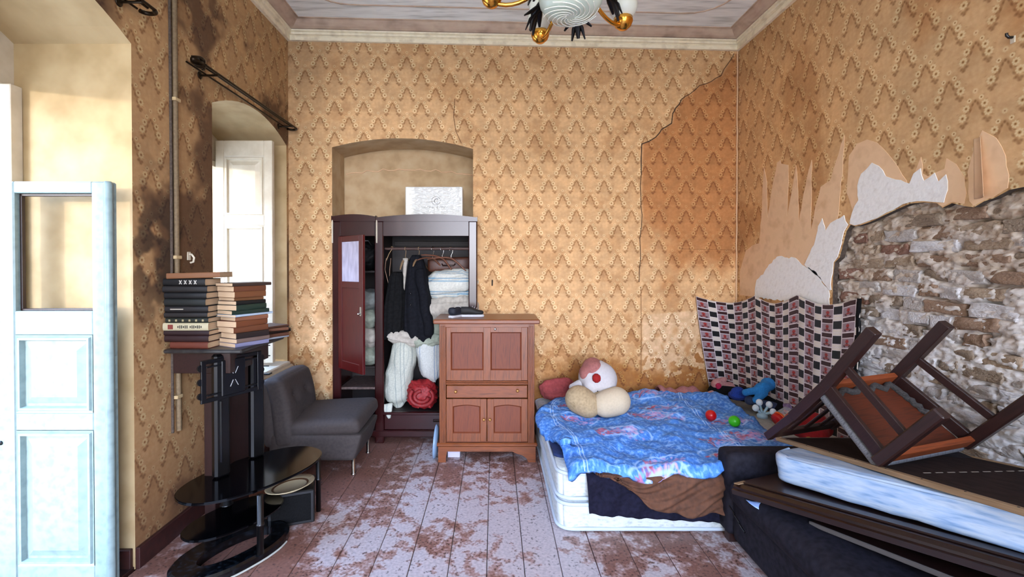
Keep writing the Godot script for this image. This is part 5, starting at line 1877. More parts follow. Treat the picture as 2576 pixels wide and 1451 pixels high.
func toys() -> void:
	# plush dog seen feet first
	var cream := cloth(Color(0.72, 0.62, 0.47), 0.95, 0.10, 5.0, 150)
	var white := cloth(Color(0.76, 0.74, 0.74), 0.95, 0.06, 5.0, 151)
	var pink := cloth(Color(0.66, 0.40, 0.38), 0.95, 0.12, 5.0, 152)
	var o := thing("plush_dog", "big plush dog with red nose and two cream feet turned towards us", "plush toy", Vector3(0.82, 0.405, -3.78))
	plush("body", [[Vector3(0.0, 0.10, -0.10), Vector3(0.0, 0.10, 0.05), 0.12, 0.11]], cream, o, 0.014)
	plush("head", [[Vector3(0.01, 0.235, 0.0), Vector3(0.03, 0.23, 0.02), 0.145, 0.14], [Vector3(-0.045, 0.20, 0.085), Vector3(-0.045, 0.195, 0.09), 0.068, 0.068], [Vector3(0.065, 0.20, 0.09), Vector3(0.07, 0.195, 0.09), 0.075, 0.075]], white, o, 0.010, 0.012)
	plush("cap", [[Vector3(-0.02, 0.315, 0.0), Vector3(-0.02, 0.31, 0.045), 0.085, 0.075], [Vector3(-0.08, 0.285, 0.02), Vector3(-0.085, 0.275, 0.05), 0.055, 0.05]], pink, o, 0.009)
	var s := ST()
	lathe(s, [Vector2(0, -0.034), Vector2(0.022, -0.028), Vector2(0.036, -0.008), Vector2(0.036, 0.01), Vector2(0.022, 0.028), Vector2(0, 0.033)], 18, T(Vector3(-0.022, 0.268, 0.150), 0, 0, 90))
	put("nose", s, cloth(Color(0.62, 0.02, 0.03), 0.85, 0.1, 8.0, 153), o)
	s = ST()
	tube(s, [Vector3(-0.02, 0.243, 0.148), Vector3(-0.013, 0.20, 0.150), Vector3(-0.012, 0.15, 0.138)], 0.0035, 6)
	put("mouth_seam", s, flat(Color(0.10, 0.08, 0.08), 0.9), o)
	plush("ear", [[Vector3(-0.13, 0.185, 0.02), Vector3(-0.19, 0.165, 0.03), 0.04, 0.03]], white, o)
	plush("foot", [[Vector3(-0.165, 0.110, 0.17), Vector3(-0.10, 0.075, 0.20), 0.105, 0.10], [Vector3(-0.06, 0.08, 0.05), Vector3(-0.15, 0.10, 0.17), 0.08, 0.10]], cream, o, 0.011)
	plush("foot", [[Vector3(0.03, 0.085, 0.225), Vector3(0.115, 0.108, 0.215), 0.098, 0.108], [Vector3(0.04, 0.08, 0.05), Vector3(0.07, 0.09, 0.2), 0.08, 0.10]], cloth(Color(0.78, 0.71, 0.60), 0.95, 0.08, 5.0), o, 0.011)
	s = ST()
	for k in 5:
		tube(s, [Vector3(-0.255 + k * 0.006, 0.13 - k * 0.012, 0.215 + k * 0.011), Vector3(-0.21, 0.10 - k * 0.01, 0.268 + k * 0.002)], 0.003, 5)
	put("stitching", s, cream, o)
	# balls
	for b in [["red", Color(0.72, 0.015, 0.03), 1.601, -3.43, "shiny red plastic ball on the blue quilt"], ["green", Color(0.22, 0.70, 0.06), 1.69, -3.265, "bright green plastic ball on the blue quilt"]]:
		var h := bed_h(b[2], b[3])
		s = ST()
		var pr := []
		for i in 15:
			var a := -PI / 2 + PI * i / 14.0
			pr.append(Vector2(maxf(0.0, cos(a) * 0.039), sin(a) * 0.039))
		pr[0].x = 0.0
		pr[14].x = 0.0
		lathe(s, pr, 26)
		tag(put("ball", s, flat(b[1], 0.3), null, T(Vector3(b[2], h + 0.046, b[3]))), b[4], "ball")
	# soft toys heaped in the corner
	o = thing("pink_plush", "small pale pink plush toy with a raspberry muzzle against the wall", "plush toy", Vector3(1.975, 0.42, -4.10))
	var pale := cloth(Color(0.74, 0.52, 0.50), 0.95, 0.1, 8.0, 154)
	plush("body", [[Vector3(0.04, 0.05, 0), Vector3(0.10, 0.055, 0.0), 0.055, 0.05], [Vector3(0.0, 0.08, 0.0), Vector3(-0.01, 0.085, 0.01), 0.058, 0.052], [Vector3(-0.05, 0.02, 0.03), Vector3(-0.10, 0.01, 0.04), 0.026, 0.022], [Vector3(0.10, 0.03, 0.02), Vector3(0.14, 0.05, 0.03), 0.026, 0.02], [Vector3(0.03, 0.12, 0), Vector3(0.06, 0.13, 0), 0.025, 0.02]], pale, o, 0.008, 0.012)
	plush("muzzle", [[Vector3(-0.02, 0.085, 0.05), Vector3(-0.015, 0.06, 0.055), 0.026, 0.022]], cloth(Color(0.66, 0.06, 0.24), 0.9, 0.1, 8.0, 155), o, 0.006)
	o = thing("blue_hat", "small bright blue knitted hat among the toys", "hat", Vector3(2.03, 0.462, -3.86))
	s = ST()
	lathe(s, [Vector2(0, 0), Vector2(0.066, 0.0), Vector2(0.070, 0.012), Vector2(0.066, 0.028), Vector2(0.060, 0.03), Vector2(0.052, 0.058), Vector2(0.03, 0.078), Vector2(0, 0.084)], 22, T(Vector3.ZERO, 12, 0, 8))
	put("crown", s, cloth(Color(0.03, 0.20, 0.62), 0.95, 0.2, 9.0, 156), o)
	s = ST()
	var rim := []
	for i in 23:
		var a := TAU * i / 22.0
		rim.append(T(Vector3.ZERO, 12, 0, 8) * Vector3(cos(a) * 0.068, 0.016, sin(a) * 0.068))
	tube(s, rim, 0.010, 8, true, false)
	put("brim", s, cloth(Color(0.02, 0.13, 0.45), 0.95, 0.2, 9.0, 157), o)
	o = thing("blue_plush", "light blue plush figure lying face down with its legs towards us", "plush toy", Vector3(2.10, 0.52, -3.68))
	plush("body", [[Vector3(0.05, 0.075, 0), Vector3(0.00, 0.060, 0.02), 0.046, 0.046], [Vector3(0.085, 0.085, -0.03), Vector3(0.09, 0.085, -0.03), 0.052, 0.052], [Vector3(-0.01, 0.055, 0.02), Vector3(-0.125, 0.035, 0.03), 0.030, 0.026], [Vector3(0.02, 0.03, 0.03), Vector3(-0.07, -0.015, 0.07), 0.030, 0.026], [Vector3(0.05, 0.09, 0.03), Vector3(0.01, 0.105, 0.045), 0.022, 0.019]], cloth(Color(0.10, 0.46, 0.72), 0.95, 0.15, 9.0, 158), o, 0.008, 0.012)
	o = thing("denim_roll", "slate blue stuffed trouser leg trailing over the toys to the hung blanket", "trousers", Vector3(2.06, 0.47, -3.60))
	plush("leg", [[Vector3(-0.06, 0.025, -0.04), Vector3(0.06, 0.005, 0.02), 0.034, 0.030], [Vector3(0.06, 0.005, 0.02), Vector3(0.14, 0.0, 0.10), 0.030, 0.036]], cloth(Color(0.11, 0.17, 0.30), 0.95, 0.2, 6.0, 159), o, 0.008)
	plush("cuff", [[Vector3(0.14, 0.005, 0.10), Vector3(0.152, 0.012, 0.115), 0.038, 0.036]], cloth(Color(0.52, 0.42, 0.56), 0.95, 0.2, 6.0, 160), o, 0.008)
	o = thing("dark_garment", "nearly black garment stuffed down beside the hung blanket", "garment", Vector3(2.14, 0.44, -3.82))
	plush("heap", [[Vector3(-0.20, 0.01, -0.28), Vector3(0.0, 0.03, -0.05), 0.05, 0.06], [Vector3(0.0, 0.03, -0.05), Vector3(0.04, 0.02, 0.30), 0.06, 0.05]], cloth(Color(0.02, 0.02, 0.03), 0.95, 0.2, 6.0, 161), o, 0.014)
	o = thing("rattle", "toy of clear tube with four white ball ends on the bed", "toy", Vector3(1.965, 0.44, -3.40))
	var knobw := flat(Color(0.80, 0.84, 0.86), 0.35)
	var clear := flat(Color(0.55, 0.66, 0.70), 0.25)
	var balls := [Vector3(-0.05, 0.07, 0.0), Vector3(-0.012, 0.105, -0.02), Vector3(0.055, 0.09, -0.01), Vector3(0.06, 0.05, 0.03)]
	s = ST()
	for p in balls:
		tube(s, [Vector3(0.0, 0.02, 0.0), p], 0.010, 8)
	lathe(s, [Vector2(0, -0.01), Vector2(0.035, 0.0), Vector2(0.038, 0.02), Vector2(0.02, 0.035), Vector2(0, 0.038)], 16)
	put("body", s, clear, o)
	for p in balls:
		s = ST()
		var pr := []
		for i in 11:
			var a := -PI / 2 + PI * i / 10.0
			pr.append(Vector2(absf(cos(a)) * 0.023 if i % 10 else 0.0, sin(a) * 0.025))
		lathe(s, pr, 14, T(p))
		put("ball_end", s, knobw, o)
	o = thing("plastic_jar", "clear plastic jar with red lid lying on its side among the toys", "jar", Vector3(2.04, 0.488, -3.27), Basis.from_euler(Vector3(deg_to_rad(-8), deg_to_rad(10), deg_to_rad(-66))))
	var glass := flat(Color(0.80, 0.87, 0.92), 0.1)
	glass.transparency = BaseMaterial3D.TRANSPARENCY_ALPHA
	glass.albedo_color.a = 0.3
	s = ST()
	lathe(s, [Vector2(0, 0.062), Vector2(0.040, 0.062), Vector2(0.050, 0.052), Vector2(0.050, -0.03), Vector2(0.042, -0.042)], 22)
	put("body", s, glass, o)
	s = ST()
	lathe(s, [Vector2(0.0, -0.064), Vector2(0.046, -0.064), Vector2(0.049, -0.058), Vector2(0.049, -0.038), Vector2(0.0, -0.036)], 22)
	put("lid", s, flat(Color(0.72, 0.03, 0.02), 0.35), o)
	s = ST()
	lathe(s, [Vector2(0.0495, -0.038), Vector2(0.0515, -0.036), Vector2(0.0515, -0.026), Vector2(0.0495, -0.024)], 22)
	put("orange_band", s, flat(Color(0.85, 0.32, 0.02), 0.4), o)
	for i in 7:
		s = ST()
		var c := Vector3(0.022 * cos(i * 2.1), -0.012 + 0.012 * i, 0.022 * sin(i * 2.1))
		soft(s, Vector3(0.034, 0.022, 0.026), 0.010, 5, none, T(c, i * 40, i * 70, i * 30))
		put("sweet", s, flat([Color(0.75, 0.20, 0.12), Color(0.80, 0.55, 0.40), Color(0.62, 0.06, 0.08)][i % 3], 0.5), o)
	o = thing("blue_packet", "little pale blue box beside the jar against the hung blanket", "box", Vector3(2.14, 0.52, -3.26), Basis.from_euler(Vector3(0, 0.5, 0.6)))
	s = ST()
	box(s, Vector3(0.06, 0.07, 0.05), Transform3D.IDENTITY, 0.008)
	put("body", s, flat(Color(0.26, 0.50, 0.82), 0.5), o)
	bx("pale_flap", Vector3(0.062, 0.02, 0.052), Vector3(0, 0.03, 0), flat(Color(0.66, 0.76, 0.84), 0.5), o)
	o = thing("red_plush", "red plush toy with yellow feet behind the tipped chair's back", "plush toy", Vector3(2.02, 0.42, -2.98))
	plush("body", [[Vector3(-0.09, 0.13, 0.0), Vector3(-0.07, 0.10, 0.02), 0.06, 0.06], [Vector3(0.04, 0.10, -0.02), Vector3(0.0, 0.06, 0.06), 0.085, 0.075], [Vector3(0.08, 0.11, 0), Vector3(0.10, 0.08, 0.0), 0.05, 0.05]], cloth(Color(0.60, 0.01, 0.045), 0.95, 0.15, 6.0, 162), o, 0.010)
	plush("foot", [[Vector3(-0.06, 0.04, 0.10), Vector3(-0.09, 0.02, 0.12), 0.03, 0.026], [Vector3(0.03, 0.03, 0.13), Vector3(0.05, 0.03, 0.14), 0.032, 0.032]], cloth(Color(0.78, 0.55, 0.22), 0.95, 0.1, 6.0, 163), o, 0.008)


func hung_blanket() -> void:
	# checked blanket pinned across the corner of the two walls
	var w := 308
	var h := 208
	var im := Image.create(w, h, false, Image.FORMAT_RGB8)
	var pale := Color(0.80, 0.76, 0.76)
	im.fill(pale)
	var nz := noise(170, 0.2, 2).get_seamless_image(w, h)
	for half in 2:
		var ox := half * 154
		# broad column: dark red bar, then a grey cell with a red motif
		for rep in 2:
			var oy := rep * 104
			im.fill_rect(Rect2i(ox + 4, oy + 4, 84, 30), Color(0.20, 0.07, 0.07))
			im.fill_rect(Rect2i(ox + 4, oy + 40, 84, 60), Color(0.56, 0.48, 0.50))
			dab(im, ox + 46, oy + 60, 17, 16, Color(0.58, 0.13, 0.11), 0.95, 0.5)
			dab(im, ox + 46, oy + 82, 24, 10, Color(0.55, 0.15, 0.12), 0.9, 0.4)
			dab(im, ox + 26, oy + 90, 14, 8, Color(0.26, 0.12, 0.13), 0.9, 0.4, 0.6)
			dab(im, ox + 66, oy + 90, 14, 8, Color(0.26, 0.12, 0.13), 0.9, 0.4, -0.6)
			dab(im, ox + 46, oy + 72, 9, 6, Color(0.20, 0.08, 0.08), 0.8, 0.3)
			# narrow column: black square, then a cream bar
			im.fill_rect(Rect2i(ox + 93, oy + 20, 57, 56), Color(0.030, 0.028, 0.042))
			im.fill_rect(Rect2i(ox + 93, oy + 80, 57, 20), Color(0.80, 0.76, 0.70))
			im.fill_rect(Rect2i(ox + 93, oy + 0, 57, 16), Color(0.80, 0.76, 0.70))
	for y in h:
		for x in w:
			im.set_pixel(x, y, im.get_pixel(x, y) * (0.86 + 0.24 * nz.get_pixel(x, y).r))
	var m := flat(Color.WHITE, 0.95)
	m.albedo_texture = tex(im)
	m.rim_enabled = true
	m.rim = 0.2
	var path := Curve3D.new()
	for p in [[1.865, -4.312], [2.02, -4.318], [2.12, -4.29], [2.185, -4.20], [2.215, -4.02], [2.235, -3.7], [2.24, -3.3], [2.243, -2.835]]:
		path.add_point(Vector3(p[0], 0, p[1]))
	var total := path.get_baked_length()
	var o := thing("checked_blanket", "brown and white checked blanket hung by its top corners across the room corner", "blanket", Vector3.ZERO)
	var s := ST()
	var pins := [0.0, 0.36, 0.66, 1.0]
	sheet(s, 120, 60, func(u: float, v: float) -> Vector3:
		var uu := lerpf(0.0 + 0.075 * v, 1.0 - 0.03 * v, u)
		var p := path.sample_baked(uu * total, true)
		var q := path.sample_baked(minf(uu * total + 0.01, total), true)
		var d := (q - path.sample_baked(maxf(uu * total - 0.01, 0.0), true)).normalized()
		var n := Vector3(d.z, 0, -d.x)
		if n.dot(Vector3(-1, 0, 1)) < 0.0:
			n = -n
		var sag := 0.0
		for i in 3:
			if u >= pins[i] and u <= pins[i + 1]:
				var t: float = (u - pins[i]) / (pins[i + 1] - pins[i])
				sag = 0.065 * sin(PI * t)
		var top := lerpf(1.272, 1.362, smoothstep(0.0, 1.0, u)) - sag * (1.0 - v * 0.8)
		var low := 0.40
		var fold := 0.012 * sin(u * 38.0) * (0.35 + 0.65 * v) + 0.020 * exp(-pow((u - 0.10 - 0.05 * v) / 0.035, 2.0)) * (0.4 + v)
		return Vector3(p.x, lerpf(top, low, v), p.z) + n * (0.012 + absf(fold)), 0.004, Vector2(4.9, 4.55))
	put("cloth", s, m, o)
	s = ST()
	var edge := []
	for i in 14:
		var v := i / 13.0
		edge.append(Vector3(2.232 - 0.006 * sin(v * 20.0), lerpf(1.352, 0.62, v), -2.842 - 0.045 * v + 0.006 * sin(v * 26.0)))
	tube(s, edge, 0.012, 8)
	put("black_hem", s, cloth(Color(0.02, 0.02, 0.022), 0.95, 0.2, 6.0, 171), o)


# ---------------------------------------------------------------- low grey chair
func low_chair() -> void:
	var grey := cloth(Color(0.20, 0.165, 0.155), 0.8, 0.14, 4.0, 180)
	var o := thing("low_chair", "low armless dark grey padded chair with a tufted back in the corner", "chair", Vector3(-1.30, 0, -3.645))
	var s := ST()
	soft(s, Vector3(0.66, 0.20, 0.50), 0.03, 12, func(q: Vector3, p: Vector3) -> Vector3:
		p.x += 0.03 * q.y * maxf(q.x, 0.0)
		return p, T(Vector3(-0.03, 0.215, 0.0), 0, 0, 0))
	put("base", s, grey, o)
	s = ST()
	soft(s, Vector3(0.60, 0.115, 0.50), 0.045, 18, func(q: Vector3, p: Vector3) -> Vector3:
		p.y += 0.016 * (1.0 - q.x * q.x) * (1.0 - q.z * q.z) * q.y
		return p, T(Vector3(0.025, 0.372, 0.005), 5, -3, 4))
	put("seat_cushion", s, grey, o)
	s = ST()
	soft(s, Vector3(0.15, 0.52, 0.53), 0.05, 24, func(q: Vector3, p: Vector3) -> Vector3:
		if q.x > 0.0:
			for c in [[0.10, -0.10], [0.10, 0.12], [-0.10, 0.0]]:
				p.x -= 0.028 * exp(-(pow(p.y - c[0], 2.0) + pow(p.z - c[1], 2.0)) / 0.0016)
		p.x -= 0.10 * q.y * q.y * (1.0 if q.y > 0 else 0.0) * 0.4
		return p, T(Vector3(-0.27, 0.47, -0.005), 0, 0, 6))
	put("backrest", s, grey, o)
	s = ST()
	soft(s, Vector3(0.10, 0.50, 0.50), 0.045, 12, none, T(Vector3(-0.375, 0.455, 0.0), 0, 0, 5))
	put("back_bolster", s, grey, o)
	for c in [[0.10, -0.10], [0.10, 0.12], [-0.10, 0.0]]:
		s = ST()
		lathe(s, [Vector2(0, 0), Vector2(0.012, 0.0), Vector2(0.010, 0.005), Vector2(0, 0.007)], 12, T(Vector3(-0.222 - c[0] * 0.11, 0.47 + c[0], c[1] - 0.005), 0, 0, -84))
		put("tuft_button", s, grey, o)
	for p in [[0.25, 0.20], [0.25, -0.20], [-0.30, 0.20], [-0.30, -0.20]]:
		s = ST()
		lathe(s, [Vector2(0, 0), Vector2(0.018, 0), Vector2(0.019, 0.008), Vector2(0.012, 0.012), Vector2(0.013, 0.12), Vector2(0, 0.12)], 14, T(Vector3(p[0], 0.0, p[1])))
		put("leg", s, M.chrome, o)


# ---------------------------------------------------------------- television stand
func oval(c: Vector2, a: float, b: float, turn: float, n := 48, e := 2.0) -> PackedVector2Array:
	var p := PackedVector2Array()
	for i in n:
		var t := TAU * i / n
		var x := signf(cos(t)) * pow(absf(cos(t)), 2.0 / e) * a
		var y := signf(sin(t)) * pow(absf(sin(t)), 2.0 / e) * b
		p.append(c + Vector2(x * cos(turn) - y * sin(turn), x * sin(turn) + y * cos(turn)))
	return p


func slab(s: SurfaceTool, p: PackedVector2Array, y: float, t: float, bevel := 0.003) -> void:
	# p holds (x, -z); the top lies at y
	var up := Transform3D(Basis(Vector3(1, 0, 0), Vector3(0, 0, -1), Vector3(0, 1, 0)), Vector3(0, y - bevel, 0))
	prism(s, s, p, t - bevel, up)
	var inner := Geometry2D.offset_polygon(p, -bevel * 1.4)
	if inner.size() and inner[0].size() > 2:
		prism(s, s, inner[0], bevel, Transform3D(up.basis, Vector3(0, y, 0)), [Vector2.ZERO, Vector2.ONE], [Vector2.ZERO, Vector2.ONE], false)


func tv_stand() -> void:
	var o := thing("tv_stand", "black television stand with oval glass shelves and a bare screen bracket", "stand", Vector3.ZERO)
	var turn := atan2(0.68, 0.42)
	var glass := flat(Color(0.010, 0.010, 0.014), 0.12)
	glass.metallic_specular = 0.35
	var s := ST()
	slab(s, oval(Vector2(-1.375, 2.665), 0.405, 0.235, turn, 56, 2.2), 0.372, 0.012)
	put("glass_shelf", s, glass, o)
	s = ST()
	slab(s, oval(Vector2(-1.40, 2.50), 0.26, 0.155, turn, 48, 2.2), 0.205, 0.010)
	put("glass_shelf", s, glass, o)
	# the base: an oval hoop
	var outer := oval(Vector2(-1.40, 2.475), 0.30, 0.185, turn, 56, 2.3)
	var inner := oval(Vector2(-1.385, 2.485), 0.20, 0.09, turn, 56, 2.0)
	s = ST()
	for i in 56:
		var j := (i + 1) % 56
		for ring in [[outer, outer, 0.012, 0.038, false], [outer, inner, 0.05, 0.05, true], [inner, inner, 0.05, 0.008, false]]:
			pass
		var oa := Vector3(outer[i].x, 0, -outer[i].y)
		var ob := Vector3(outer[j].x, 0, -outer[j].y)
		var ia := Vector3(inner[i].x, 0, -inner[i].y)
		var ib := Vector3(inner[j].x, 0, -inner[j].y)
		var cc := Vector3(-1.40, 0, -2.475)
		var up := Vector3.UP
		var t1 := oa.lerp(cc, 0.05)
		var t2 := ob.lerp(cc, 0.05)
		facing(s, [oa + up * 0.004, ob + up * 0.004, ob + up * 0.040, oa + up * 0.040], oa - cc)
		facing(s, [oa + up * 0.040, ob + up * 0.040, t2 + up * 0.052, t1 + up * 0.052], oa - cc + up * 0.2)
		facing(s, [t1 + up * 0.052, t2 + up * 0.052, ib + up * 0.052, ia + up * 0.052], up)
		facing(s, [ia + up * 0.052, ib + up * 0.052, ib + up * 0.004, ia + up * 0.004], cc - ia)
		facing(s, [oa + up * 0.004, ob + up * 0.004, ib + up * 0.004, ia + up * 0.004], -up)
	var scuffed := mottled(190, [Color(0.012, 0.013, 0.018), Color(0.02, 0.024, 0.032), Color(0.10, 0.13, 0.16)], Vector3.ONE * 5, 0.18)
	put("base_hoop", s, scuffed, o)
	s = ST()
	var lip := []
	for i in 20:
		var k := posmod(30 + i, 56)
		lip.append(Vector3(outer[k].x, 0.006, -outer[k].y))
	tube(s, lip, 0.006, 6)
	put("worn_edge", s, flat(Color(0.66, 0.66, 0.62), 0.5), o)
	for q in [[-1.222, -2.412, 0.05, 0.358, 0.017], [-1.515, -2.615, 0.05, 0.358, 0.028], [-1.115, -2.93, 0.0, 0.358, 0.015]]:
		s = ST()
		lathe(s, [Vector2(0, q[2]), Vector2(q[4], q[2]), Vector2(q[4], 0.197), Vector2(q[4] * 1.25, 0.199), Vector2(q[4] * 1.25, 0.209), Vector2(q[4], 0.211), Vector2(q[4], q[3]), Vector2(0, q[3])], 16, T(Vector3(q[0], 0, q[1])), true)
		put("post", s, M.black_metal, o)
	for q in [[-1.535, -2.60, 1.06], [-1.475, -2.87, 1.0]]:
		bx("column", Vector3(0.085, q[2] - 0.372, 0.05), Vector3(q[0], 0.372 + (q[2] - 0.372) / 2, q[1]), M.black_metal, o, Vector3(0, rad_to_deg(turn), 0), 0.012)
	bx("column_slot", Vector3(0.018, 0.34, 0.004), Vector3(-1.522, 0.63, -2.573), flat(Color(0.03, 0.03, 0.06), 0.2), o, Vector3(0, rad_to_deg(turn) - 58, 0), 0.001)
	# bracket frame, parallel to the long axis
	var ax := Vector3(0.155, 0, -0.30).normalized()
	var nrm := Vector3(-ax.z, 0, ax.x)
	nrm = nrm if nrm.x > 0 else -nrm
	var b := Transform3D(Basis(ax, Vector3.UP, ax.cross(Vector3.UP)), Vector3(-1.49, 0.925, -2.64))
	s = ST()
	for yy in [0.105, -0.105]:
		box(s, Vector3(0.36, 0.022, 0.012), b * T(Vector3(0, yy, 0)), 0.002)
		box(s, Vector3(0.30, 0.008, 0.016), b * T(Vector3(0, yy - signf(yy) * 0.028, 0)), 0.001)
	for xx in [-0.165, 0.165]:
		box(s, Vector3(0.026, 0.23, 0.014), b * T(Vector3(xx, 0, 0)), 0.002)
		for k in 3:
			lathe(s, [Vector2(0, -0.006), Vector2(0.018, -0.006), Vector2(0.018, 0.006), Vector2(0, 0.006)], 12, b * T(Vector3(xx + signf(xx) * 0.014, 0.075 * (k - 1), 0), 90, 0, 0), false)
	put("bracket_frame", s, M.black_metal, o)
	s = ST()
	box(s, Vector3(0.14, 0.20, 0.020), b * T(Vector3(0.0, 0, 0.004)), 0.004)
	put("mounting_plate", s, M.black_metal, o)
	s = ST()
	for k in 4:
		var a := deg_to_rad(62.0 if k % 2 == 0 else 118.0)
		var sy := 1.0 if k < 2 else -1.0
		var dx := cos(a) * 0.05 * sy
		tube(s, [b * Vector3(dx * 0.25, sin(a) * 0.02 * sy, 0.0155), b * Vector3(dx, sin(a) * 0.06 * sy, 0.0155)], 0.0022, 5)
	put("bright_scratch", s, flat(Color(0.6, 0.6, 0.6), 0.4), o)
	# dish and speaker below
	o = thing("dish", "shallow cream oval dish with a brown ring on the lower shelf", "dish", Vector3(-1.235, 0.2015, -2.80))
	s = ST()
	lathe(s, [Vector2(0, 0.0), Vector2(0.06, 0.0), Vector2(0.085, 0.012), Vector2(0.118, 0.03), Vector2(0.116, 0.034), Vector2(0.08, 0.018), Vector2(0.06, 0.008), Vector2(0, 0.008)], 32)
	put("bowl", s, flat(Color(0.66, 0.60, 0.48), 0.3), o, Transform3D(Basis(Vector3.UP, 0.9).scaled_local(Vector3(1.25, 1, 0.9)), Vector3.ZERO))
	s = ST()
	lathe(s, [Vector2(0.078, 0.0185), Vector2(0.080, 0.0200), Vector2(0.086, 0.0228), Vector2(0.088, 0.0225)], 32)
	put("brown_ring", s, flat(Color(0.30, 0.18, 0.09), 0.4), o, Transform3D(Basis(Vector3.UP, 0.9).scaled_local(Vector3(1.25, 1, 0.9)), Vector3.ZERO))
	o = thing("speaker_box", "black box standing on the floor behind the oval stand", "box", Vector3(-1.25, 0, -2.86), Basis.from_euler(Vector3(0, deg_to_rad(20), 0)))
	bx("cabinet", Vector3(0.26, 0.20, 0.22), Vector3(0, 0.10, 0), M.black_metal, o, Vector3.ZERO, 0.006)
	bx("grille", Vector3(0.22, 0.16, 0.006), Vector3(0, 0.10, 0.112), cloth(Color(0.012, 0.012, 0.014), 0.9, 0.2, 9.0, 191), o)


# ---------------------------------------------------------------- books and what carries them
func book(called: String, label: String, size: Vector3, at: Vector3, turn: float, cover: Color, group: String, tilt := 0.0, spine := 0, soft_cover := false) -> Node3D:
	# size: length of the spine, thickness, breadth; the spine faces +z
	var o := thing(called, label, "book", at, Basis.from_euler(Vector3(0, deg_to_rad(turn), deg_to_rad(tilt))), group)
	var cm := flat(cover, 0.55)
	var ct := 0.0012 if soft_cover else 0.0025
	var s := ST()
	for y in [ct / 2, size.y - ct / 2]:
		box(s, Vector3(size.x, ct, size.z), T(Vector3(0, y, 0)), 0.0006)
	put("cover", s, cm, o)
	s = ST()
	s.set_smooth_group(0)
	var n := 6
	for i in n:
		var a := -PI / 2 + PI * i / n
		var b := -PI / 2 + PI * (i + 1) / n
		var bulge := 0.003 if soft_cover else 0.007
		var p := Vector3(0, size.y / 2 + sin(a) * size.y / 2, size.z / 2 + cos(a) * bulge)
		var q := Vector3(0, size.y / 2 + sin(b) * size.y / 2, size.z / 2 + cos(b) * bulge)
		var dx := Vector3(size.x / 2, 0, 0)
		quad(s, q - dx, q + dx, p + dx, p - dx)
	put("spine", s, cm, o)
	s = ST()
	box(s, Vector3(size.x - (0.004 if soft_cover else 0.010), size.y - 2 * ct, size.z - 0.006), T(Vector3(0, size.y / 2, 0.002)), 0.001)
	put("pages", s, M.pages, o)
	if spine == 1:
		s = ST()
		for k in 4:
			for sg in [-1.0, 1.0]:
				box(s, Vector3(0.004, size.y * 0.62, 0.0016), T(Vector3(-0.015 + k * 0.028, size.y / 2, size.z / 2 + 0.0072), 0, 0, 32.0 * sg), 0.0)
		put("spine_print", s, flat(Color(0.72, 0.70, 0.66), 0.6), o)
	elif spine == 2:
		s = ST()
		box(s, Vector3(0.028, size.y * 0.6, 0.001), T(Vector3(-size.x * 0.33, size.y / 2, size.z / 2 + 0.0074)), 0.0)
		put("red_stamp", s, flat(Color(0.42, 0.16, 0.12), 0.6), o)
		s = ST()
		for k in 13:
			box(s, Vector3(0.0055, size.y * (0.40 if k % 3 else 0.28), 0.001), T(Vector3(-0.04 + k * 0.0098 + (0.008 if k > 5 else 0.0), size.y / 2, size.z / 2 + 0.0074)), 0.0)
		put("spine_print", s, flat(Color(0.15, 0.14, 0.12), 0.6), o)
	elif spine == 3:
		s = ST()
		for k in 6:
			box(s, Vector3(0.010, size.y * 0.4, 0.001), T(Vector3(-size.x * 0.40 + k * size.x * 0.155, size.y / 2, size.z / 2 + 0.0074)), 0.0)
		put("spine_print", s, flat(Color(0.55, 0.50, 0.36), 0.6), o)
	elif spine == 4:
		s = ST()
		box(s, Vector3(size.x * 0.3, size.y * 0.16, 0.001), T(Vector3(-size.x * 0.22, size.y / 2, size.z / 2 + 0.0074)), 0.0)
		put("spine_print", s, flat(Color(0.62, 0.58, 0.52), 0.6), o)
	return o


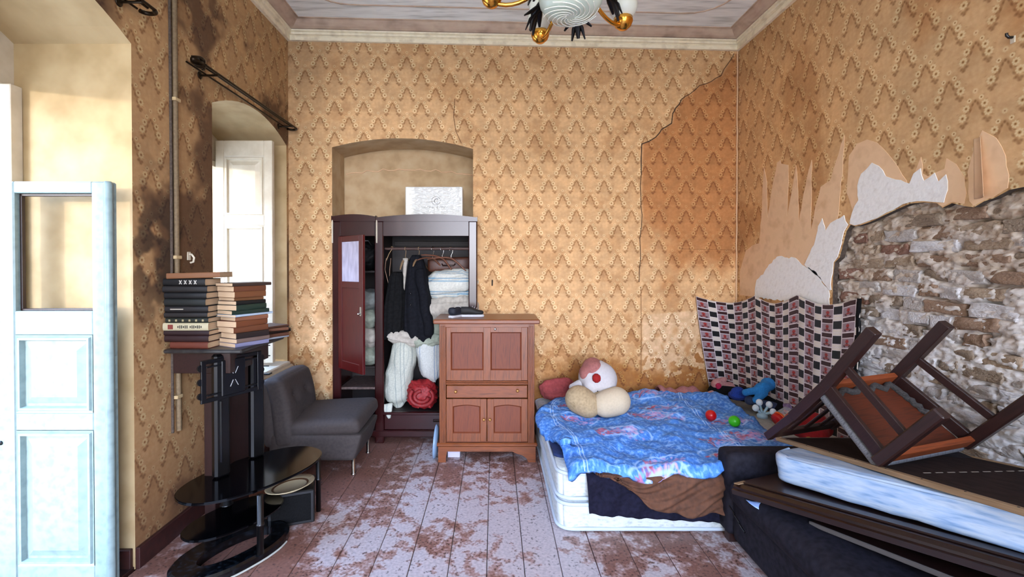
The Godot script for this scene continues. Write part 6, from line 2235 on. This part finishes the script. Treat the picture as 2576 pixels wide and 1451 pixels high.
func books() -> void:
	M.pages = mottled(200, [Color(0.62, 0.50, 0.38), Color(0.76, 0.66, 0.53)], Vector3(1, 90, 1), 0.9, 0.03)
	var o := thing("side_table", "tall narrow dark table carrying the books against the window wall", "table", Vector3(-1.60, 0, -2.80))
	bx("table_top", Vector3(0.43, 0.022, 0.52), Vector3(0, 1.081, 0), mottled(201, [Color(0.10, 0.09, 0.09), Color(0.22, 0.21, 0.20)], Vector3.ONE * 3, 0.35), o, Vector3.ZERO, 0.006)
	bx("apron", Vector3(0.32, 0.12, 0.44), Vector3(-0.035, 1.01, -0.01), M.dark_wood_h, o)
	bx("pedestal_board", Vector3(0.06, 0.95, 0.36), Vector3(-0.0, 0.475, 0.02), M.dark_wood, o)
	bx("foot_board", Vector3(0.30, 0.03, 0.40), Vector3(0.0, 0.015, 0.0), M.dark_wood_h, o)
	var y := 1.0925
	var g := "dark hardbacks in the left pile"
	# thickness, length, colour, spine print, label; from the table up
	var pile := [
		[0.036, 0.235, Color(0.34, 0.15, 0.09), 0, "brick brown hardback lowest in the pile nearest the wall", 0.012],
		[0.036, 0.27, Color(0.12, 0.018, 0.022), 0, "dark crimson hardback resting on the brick brown one", 0.0],
		[0.026, 0.275, Color(0.11, 0.022, 0.032), 0, "maroon hardback directly under the cream titled book", 0.0],
		[0.042, 0.27, Color(0.66, 0.62, 0.50), 2, "cream hardback with a red stamp on its spine", -0.006],
		[0.028, 0.255, Color(0.055, 0.075, 0.035), 3, "olive green hardback with gold marks above the cream one", 0.0],
		[0.030, 0.255, Color(0.055, 0.035, 0.032), 0, "very dark brown hardback above the olive green one", -0.008],
		[0.034, 0.255, Color(0.035, 0.022, 0.028), 4, "black hardback with a short pale title", -0.004],
		[0.040, 0.245, Color(0.030, 0.050, 0.042), 0, "blackish green hardback in the middle of the wall-side pile", -0.01],
		[0.034, 0.255, Color(0.020, 0.022, 0.034), 0, "blue black hardback under the one with the photo cover", -0.006],
		[0.036, 0.26, Color(0.050, 0.035, 0.032), 0, "dark picture-covered hardback near the top of the pile", -0.012],
		[0.040, 0.27, Color(0.030, 0.030, 0.032), 1, "black hardback with a row of pale crosses on its spine", -0.016],
	]
	for i in pile.size():
		var b = pile[i]
		book("book", b[4], Vector3(b[1] * 0.92, b[0], 0.145), Vector3(-1.703 + b[5] + rng.randf_range(-0.003, 0.003), y, -2.648), rng.randf_range(-3.5, 3.5), b[2], g, 0.0, b[3])
		y += b[0] + 0.0006
	book("book", "tan paperback lying askew on the very top of the wall-side pile", Vector3(0.28, 0.030, 0.16), Vector3(-1.675, y + 0.002, -2.655), 6.0, Color(0.44, 0.28, 0.16), g, 1.5, 0, true)
	# the second pile, corners towards us, fore-edges showing
	y = 1.0925
	g = "pale paperbacks in the right pile"
	var pile2 := [
		[0.022, 0.21, Color(0.44, 0.44, 0.55), "white paperback with a blue grey cover lowest in the right pile", 0.0],
		[0.024, 0.215, Color(0.40, 0.33, 0.30), "white edged paperback second from the table in the right pile", 0.0],
		[0.032, 0.20, Color(0.10, 0.06, 0.05), "thick dark brown covered book third from the table", 0.006],
		[0.032, 0.215, Color(0.36, 0.20, 0.11), "brown covered pink-edged book fourth from the table", -0.006],
		[0.034, 0.22, Color(0.40, 0.22, 0.12), "tan covered thick paperback level with the cream hardback", -0.01],
		[0.024, 0.20, Color(0.46, 0.29, 0.20), "salmon paperback under the bright white magazine", -0.002],
		[0.012, 0.255, Color(0.62, 0.68, 0.74), "thin bright white magazine jutting from the right pile", 0.004],
		[0.022, 0.225, Color(0.07, 0.14, 0.10), "green covered paperback lying on the white magazine", -0.006],
		[0.030, 0.21, Color(0.09, 0.17, 0.13), "thick green paperback with a mottled cover", -0.012],
		[0.022, 0.20, Color(0.03, 0.035, 0.03), "black covered book in the upper right pile", -0.016],
		[0.018, 0.18, Color(0.38, 0.24, 0.13), "small tan paperback above the black covered book", -0.022],
		[0.034, 0.20, Color(0.40, 0.24, 0.13), "peach edged thick paperback third from the top", -0.012],
		[0.030, 0.205, Color(0.36, 0.20, 0.11), "orange brown paperback second from the top of the right pile", -0.012],
		[0.018, 0.25, Color(0.20, 0.14, 0.11), "broad flat brown book topmost on the right pile", -0.004],
	]
	for i in pile2.size():
		var b = pile2[i]
		book("paperback", b[3], Vector3(b[1], b[0], 0.150), Vector3(-1.468 + b[4], y, -2.725 + rng.randf_range(-0.006, 0.006)), 64.0 + rng.randf_range(-7, 7), b[2], g, 0.0, 0, true)
		y += b[0] + 0.0006
	# flat things at the table's far edge
	y = 1.0925
	g = "flat papers at the table's far end"
	var pile3 := [
		[0.012, Color(0.55, 0.58, 0.62), "pale magazine lowest in the flat heap by the window", 8.0],
		[0.020, Color(0.30, 0.17, 0.10), "brown paper folder in the flat heap by the window", -6.0],
		[0.016, Color(0.09, 0.05, 0.035), "dark brown notebook in the flat heap by the window", 12.0],
		[0.018, Color(0.36, 0.22, 0.14), "tan exercise book in the flat heap by the window", -12.0],
		[0.012, Color(0.26, 0.15, 0.10), "curled brown cover topmost in the flat heap by the window", 4.0],
	]
	for i in pile3.size():
		var b = pile3[i]
		book("booklet", b[2], Vector3(0.235, b[0], 0.17), Vector3(-1.462, y, -2.945), 60.0 + b[3], b[1], g, 0.0, 0, true)
		y += b[0] + 0.0006
	# things on the window sill
	o = thing("wire_rack", "small black wire rack standing on the bright window sill", "rack", Vector3(-1.80, 0.7095, -3.60))
	var s := ST()
	for q in [[-0.02, 0.0, -0.01, 0.30], [-0.10, 0.06, 0.05, 0.06], [-0.10, 0.14, 0.06, 0.14], [-0.10, 0.22, 0.06, 0.22]]:
		tube(s, [Vector3(q[0], q[1] + 0.006, 0), Vector3(q[2], q[3] + 0.006, 0)], 0.0045, 6)
	put("wires", s, M.black_metal, o)
	bx("base", Vector3(0.13, 0.012, 0.05), Vector3(0, 0.006, 0), M.black_metal, o)
	o = thing("black_tray", "black plastic tray tilted on top of the wire rack at the sill", "tray", Vector3(-1.78, 1.022, -3.60), Basis.from_euler(Vector3(0, 0.3, 0.10)))
	s = ST()
	slab(s, oval(Vector2.ZERO, 0.19, 0.075, 0.0, 36, 3.0), 0.024, 0.022)
	put("pan", s, M.black_metal, o)
	s = ST()
	tube(s, [Vector3(-0.17, 0.03, 0.05), Vector3(0.17, 0.03, 0.05), Vector3(0.17, 0.03, -0.05), Vector3(-0.17, 0.03, -0.05), Vector3(-0.17, 0.03, 0.05)], 0.006, 6)
	put("rim", s, M.black_metal, o)
	o = thing("folded_papers", "stack of folded pale papers on the sill behind the bracket", "papers", Vector3(-1.86, 0.7095, -3.22))
	for k in 5:
		bx("sheet_fold", Vector3(0.22, 0.022, 0.16), Vector3(rng.randf_range(-0.01, 0.01), 0.011 + 0.0225 * k, 0), mottled(202 + k, [Color(0.40, 0.37, 0.34), Color(0.66, 0.63, 0.58)], Vector3(2, 20, 2), 0.9), o, Vector3(0, rng.randf_range(-8, 8), 0), 0.008)


# ---------------------------------------------------------------- sofa and what is heaped on it
func slope(z: float, base: float) -> float:
	return base + 0.19 * z


func sofa() -> void:
	var navy := cloth(Color(0.085, 0.078, 0.115), 0.75, 0.25, 3.0, 210)
	var dark := cloth(Color(0.09, 0.08, 0.095), 0.75, 0.25, 3.0, 211)
	var o := thing("sofa", "dark navy sofa along the torn wall, piled with boards", "sofa", Vector3(1.28, 0, -2.72))
	var s := ST()
	soft(s, Vector3(0.84, 0.46, 0.15), 0.035, 14, none, T(Vector3(0.44, 0.275, 0.075)))
	put("arm", s, navy, o)
	s = ST()
	soft(s, Vector3(0.84, 0.46, 0.15), 0.035, 14, none, T(Vector3(0.44, 0.275, 2.02)))
	put("arm", s, navy, o)
	s = ST()
	soft(s, Vector3(0.82, 0.26, 1.82), 0.04, 14, none, T(Vector3(0.45, 0.155, 1.05)))
	put("base", s, navy, o)
	s = ST()
	soft(s, Vector3(0.80, 0.14, 1.80), 0.065, 20, func(q: Vector3, p: Vector3) -> Vector3:
		p.y += 0.012 * q.y * (1.0 - q.x * q.x)
		return p, T(Vector3(0.40, 0.318, 1.05)))
	put("seat_cushion", s, navy, o)
	s = ST()
	soft(s, Vector3(0.17, 0.50, 1.80), 0.06, 14, none, T(Vector3(0.885, 0.42, 1.05), 0, 0, 0))
	put("back", s, dark, o)
	for p in [[0.06, 0.1], [0.06, 2.0], [0.86, 0.1], [0.86, 2.0]]:
		bx("foot", Vector3(0.05, 0.05, 0.05), Vector3(p[0], 0.025, p[1]), M.dark_wood, o)
	s = ST()
	for k in 3:
		tube(s, [Vector3(-0.012, 0.255 - 0.02 * k, 0.22 + 0.05 * k), Vector3(-0.008, 0.235 - 0.02 * k, 0.27 + 0.05 * k)], 0.004, 5)
	put("torn_seam", s, M.black_gloss, o)
	s = ST()
	pillow(s, Vector3(0.70, 0.26, 0.34), 212, 0.02, 0.3)
	tag(put("bolster", s, dark, null, T(Vector3(1.70, 0.535, -0.90))), "dark bolster propping the boards at the sofa's near end", "cushion")
	# brown slab, lowest of the boards
	var tilt := rad_to_deg(atan(0.19))
	var yaw := rad_to_deg(atan2(0.39, 0.92))
	o = thing("brown_board", "long brown varnished board sloping across the sofa under the white panel", "board", Vector3(1.215, 0.43, -2.38), Basis.from_euler(Vector3(0, deg_to_rad(22), 0)) * Basis.from_euler(Vector3(-deg_to_rad(tilt), 0, 0)))
	var varn := wood(213, [Color(0.07, 0.030, 0.022), Color(0.13, 0.058, 0.04), Color(0.10, 0.045, 0.03)], 0.3, 2)
	s = ST()
	var pr := [Vector2(0.0, -0.048), Vector2(0.0, -0.026), Vector2(0.012, -0.022), Vector2(0.014, -0.012), Vector2(0.030, 0.0), Vector2(0.34, 0.0), Vector2(0.34, -0.048)]
	prism(s, s, pv(pr), 1.45, T(Vector3(0.0, 0, 1.45)))
	put("body", s, varn, o)
	bx("raised_strip", Vector3(0.05, 0.010, 1.40), Vector3(0.075, 0.004, 0.73), varn, o, Vector3.ZERO, 0.004)
	bx("chipped_corner", Vector3(0.07, 0.004, 0.03), Vector3(0.05, 0.002, 0.02), M.pale_wood, o)
	o = thing("paper_scrap", "torn scrap of white paper under the brown board's end", "paper", Vector3(1.235, 0.378, -2.33))
	s = ST()
	sheet(s, 6, 3, func(u: float, v: float) -> Vector3: return Vector3(0.02 + u * 0.13, 0.006 - 0.03 * v * sin(PI * u), 0.02 + v * 0.035 + u * 0.05), 0.001)
	put("scrap", s, flat(Color(0.52, 0.62, 0.80), 0.6), o)
	# thin grey edged board lower still
	o = thing("thin_board", "thin dark board with a pale grey edge lying lowest on the sofa seat", "board", Vector3(1.42, 0.395, -2.08), Basis.from_euler(Vector3(0, deg_to_rad(17), 0)) * Basis.from_euler(Vector3(-deg_to_rad(9), 0, 0)))
	bx("body", Vector3(0.40, 0.016, 1.15), Vector3(0.20, 0.0, 0.575), M.dark_wood_h, o)
	bx("pale_edge", Vector3(0.010, 0.020, 1.15), Vector3(-0.004, 0.0, 0.575), flat(Color(0.34, 0.32, 0.31), 0.5), o)
	# white wrapped panel
	var wrap := mottled(214, [Color(0.40, 0.55, 0.74), Color(0.62, 0.73, 0.86), Color(0.74, 0.81, 0.88), Color(0.55, 0.66, 0.80)], Vector3(3.2, 5.0, 0.7), 0.3, 0.025, 0.5)
	wrap.clearcoat_enabled = true
	wrap.clearcoat = 0.5
	wrap.clearcoat_roughness = 0.2
	o = thing("wrapped_cushion", "long white blue plastic-wrapped cushion lying on the brown board", "cushion", Vector3(1.405, 0.592, -2.40), Basis.from_euler(Vector3(0, deg_to_rad(16.5), 0)) * Basis.from_euler(Vector3(-deg_to_rad(10.5), 0, 0)))
	s = ST()
	var nw := noise(215, 4.0, 3)
	soft(s, Vector3(0.32, 0.138, 1.50), 0.022, 26, func(q: Vector3, p: Vector3) -> Vector3:
		var hx := 0.16
		var r := 0.10
		if p.z < -0.75 + r and absf(p.x) > hx - r:
			var d := Vector2(absf(p.x) - hx + r, -0.75 + r - p.z)
			var m := maxf(d.x, d.y)
			d = d.normalized() * m
			p.x = signf(p.x) * (hx - r + d.x)
			p.z = -0.75 + r - d.y
		return p + Vector3(nw.get_noise_2d(p.z, p.y * 3.0) * 0.006, nw.get_noise_2d(p.x, p.z) * 0.006 * q.y, 0), T(Vector3(0.16, -0.069, 0.75)))
	put("wrapped_body", s, wrap, o)
	s = ST()
	tube(s, [Vector3(0.15, -0.004, 0.003), Vector3(0.06, -0.005, 0.03), Vector3(0.004, -0.008, 0.13), Vector3(-0.001, -0.010, 0.5), Vector3(-0.001, -0.008, 1.0), Vector3(0.0, -0.008, 1.49)], 0.007, 8)
	put("seam", s, wrap, o)
	# frame board on top
	o = thing("base_board", "dark cloth-covered bed base board with a pale batten edge under the chair", "board", Vector3(1.612, 0.574, -2.64), Basis.from_euler(Vector3(-deg_to_rad(tilt), 0, 0)))
	var felt := mottled(216, [Color(0.17, 0.14, 0.13), Color(0.22, 0.18, 0.17)], Vector3(3, 3, 1.2), 1.0, 0.03)
	felt.metallic_specular = 0.15
	bx("cloth_panel", Vector3(0.60, 0.010, 1.45), Vector3(0.31, -0.007, 0.735), felt, o)
	bx("batten", Vector3(0.028, 0.020, 1.48), Vector3(0.005, -0.008, 0.735), M.pale_wood, o, Vector3.ZERO, 0.002)
	bx("batten", Vector3(0.022, 0.016, 1.48), Vector3(0.60, -0.006, 0.735), M.pale_wood, o, Vector3.ZERO, 0.002)
	bx("batten", Vector3(0.60, 0.016, 0.022), Vector3(0.30, -0.008, 0.01), M.dark_wood_h, o, Vector3.ZERO, 0.002)
	bx("splintered_end", Vector3(0.022, 0.075, 0.02), Vector3(0.0, 0.018, 0.012), M.pale_wood, o, Vector3(12, 0, 14), 0.003)
	s = ST()
	for k in 9:
		box(s, Vector3(0.030, 0.0016, 0.005), T(Vector3(0.12 + k * 0.052, -0.001, 0.80 - 0.004 * k), 0, 3, 0), 0.0)
	put("stitch_line", s, flat(Color(0.55, 0.50, 0.45), 0.8), o)
	s = ST()
	for k in 9:
		lathe(s, [Vector2(0, 0), Vector2(0.004, 0), Vector2(0.003, 0.0015), Vector2(0, 0.002)], 8, T(Vector3(0.005, 0.002, 0.08 + k * 0.165)))
	put("nail_head", s, M.black_metal, o)


func bar(s: SurfaceTool, a: Vector3, b: Vector3, w: float, t: float, side: Vector3, ch := 0.003) -> void:
	# a squared timber from a to b; w across «side», t the other way
	var d := (b - a)
	var y := d.normalized()
	var x := (side - y * side.dot(y)).normalized()
	var z := x.cross(y)
	box(s, Vector3(w, d.length(), t), Transform3D(Basis(x, y, z), (a + b) / 2), ch)


func tipped_chair() -> void:
	# modelled upright, then laid over on its back and seat edge
	var k := 0.97
	var r := Basis(Vector3(-0.9597, -0.0255, 0.2797), Vector3(-0.1573, -0.7763, -0.6104), Vector3(0.2328, -0.6298, 0.741)).orthonormalized()
	var at := Vector3(0, 1.55, 0) + (Vector3(1.97355, 1.15665, -1.97493) - Vector3(0, 1.55, 0)) * k
	var o := thing("tipped_chair", "dark wooden slat-backed chair lying upside down on the boards", "chair", at, r.scaled_local(Vector3.ONE * k))
	var w := 0.236
	var wf := 0.282
	var d := 0.186
	var ys := 0.43
	for sx in [-1.0, 1.0]:
		var s := ST()
		bar(s, Vector3(sx * w, ys - 0.409, -d - 0.019), Vector3(sx * w, ys - 0.02, -d), 0.046, 0.050, Vector3.RIGHT)
		bar(s, Vector3(sx * w, ys - 0.045, -d), Vector3(sx * w, ys + 0.25, -d - 0.012), 0.044, 0.050, Vector3.RIGHT)
		bar(s, Vector3(sx * w, ys + 0.24, -d - 0.011), Vector3(sx * w, ys + 0.482, -d - 0.036), 0.038, 0.042, Vector3.RIGHT)
		put("back_leg", s, M.dark_wood, o)
		s = ST()
		bar(s, Vector3(sx * wf, ys - 0.368, d), Vector3(sx * wf, ys + 0.01, d), 0.048, 0.048, Vector3.RIGHT, 0.006)
		put("front_leg", s, M.dark_wood, o)
		s = ST()
		bar(s, Vector3(sx * w, ys - 0.03, -d), Vector3(sx * (wf), ys - 0.03, d), 0.056, 0.026, Vector3.UP)
		put("seat_rail", s, M.dark_wood, o)
		s = ST()
		bar(s, Vector3(sx * w, ys - 0.18, -d - 0.006), Vector3(sx * wf, ys - 0.18, d), 0.036, 0.022, Vector3.UP)
		put("stretcher", s, M.dark_wood, o)
	var s2 := ST()
	bar(s2, Vector3(-w, ys - 0.03, -d), Vector3(w, ys - 0.03, -d), 0.056, 0.026, Vector3.UP)
	put("seat_rail", s2, M.raw_wood, o)
	s2 = ST()
	bar(s2, Vector3(-wf, ys - 0.03, d), Vector3(wf, ys - 0.03, d), 0.056, 0.026, Vector3.UP)
	put("seat_rail", s2, M.raw_wood, o)
	s2 = ST()
	bar(s2, Vector3(-w, ys + 0.455, -d - 0.034), Vector3(w, ys + 0.455, -d - 0.034), 0.055, 0.024, Vector3.UP)
	put("crest_rail", s2, M.dark_wood_h, o)
	for q in 3:
		s2 = ST()
		var x := lerpf(-0.12, 0.12, q / 2.0)
		bar(s2, Vector3(x, ys + 0.04, -d), Vector3(x, ys + 0.44, -d - 0.032), 0.034, 0.012, Vector3.RIGHT)
		put("back_slat", s2, M.dark_wood, o)
	s2 = ST()
	bar(s2, Vector3(-w, ys + 0.05, -d), Vector3(w, ys + 0.05, -d), 0.035, 0.02, Vector3.UP)
	put("lower_back_rail", s2, M.dark_wood_h, o)
	# seat: bare board below, padding and worn grey cover above
	s2 = ST()
	var p := [Vector2(-w + 0.02, d + 0.0), Vector2(-wf + 0.02, -d), Vector2(wf - 0.02, -d), Vector2(w - 0.02, d)]
	slab(s2, pv(p), ys + 0.008, 0.010)
	put("seat_board", s2, wood(217, [Color(0.20, 0.075, 0.028), Color(0.34, 0.14, 0.055), Color(0.27, 0.105, 0.04)], 0.5, 0), o)
	s2 = ST()
	soft(s2, Vector3(wf * 2.0 + 0.02, 0.042, d * 2.0 + 0.03), 0.02, 14, func(q: Vector3, v: Vector3) -> Vector3:
		v.x *= lerpf(w / wf, 1.0, (q.z + 1.0) / 2.0)
		return v, T(Vector3(0, ys + 0.026, 0)))
	put("seat_cover", s2, mottled(218, [Color(0.16, 0.16, 0.17), Color(0.42, 0.42, 0.43), Color(0.30, 0.30, 0.31)], Vector3(20, 6, 20), 0.95), o)
	s2 = ST()
	var rag := []
	for i in 15:
		var t := i / 14.0
		rag.append(Vector3(lerpf(w - 0.03, -w + 0.05, t), ys - 0.010 + 0.006 * sin(i * 2.3), -d + 0.03 + 0.015 * sin(i * 1.7)))
	for i in 12:
		var t := i / 11.0
		rag.append(Vector3(-lerpf(w - 0.04, wf - 0.05, t), ys - 0.010 + 0.006 * sin(i * 2.9), lerpf(-d + 0.06, d - 0.12, t)))
	tube(s2, rag, 0.016, 7)
	put("frayed_cloth", s2, cloth(Color(0.20, 0.18, 0.17), 0.95, 0.4, 12.0, 219), o)


# ---------------------------------------------------------------- chandelier
func chandelier() -> void:
	var o := thing("chandelier", "gilt five-armed ceiling lamp with frosted tulip shades and a glass bowl", "chandelier", Vector3(0.318, 0, -1.95))
	var s := ST()
	lathe(s, [Vector2(0, 3.69), Vector2(0.07, 3.69), Vector2(0.065, 3.66), Vector2(0.02, 3.63), Vector2(0, 3.63)], 20)
	put("ceiling_rose", s, M.brass, o)
	s = ST()
	tube(s, [Vector3(0, 3.64, 0), Vector3(0, 2.95, 0)], 0.007, 8)
	put("rod", s, M.brass, o)
	s = ST()
	lathe(s, [Vector2(0, 2.70), Vector2(0.03, 2.705), Vector2(0.05, 2.74), Vector2(0.028, 2.78), Vector2(0.04, 2.83), Vector2(0.018, 2.90), Vector2(0.02, 2.96), Vector2(0, 2.97)], 20)
	put("stem", s, M.brass, o)
	var milk := flat(Color(0.86, 0.87, 0.82), 0.25)
	milk.backlight_enabled = true
	milk.backlight = Color(0.6, 0.6, 0.55)
	var bowl := flat(Color(0.84, 0.88, 0.82), 0.2)
	bowl.backlight_enabled = true
	bowl.backlight = Color(0.6, 0.62, 0.58)
	s = ST()
	lathe(s, [Vector2(0, 2.590), Vector2(0.06, 2.594), Vector2(0.105, 2.610), Vector2(0.128, 2.64), Vector2(0.135, 2.672), Vector2(0.130, 2.673), Vector2(0.122, 2.642), Vector2(0.10, 2.617), Vector2(0.058, 2.601), Vector2(0, 2.598)], 36)
	put("glass_bowl", s, bowl, o)
	s = ST()
	for k in 12:
		var pts := []
		var a0 := TAU * k / 12.0
		for i in 9:
			var t := i / 8.0
			var a := a0 + t * 2.4
			var rr := 0.02 + 0.095 * t
			pts.append(Vector3(cos(a) * rr, 2.5875 + 0.018 * pow(t, 3.0), sin(a) * rr))
		tube(s, pts, 0.0022, 5)
	put("bowl_scrollwork", s, flat(Color(0.90, 0.90, 0.84), 0.4), o)
	for k in 5:
		var a := deg_to_rad(-9.0 + 72.0 * k + 34.0)
		# aims: one lamp left and behind, one right
		a = deg_to_rad(253.0 + 72.0 * k)
		var dr := Vector3(cos(a), 0, sin(a))
		var arm := []
		for i in 12:
			var t := i / 11.0
			var rad := lerpf(0.03, 0.325, t)
			arm.append(dr * rad + Vector3(0, 2.80 - 0.16 * sin(t * PI * 0.62) * (1.0 - 0.0 * t) + 0.0, 0))
		arm.append(dr * 0.33 + Vector3(0, 2.655, 0))
		s = ST()
		tube(s, arm, 0.009, 8)
		put("arm", s, M.brass, o)
		s = ST()
		lathe(s, [Vector2(0, 2.628), Vector2(0.018, 2.632), Vector2(0.036, 2.648), Vector2(0.044, 2.668), Vector2(0.042, 2.684), Vector2(0.030, 2.690), Vector2(0, 2.690)], 24, T(dr * 0.33))
		put("cup", s, M.brass, o)
		s = ST()
		lathe(s, [Vector2(0.026, 2.682), Vector2(0.045, 2.69), Vector2(0.060, 2.715), Vector2(0.063, 2.74), Vector2(0.055, 2.775), Vector2(0.052, 2.80), Vector2(0.064, 2.83), Vector2(0.062, 2.83), Vector2(0.049, 2.80), Vector2(0.052, 2.775), Vector2(0.059, 2.74), Vector2(0.056, 2.717), Vector2(0.042, 2.695)], 28, T(dr * 0.33))
		put("shade", s, milk, o)
		s = ST()
		lathe(s, [Vector2(0, 2.69), Vector2(0.012, 2.69), Vector2(0.012, 2.72), Vector2(0.02, 2.745), Vector2(0.014, 2.77), Vector2(0, 2.778)], 14, T(dr * 0.33))
		put("bulb", s, flat(Color(0.92, 0.92, 0.88), 0.2), o)
		# dark cast leaves between the arms
		var b := a + deg_to_rad(36.0)
		var dl := Vector3(cos(b), 0, sin(b))
		var tn := Vector3(-sin(b), 0, cos(b))
		s = ST()
		tube(s, [dl * 0.05 + Vector3(0, 2.74, 0), dl * 0.12 + Vector3(0, 2.715, 0), dl * 0.18 + Vector3(0, 2.655, 0), dl * 0.20 + Vector3(0, 2.59, 0)], [0.009, 0.017, 0.020, 0.007], 7, true, true, 0.6)
		for q in [-1.0, 1.0]:
			tube(s, [dl * 0.15 + Vector3(0, 2.69, 0), dl * 0.17 + tn * 0.025 * q + Vector3(0, 2.66, 0), dl * 0.19 + tn * 0.062 * q + Vector3(0, 2.63, 0)], [0.010, 0.015, 0.005], 6, true, true, 0.6)
			tube(s, [dl * 0.17 + Vector3(0, 2.66, 0), dl * 0.19 + tn * 0.018 * q + Vector3(0, 2.63, 0), dl * 0.205 + tn * 0.03 * q + Vector3(0, 2.585, 0)], [0.009, 0.012, 0.004], 6, true, true, 0.6)
		put("cast_leaf", s, flat(Color(0.06, 0.035, 0.04), 0.4, 0.6), o)
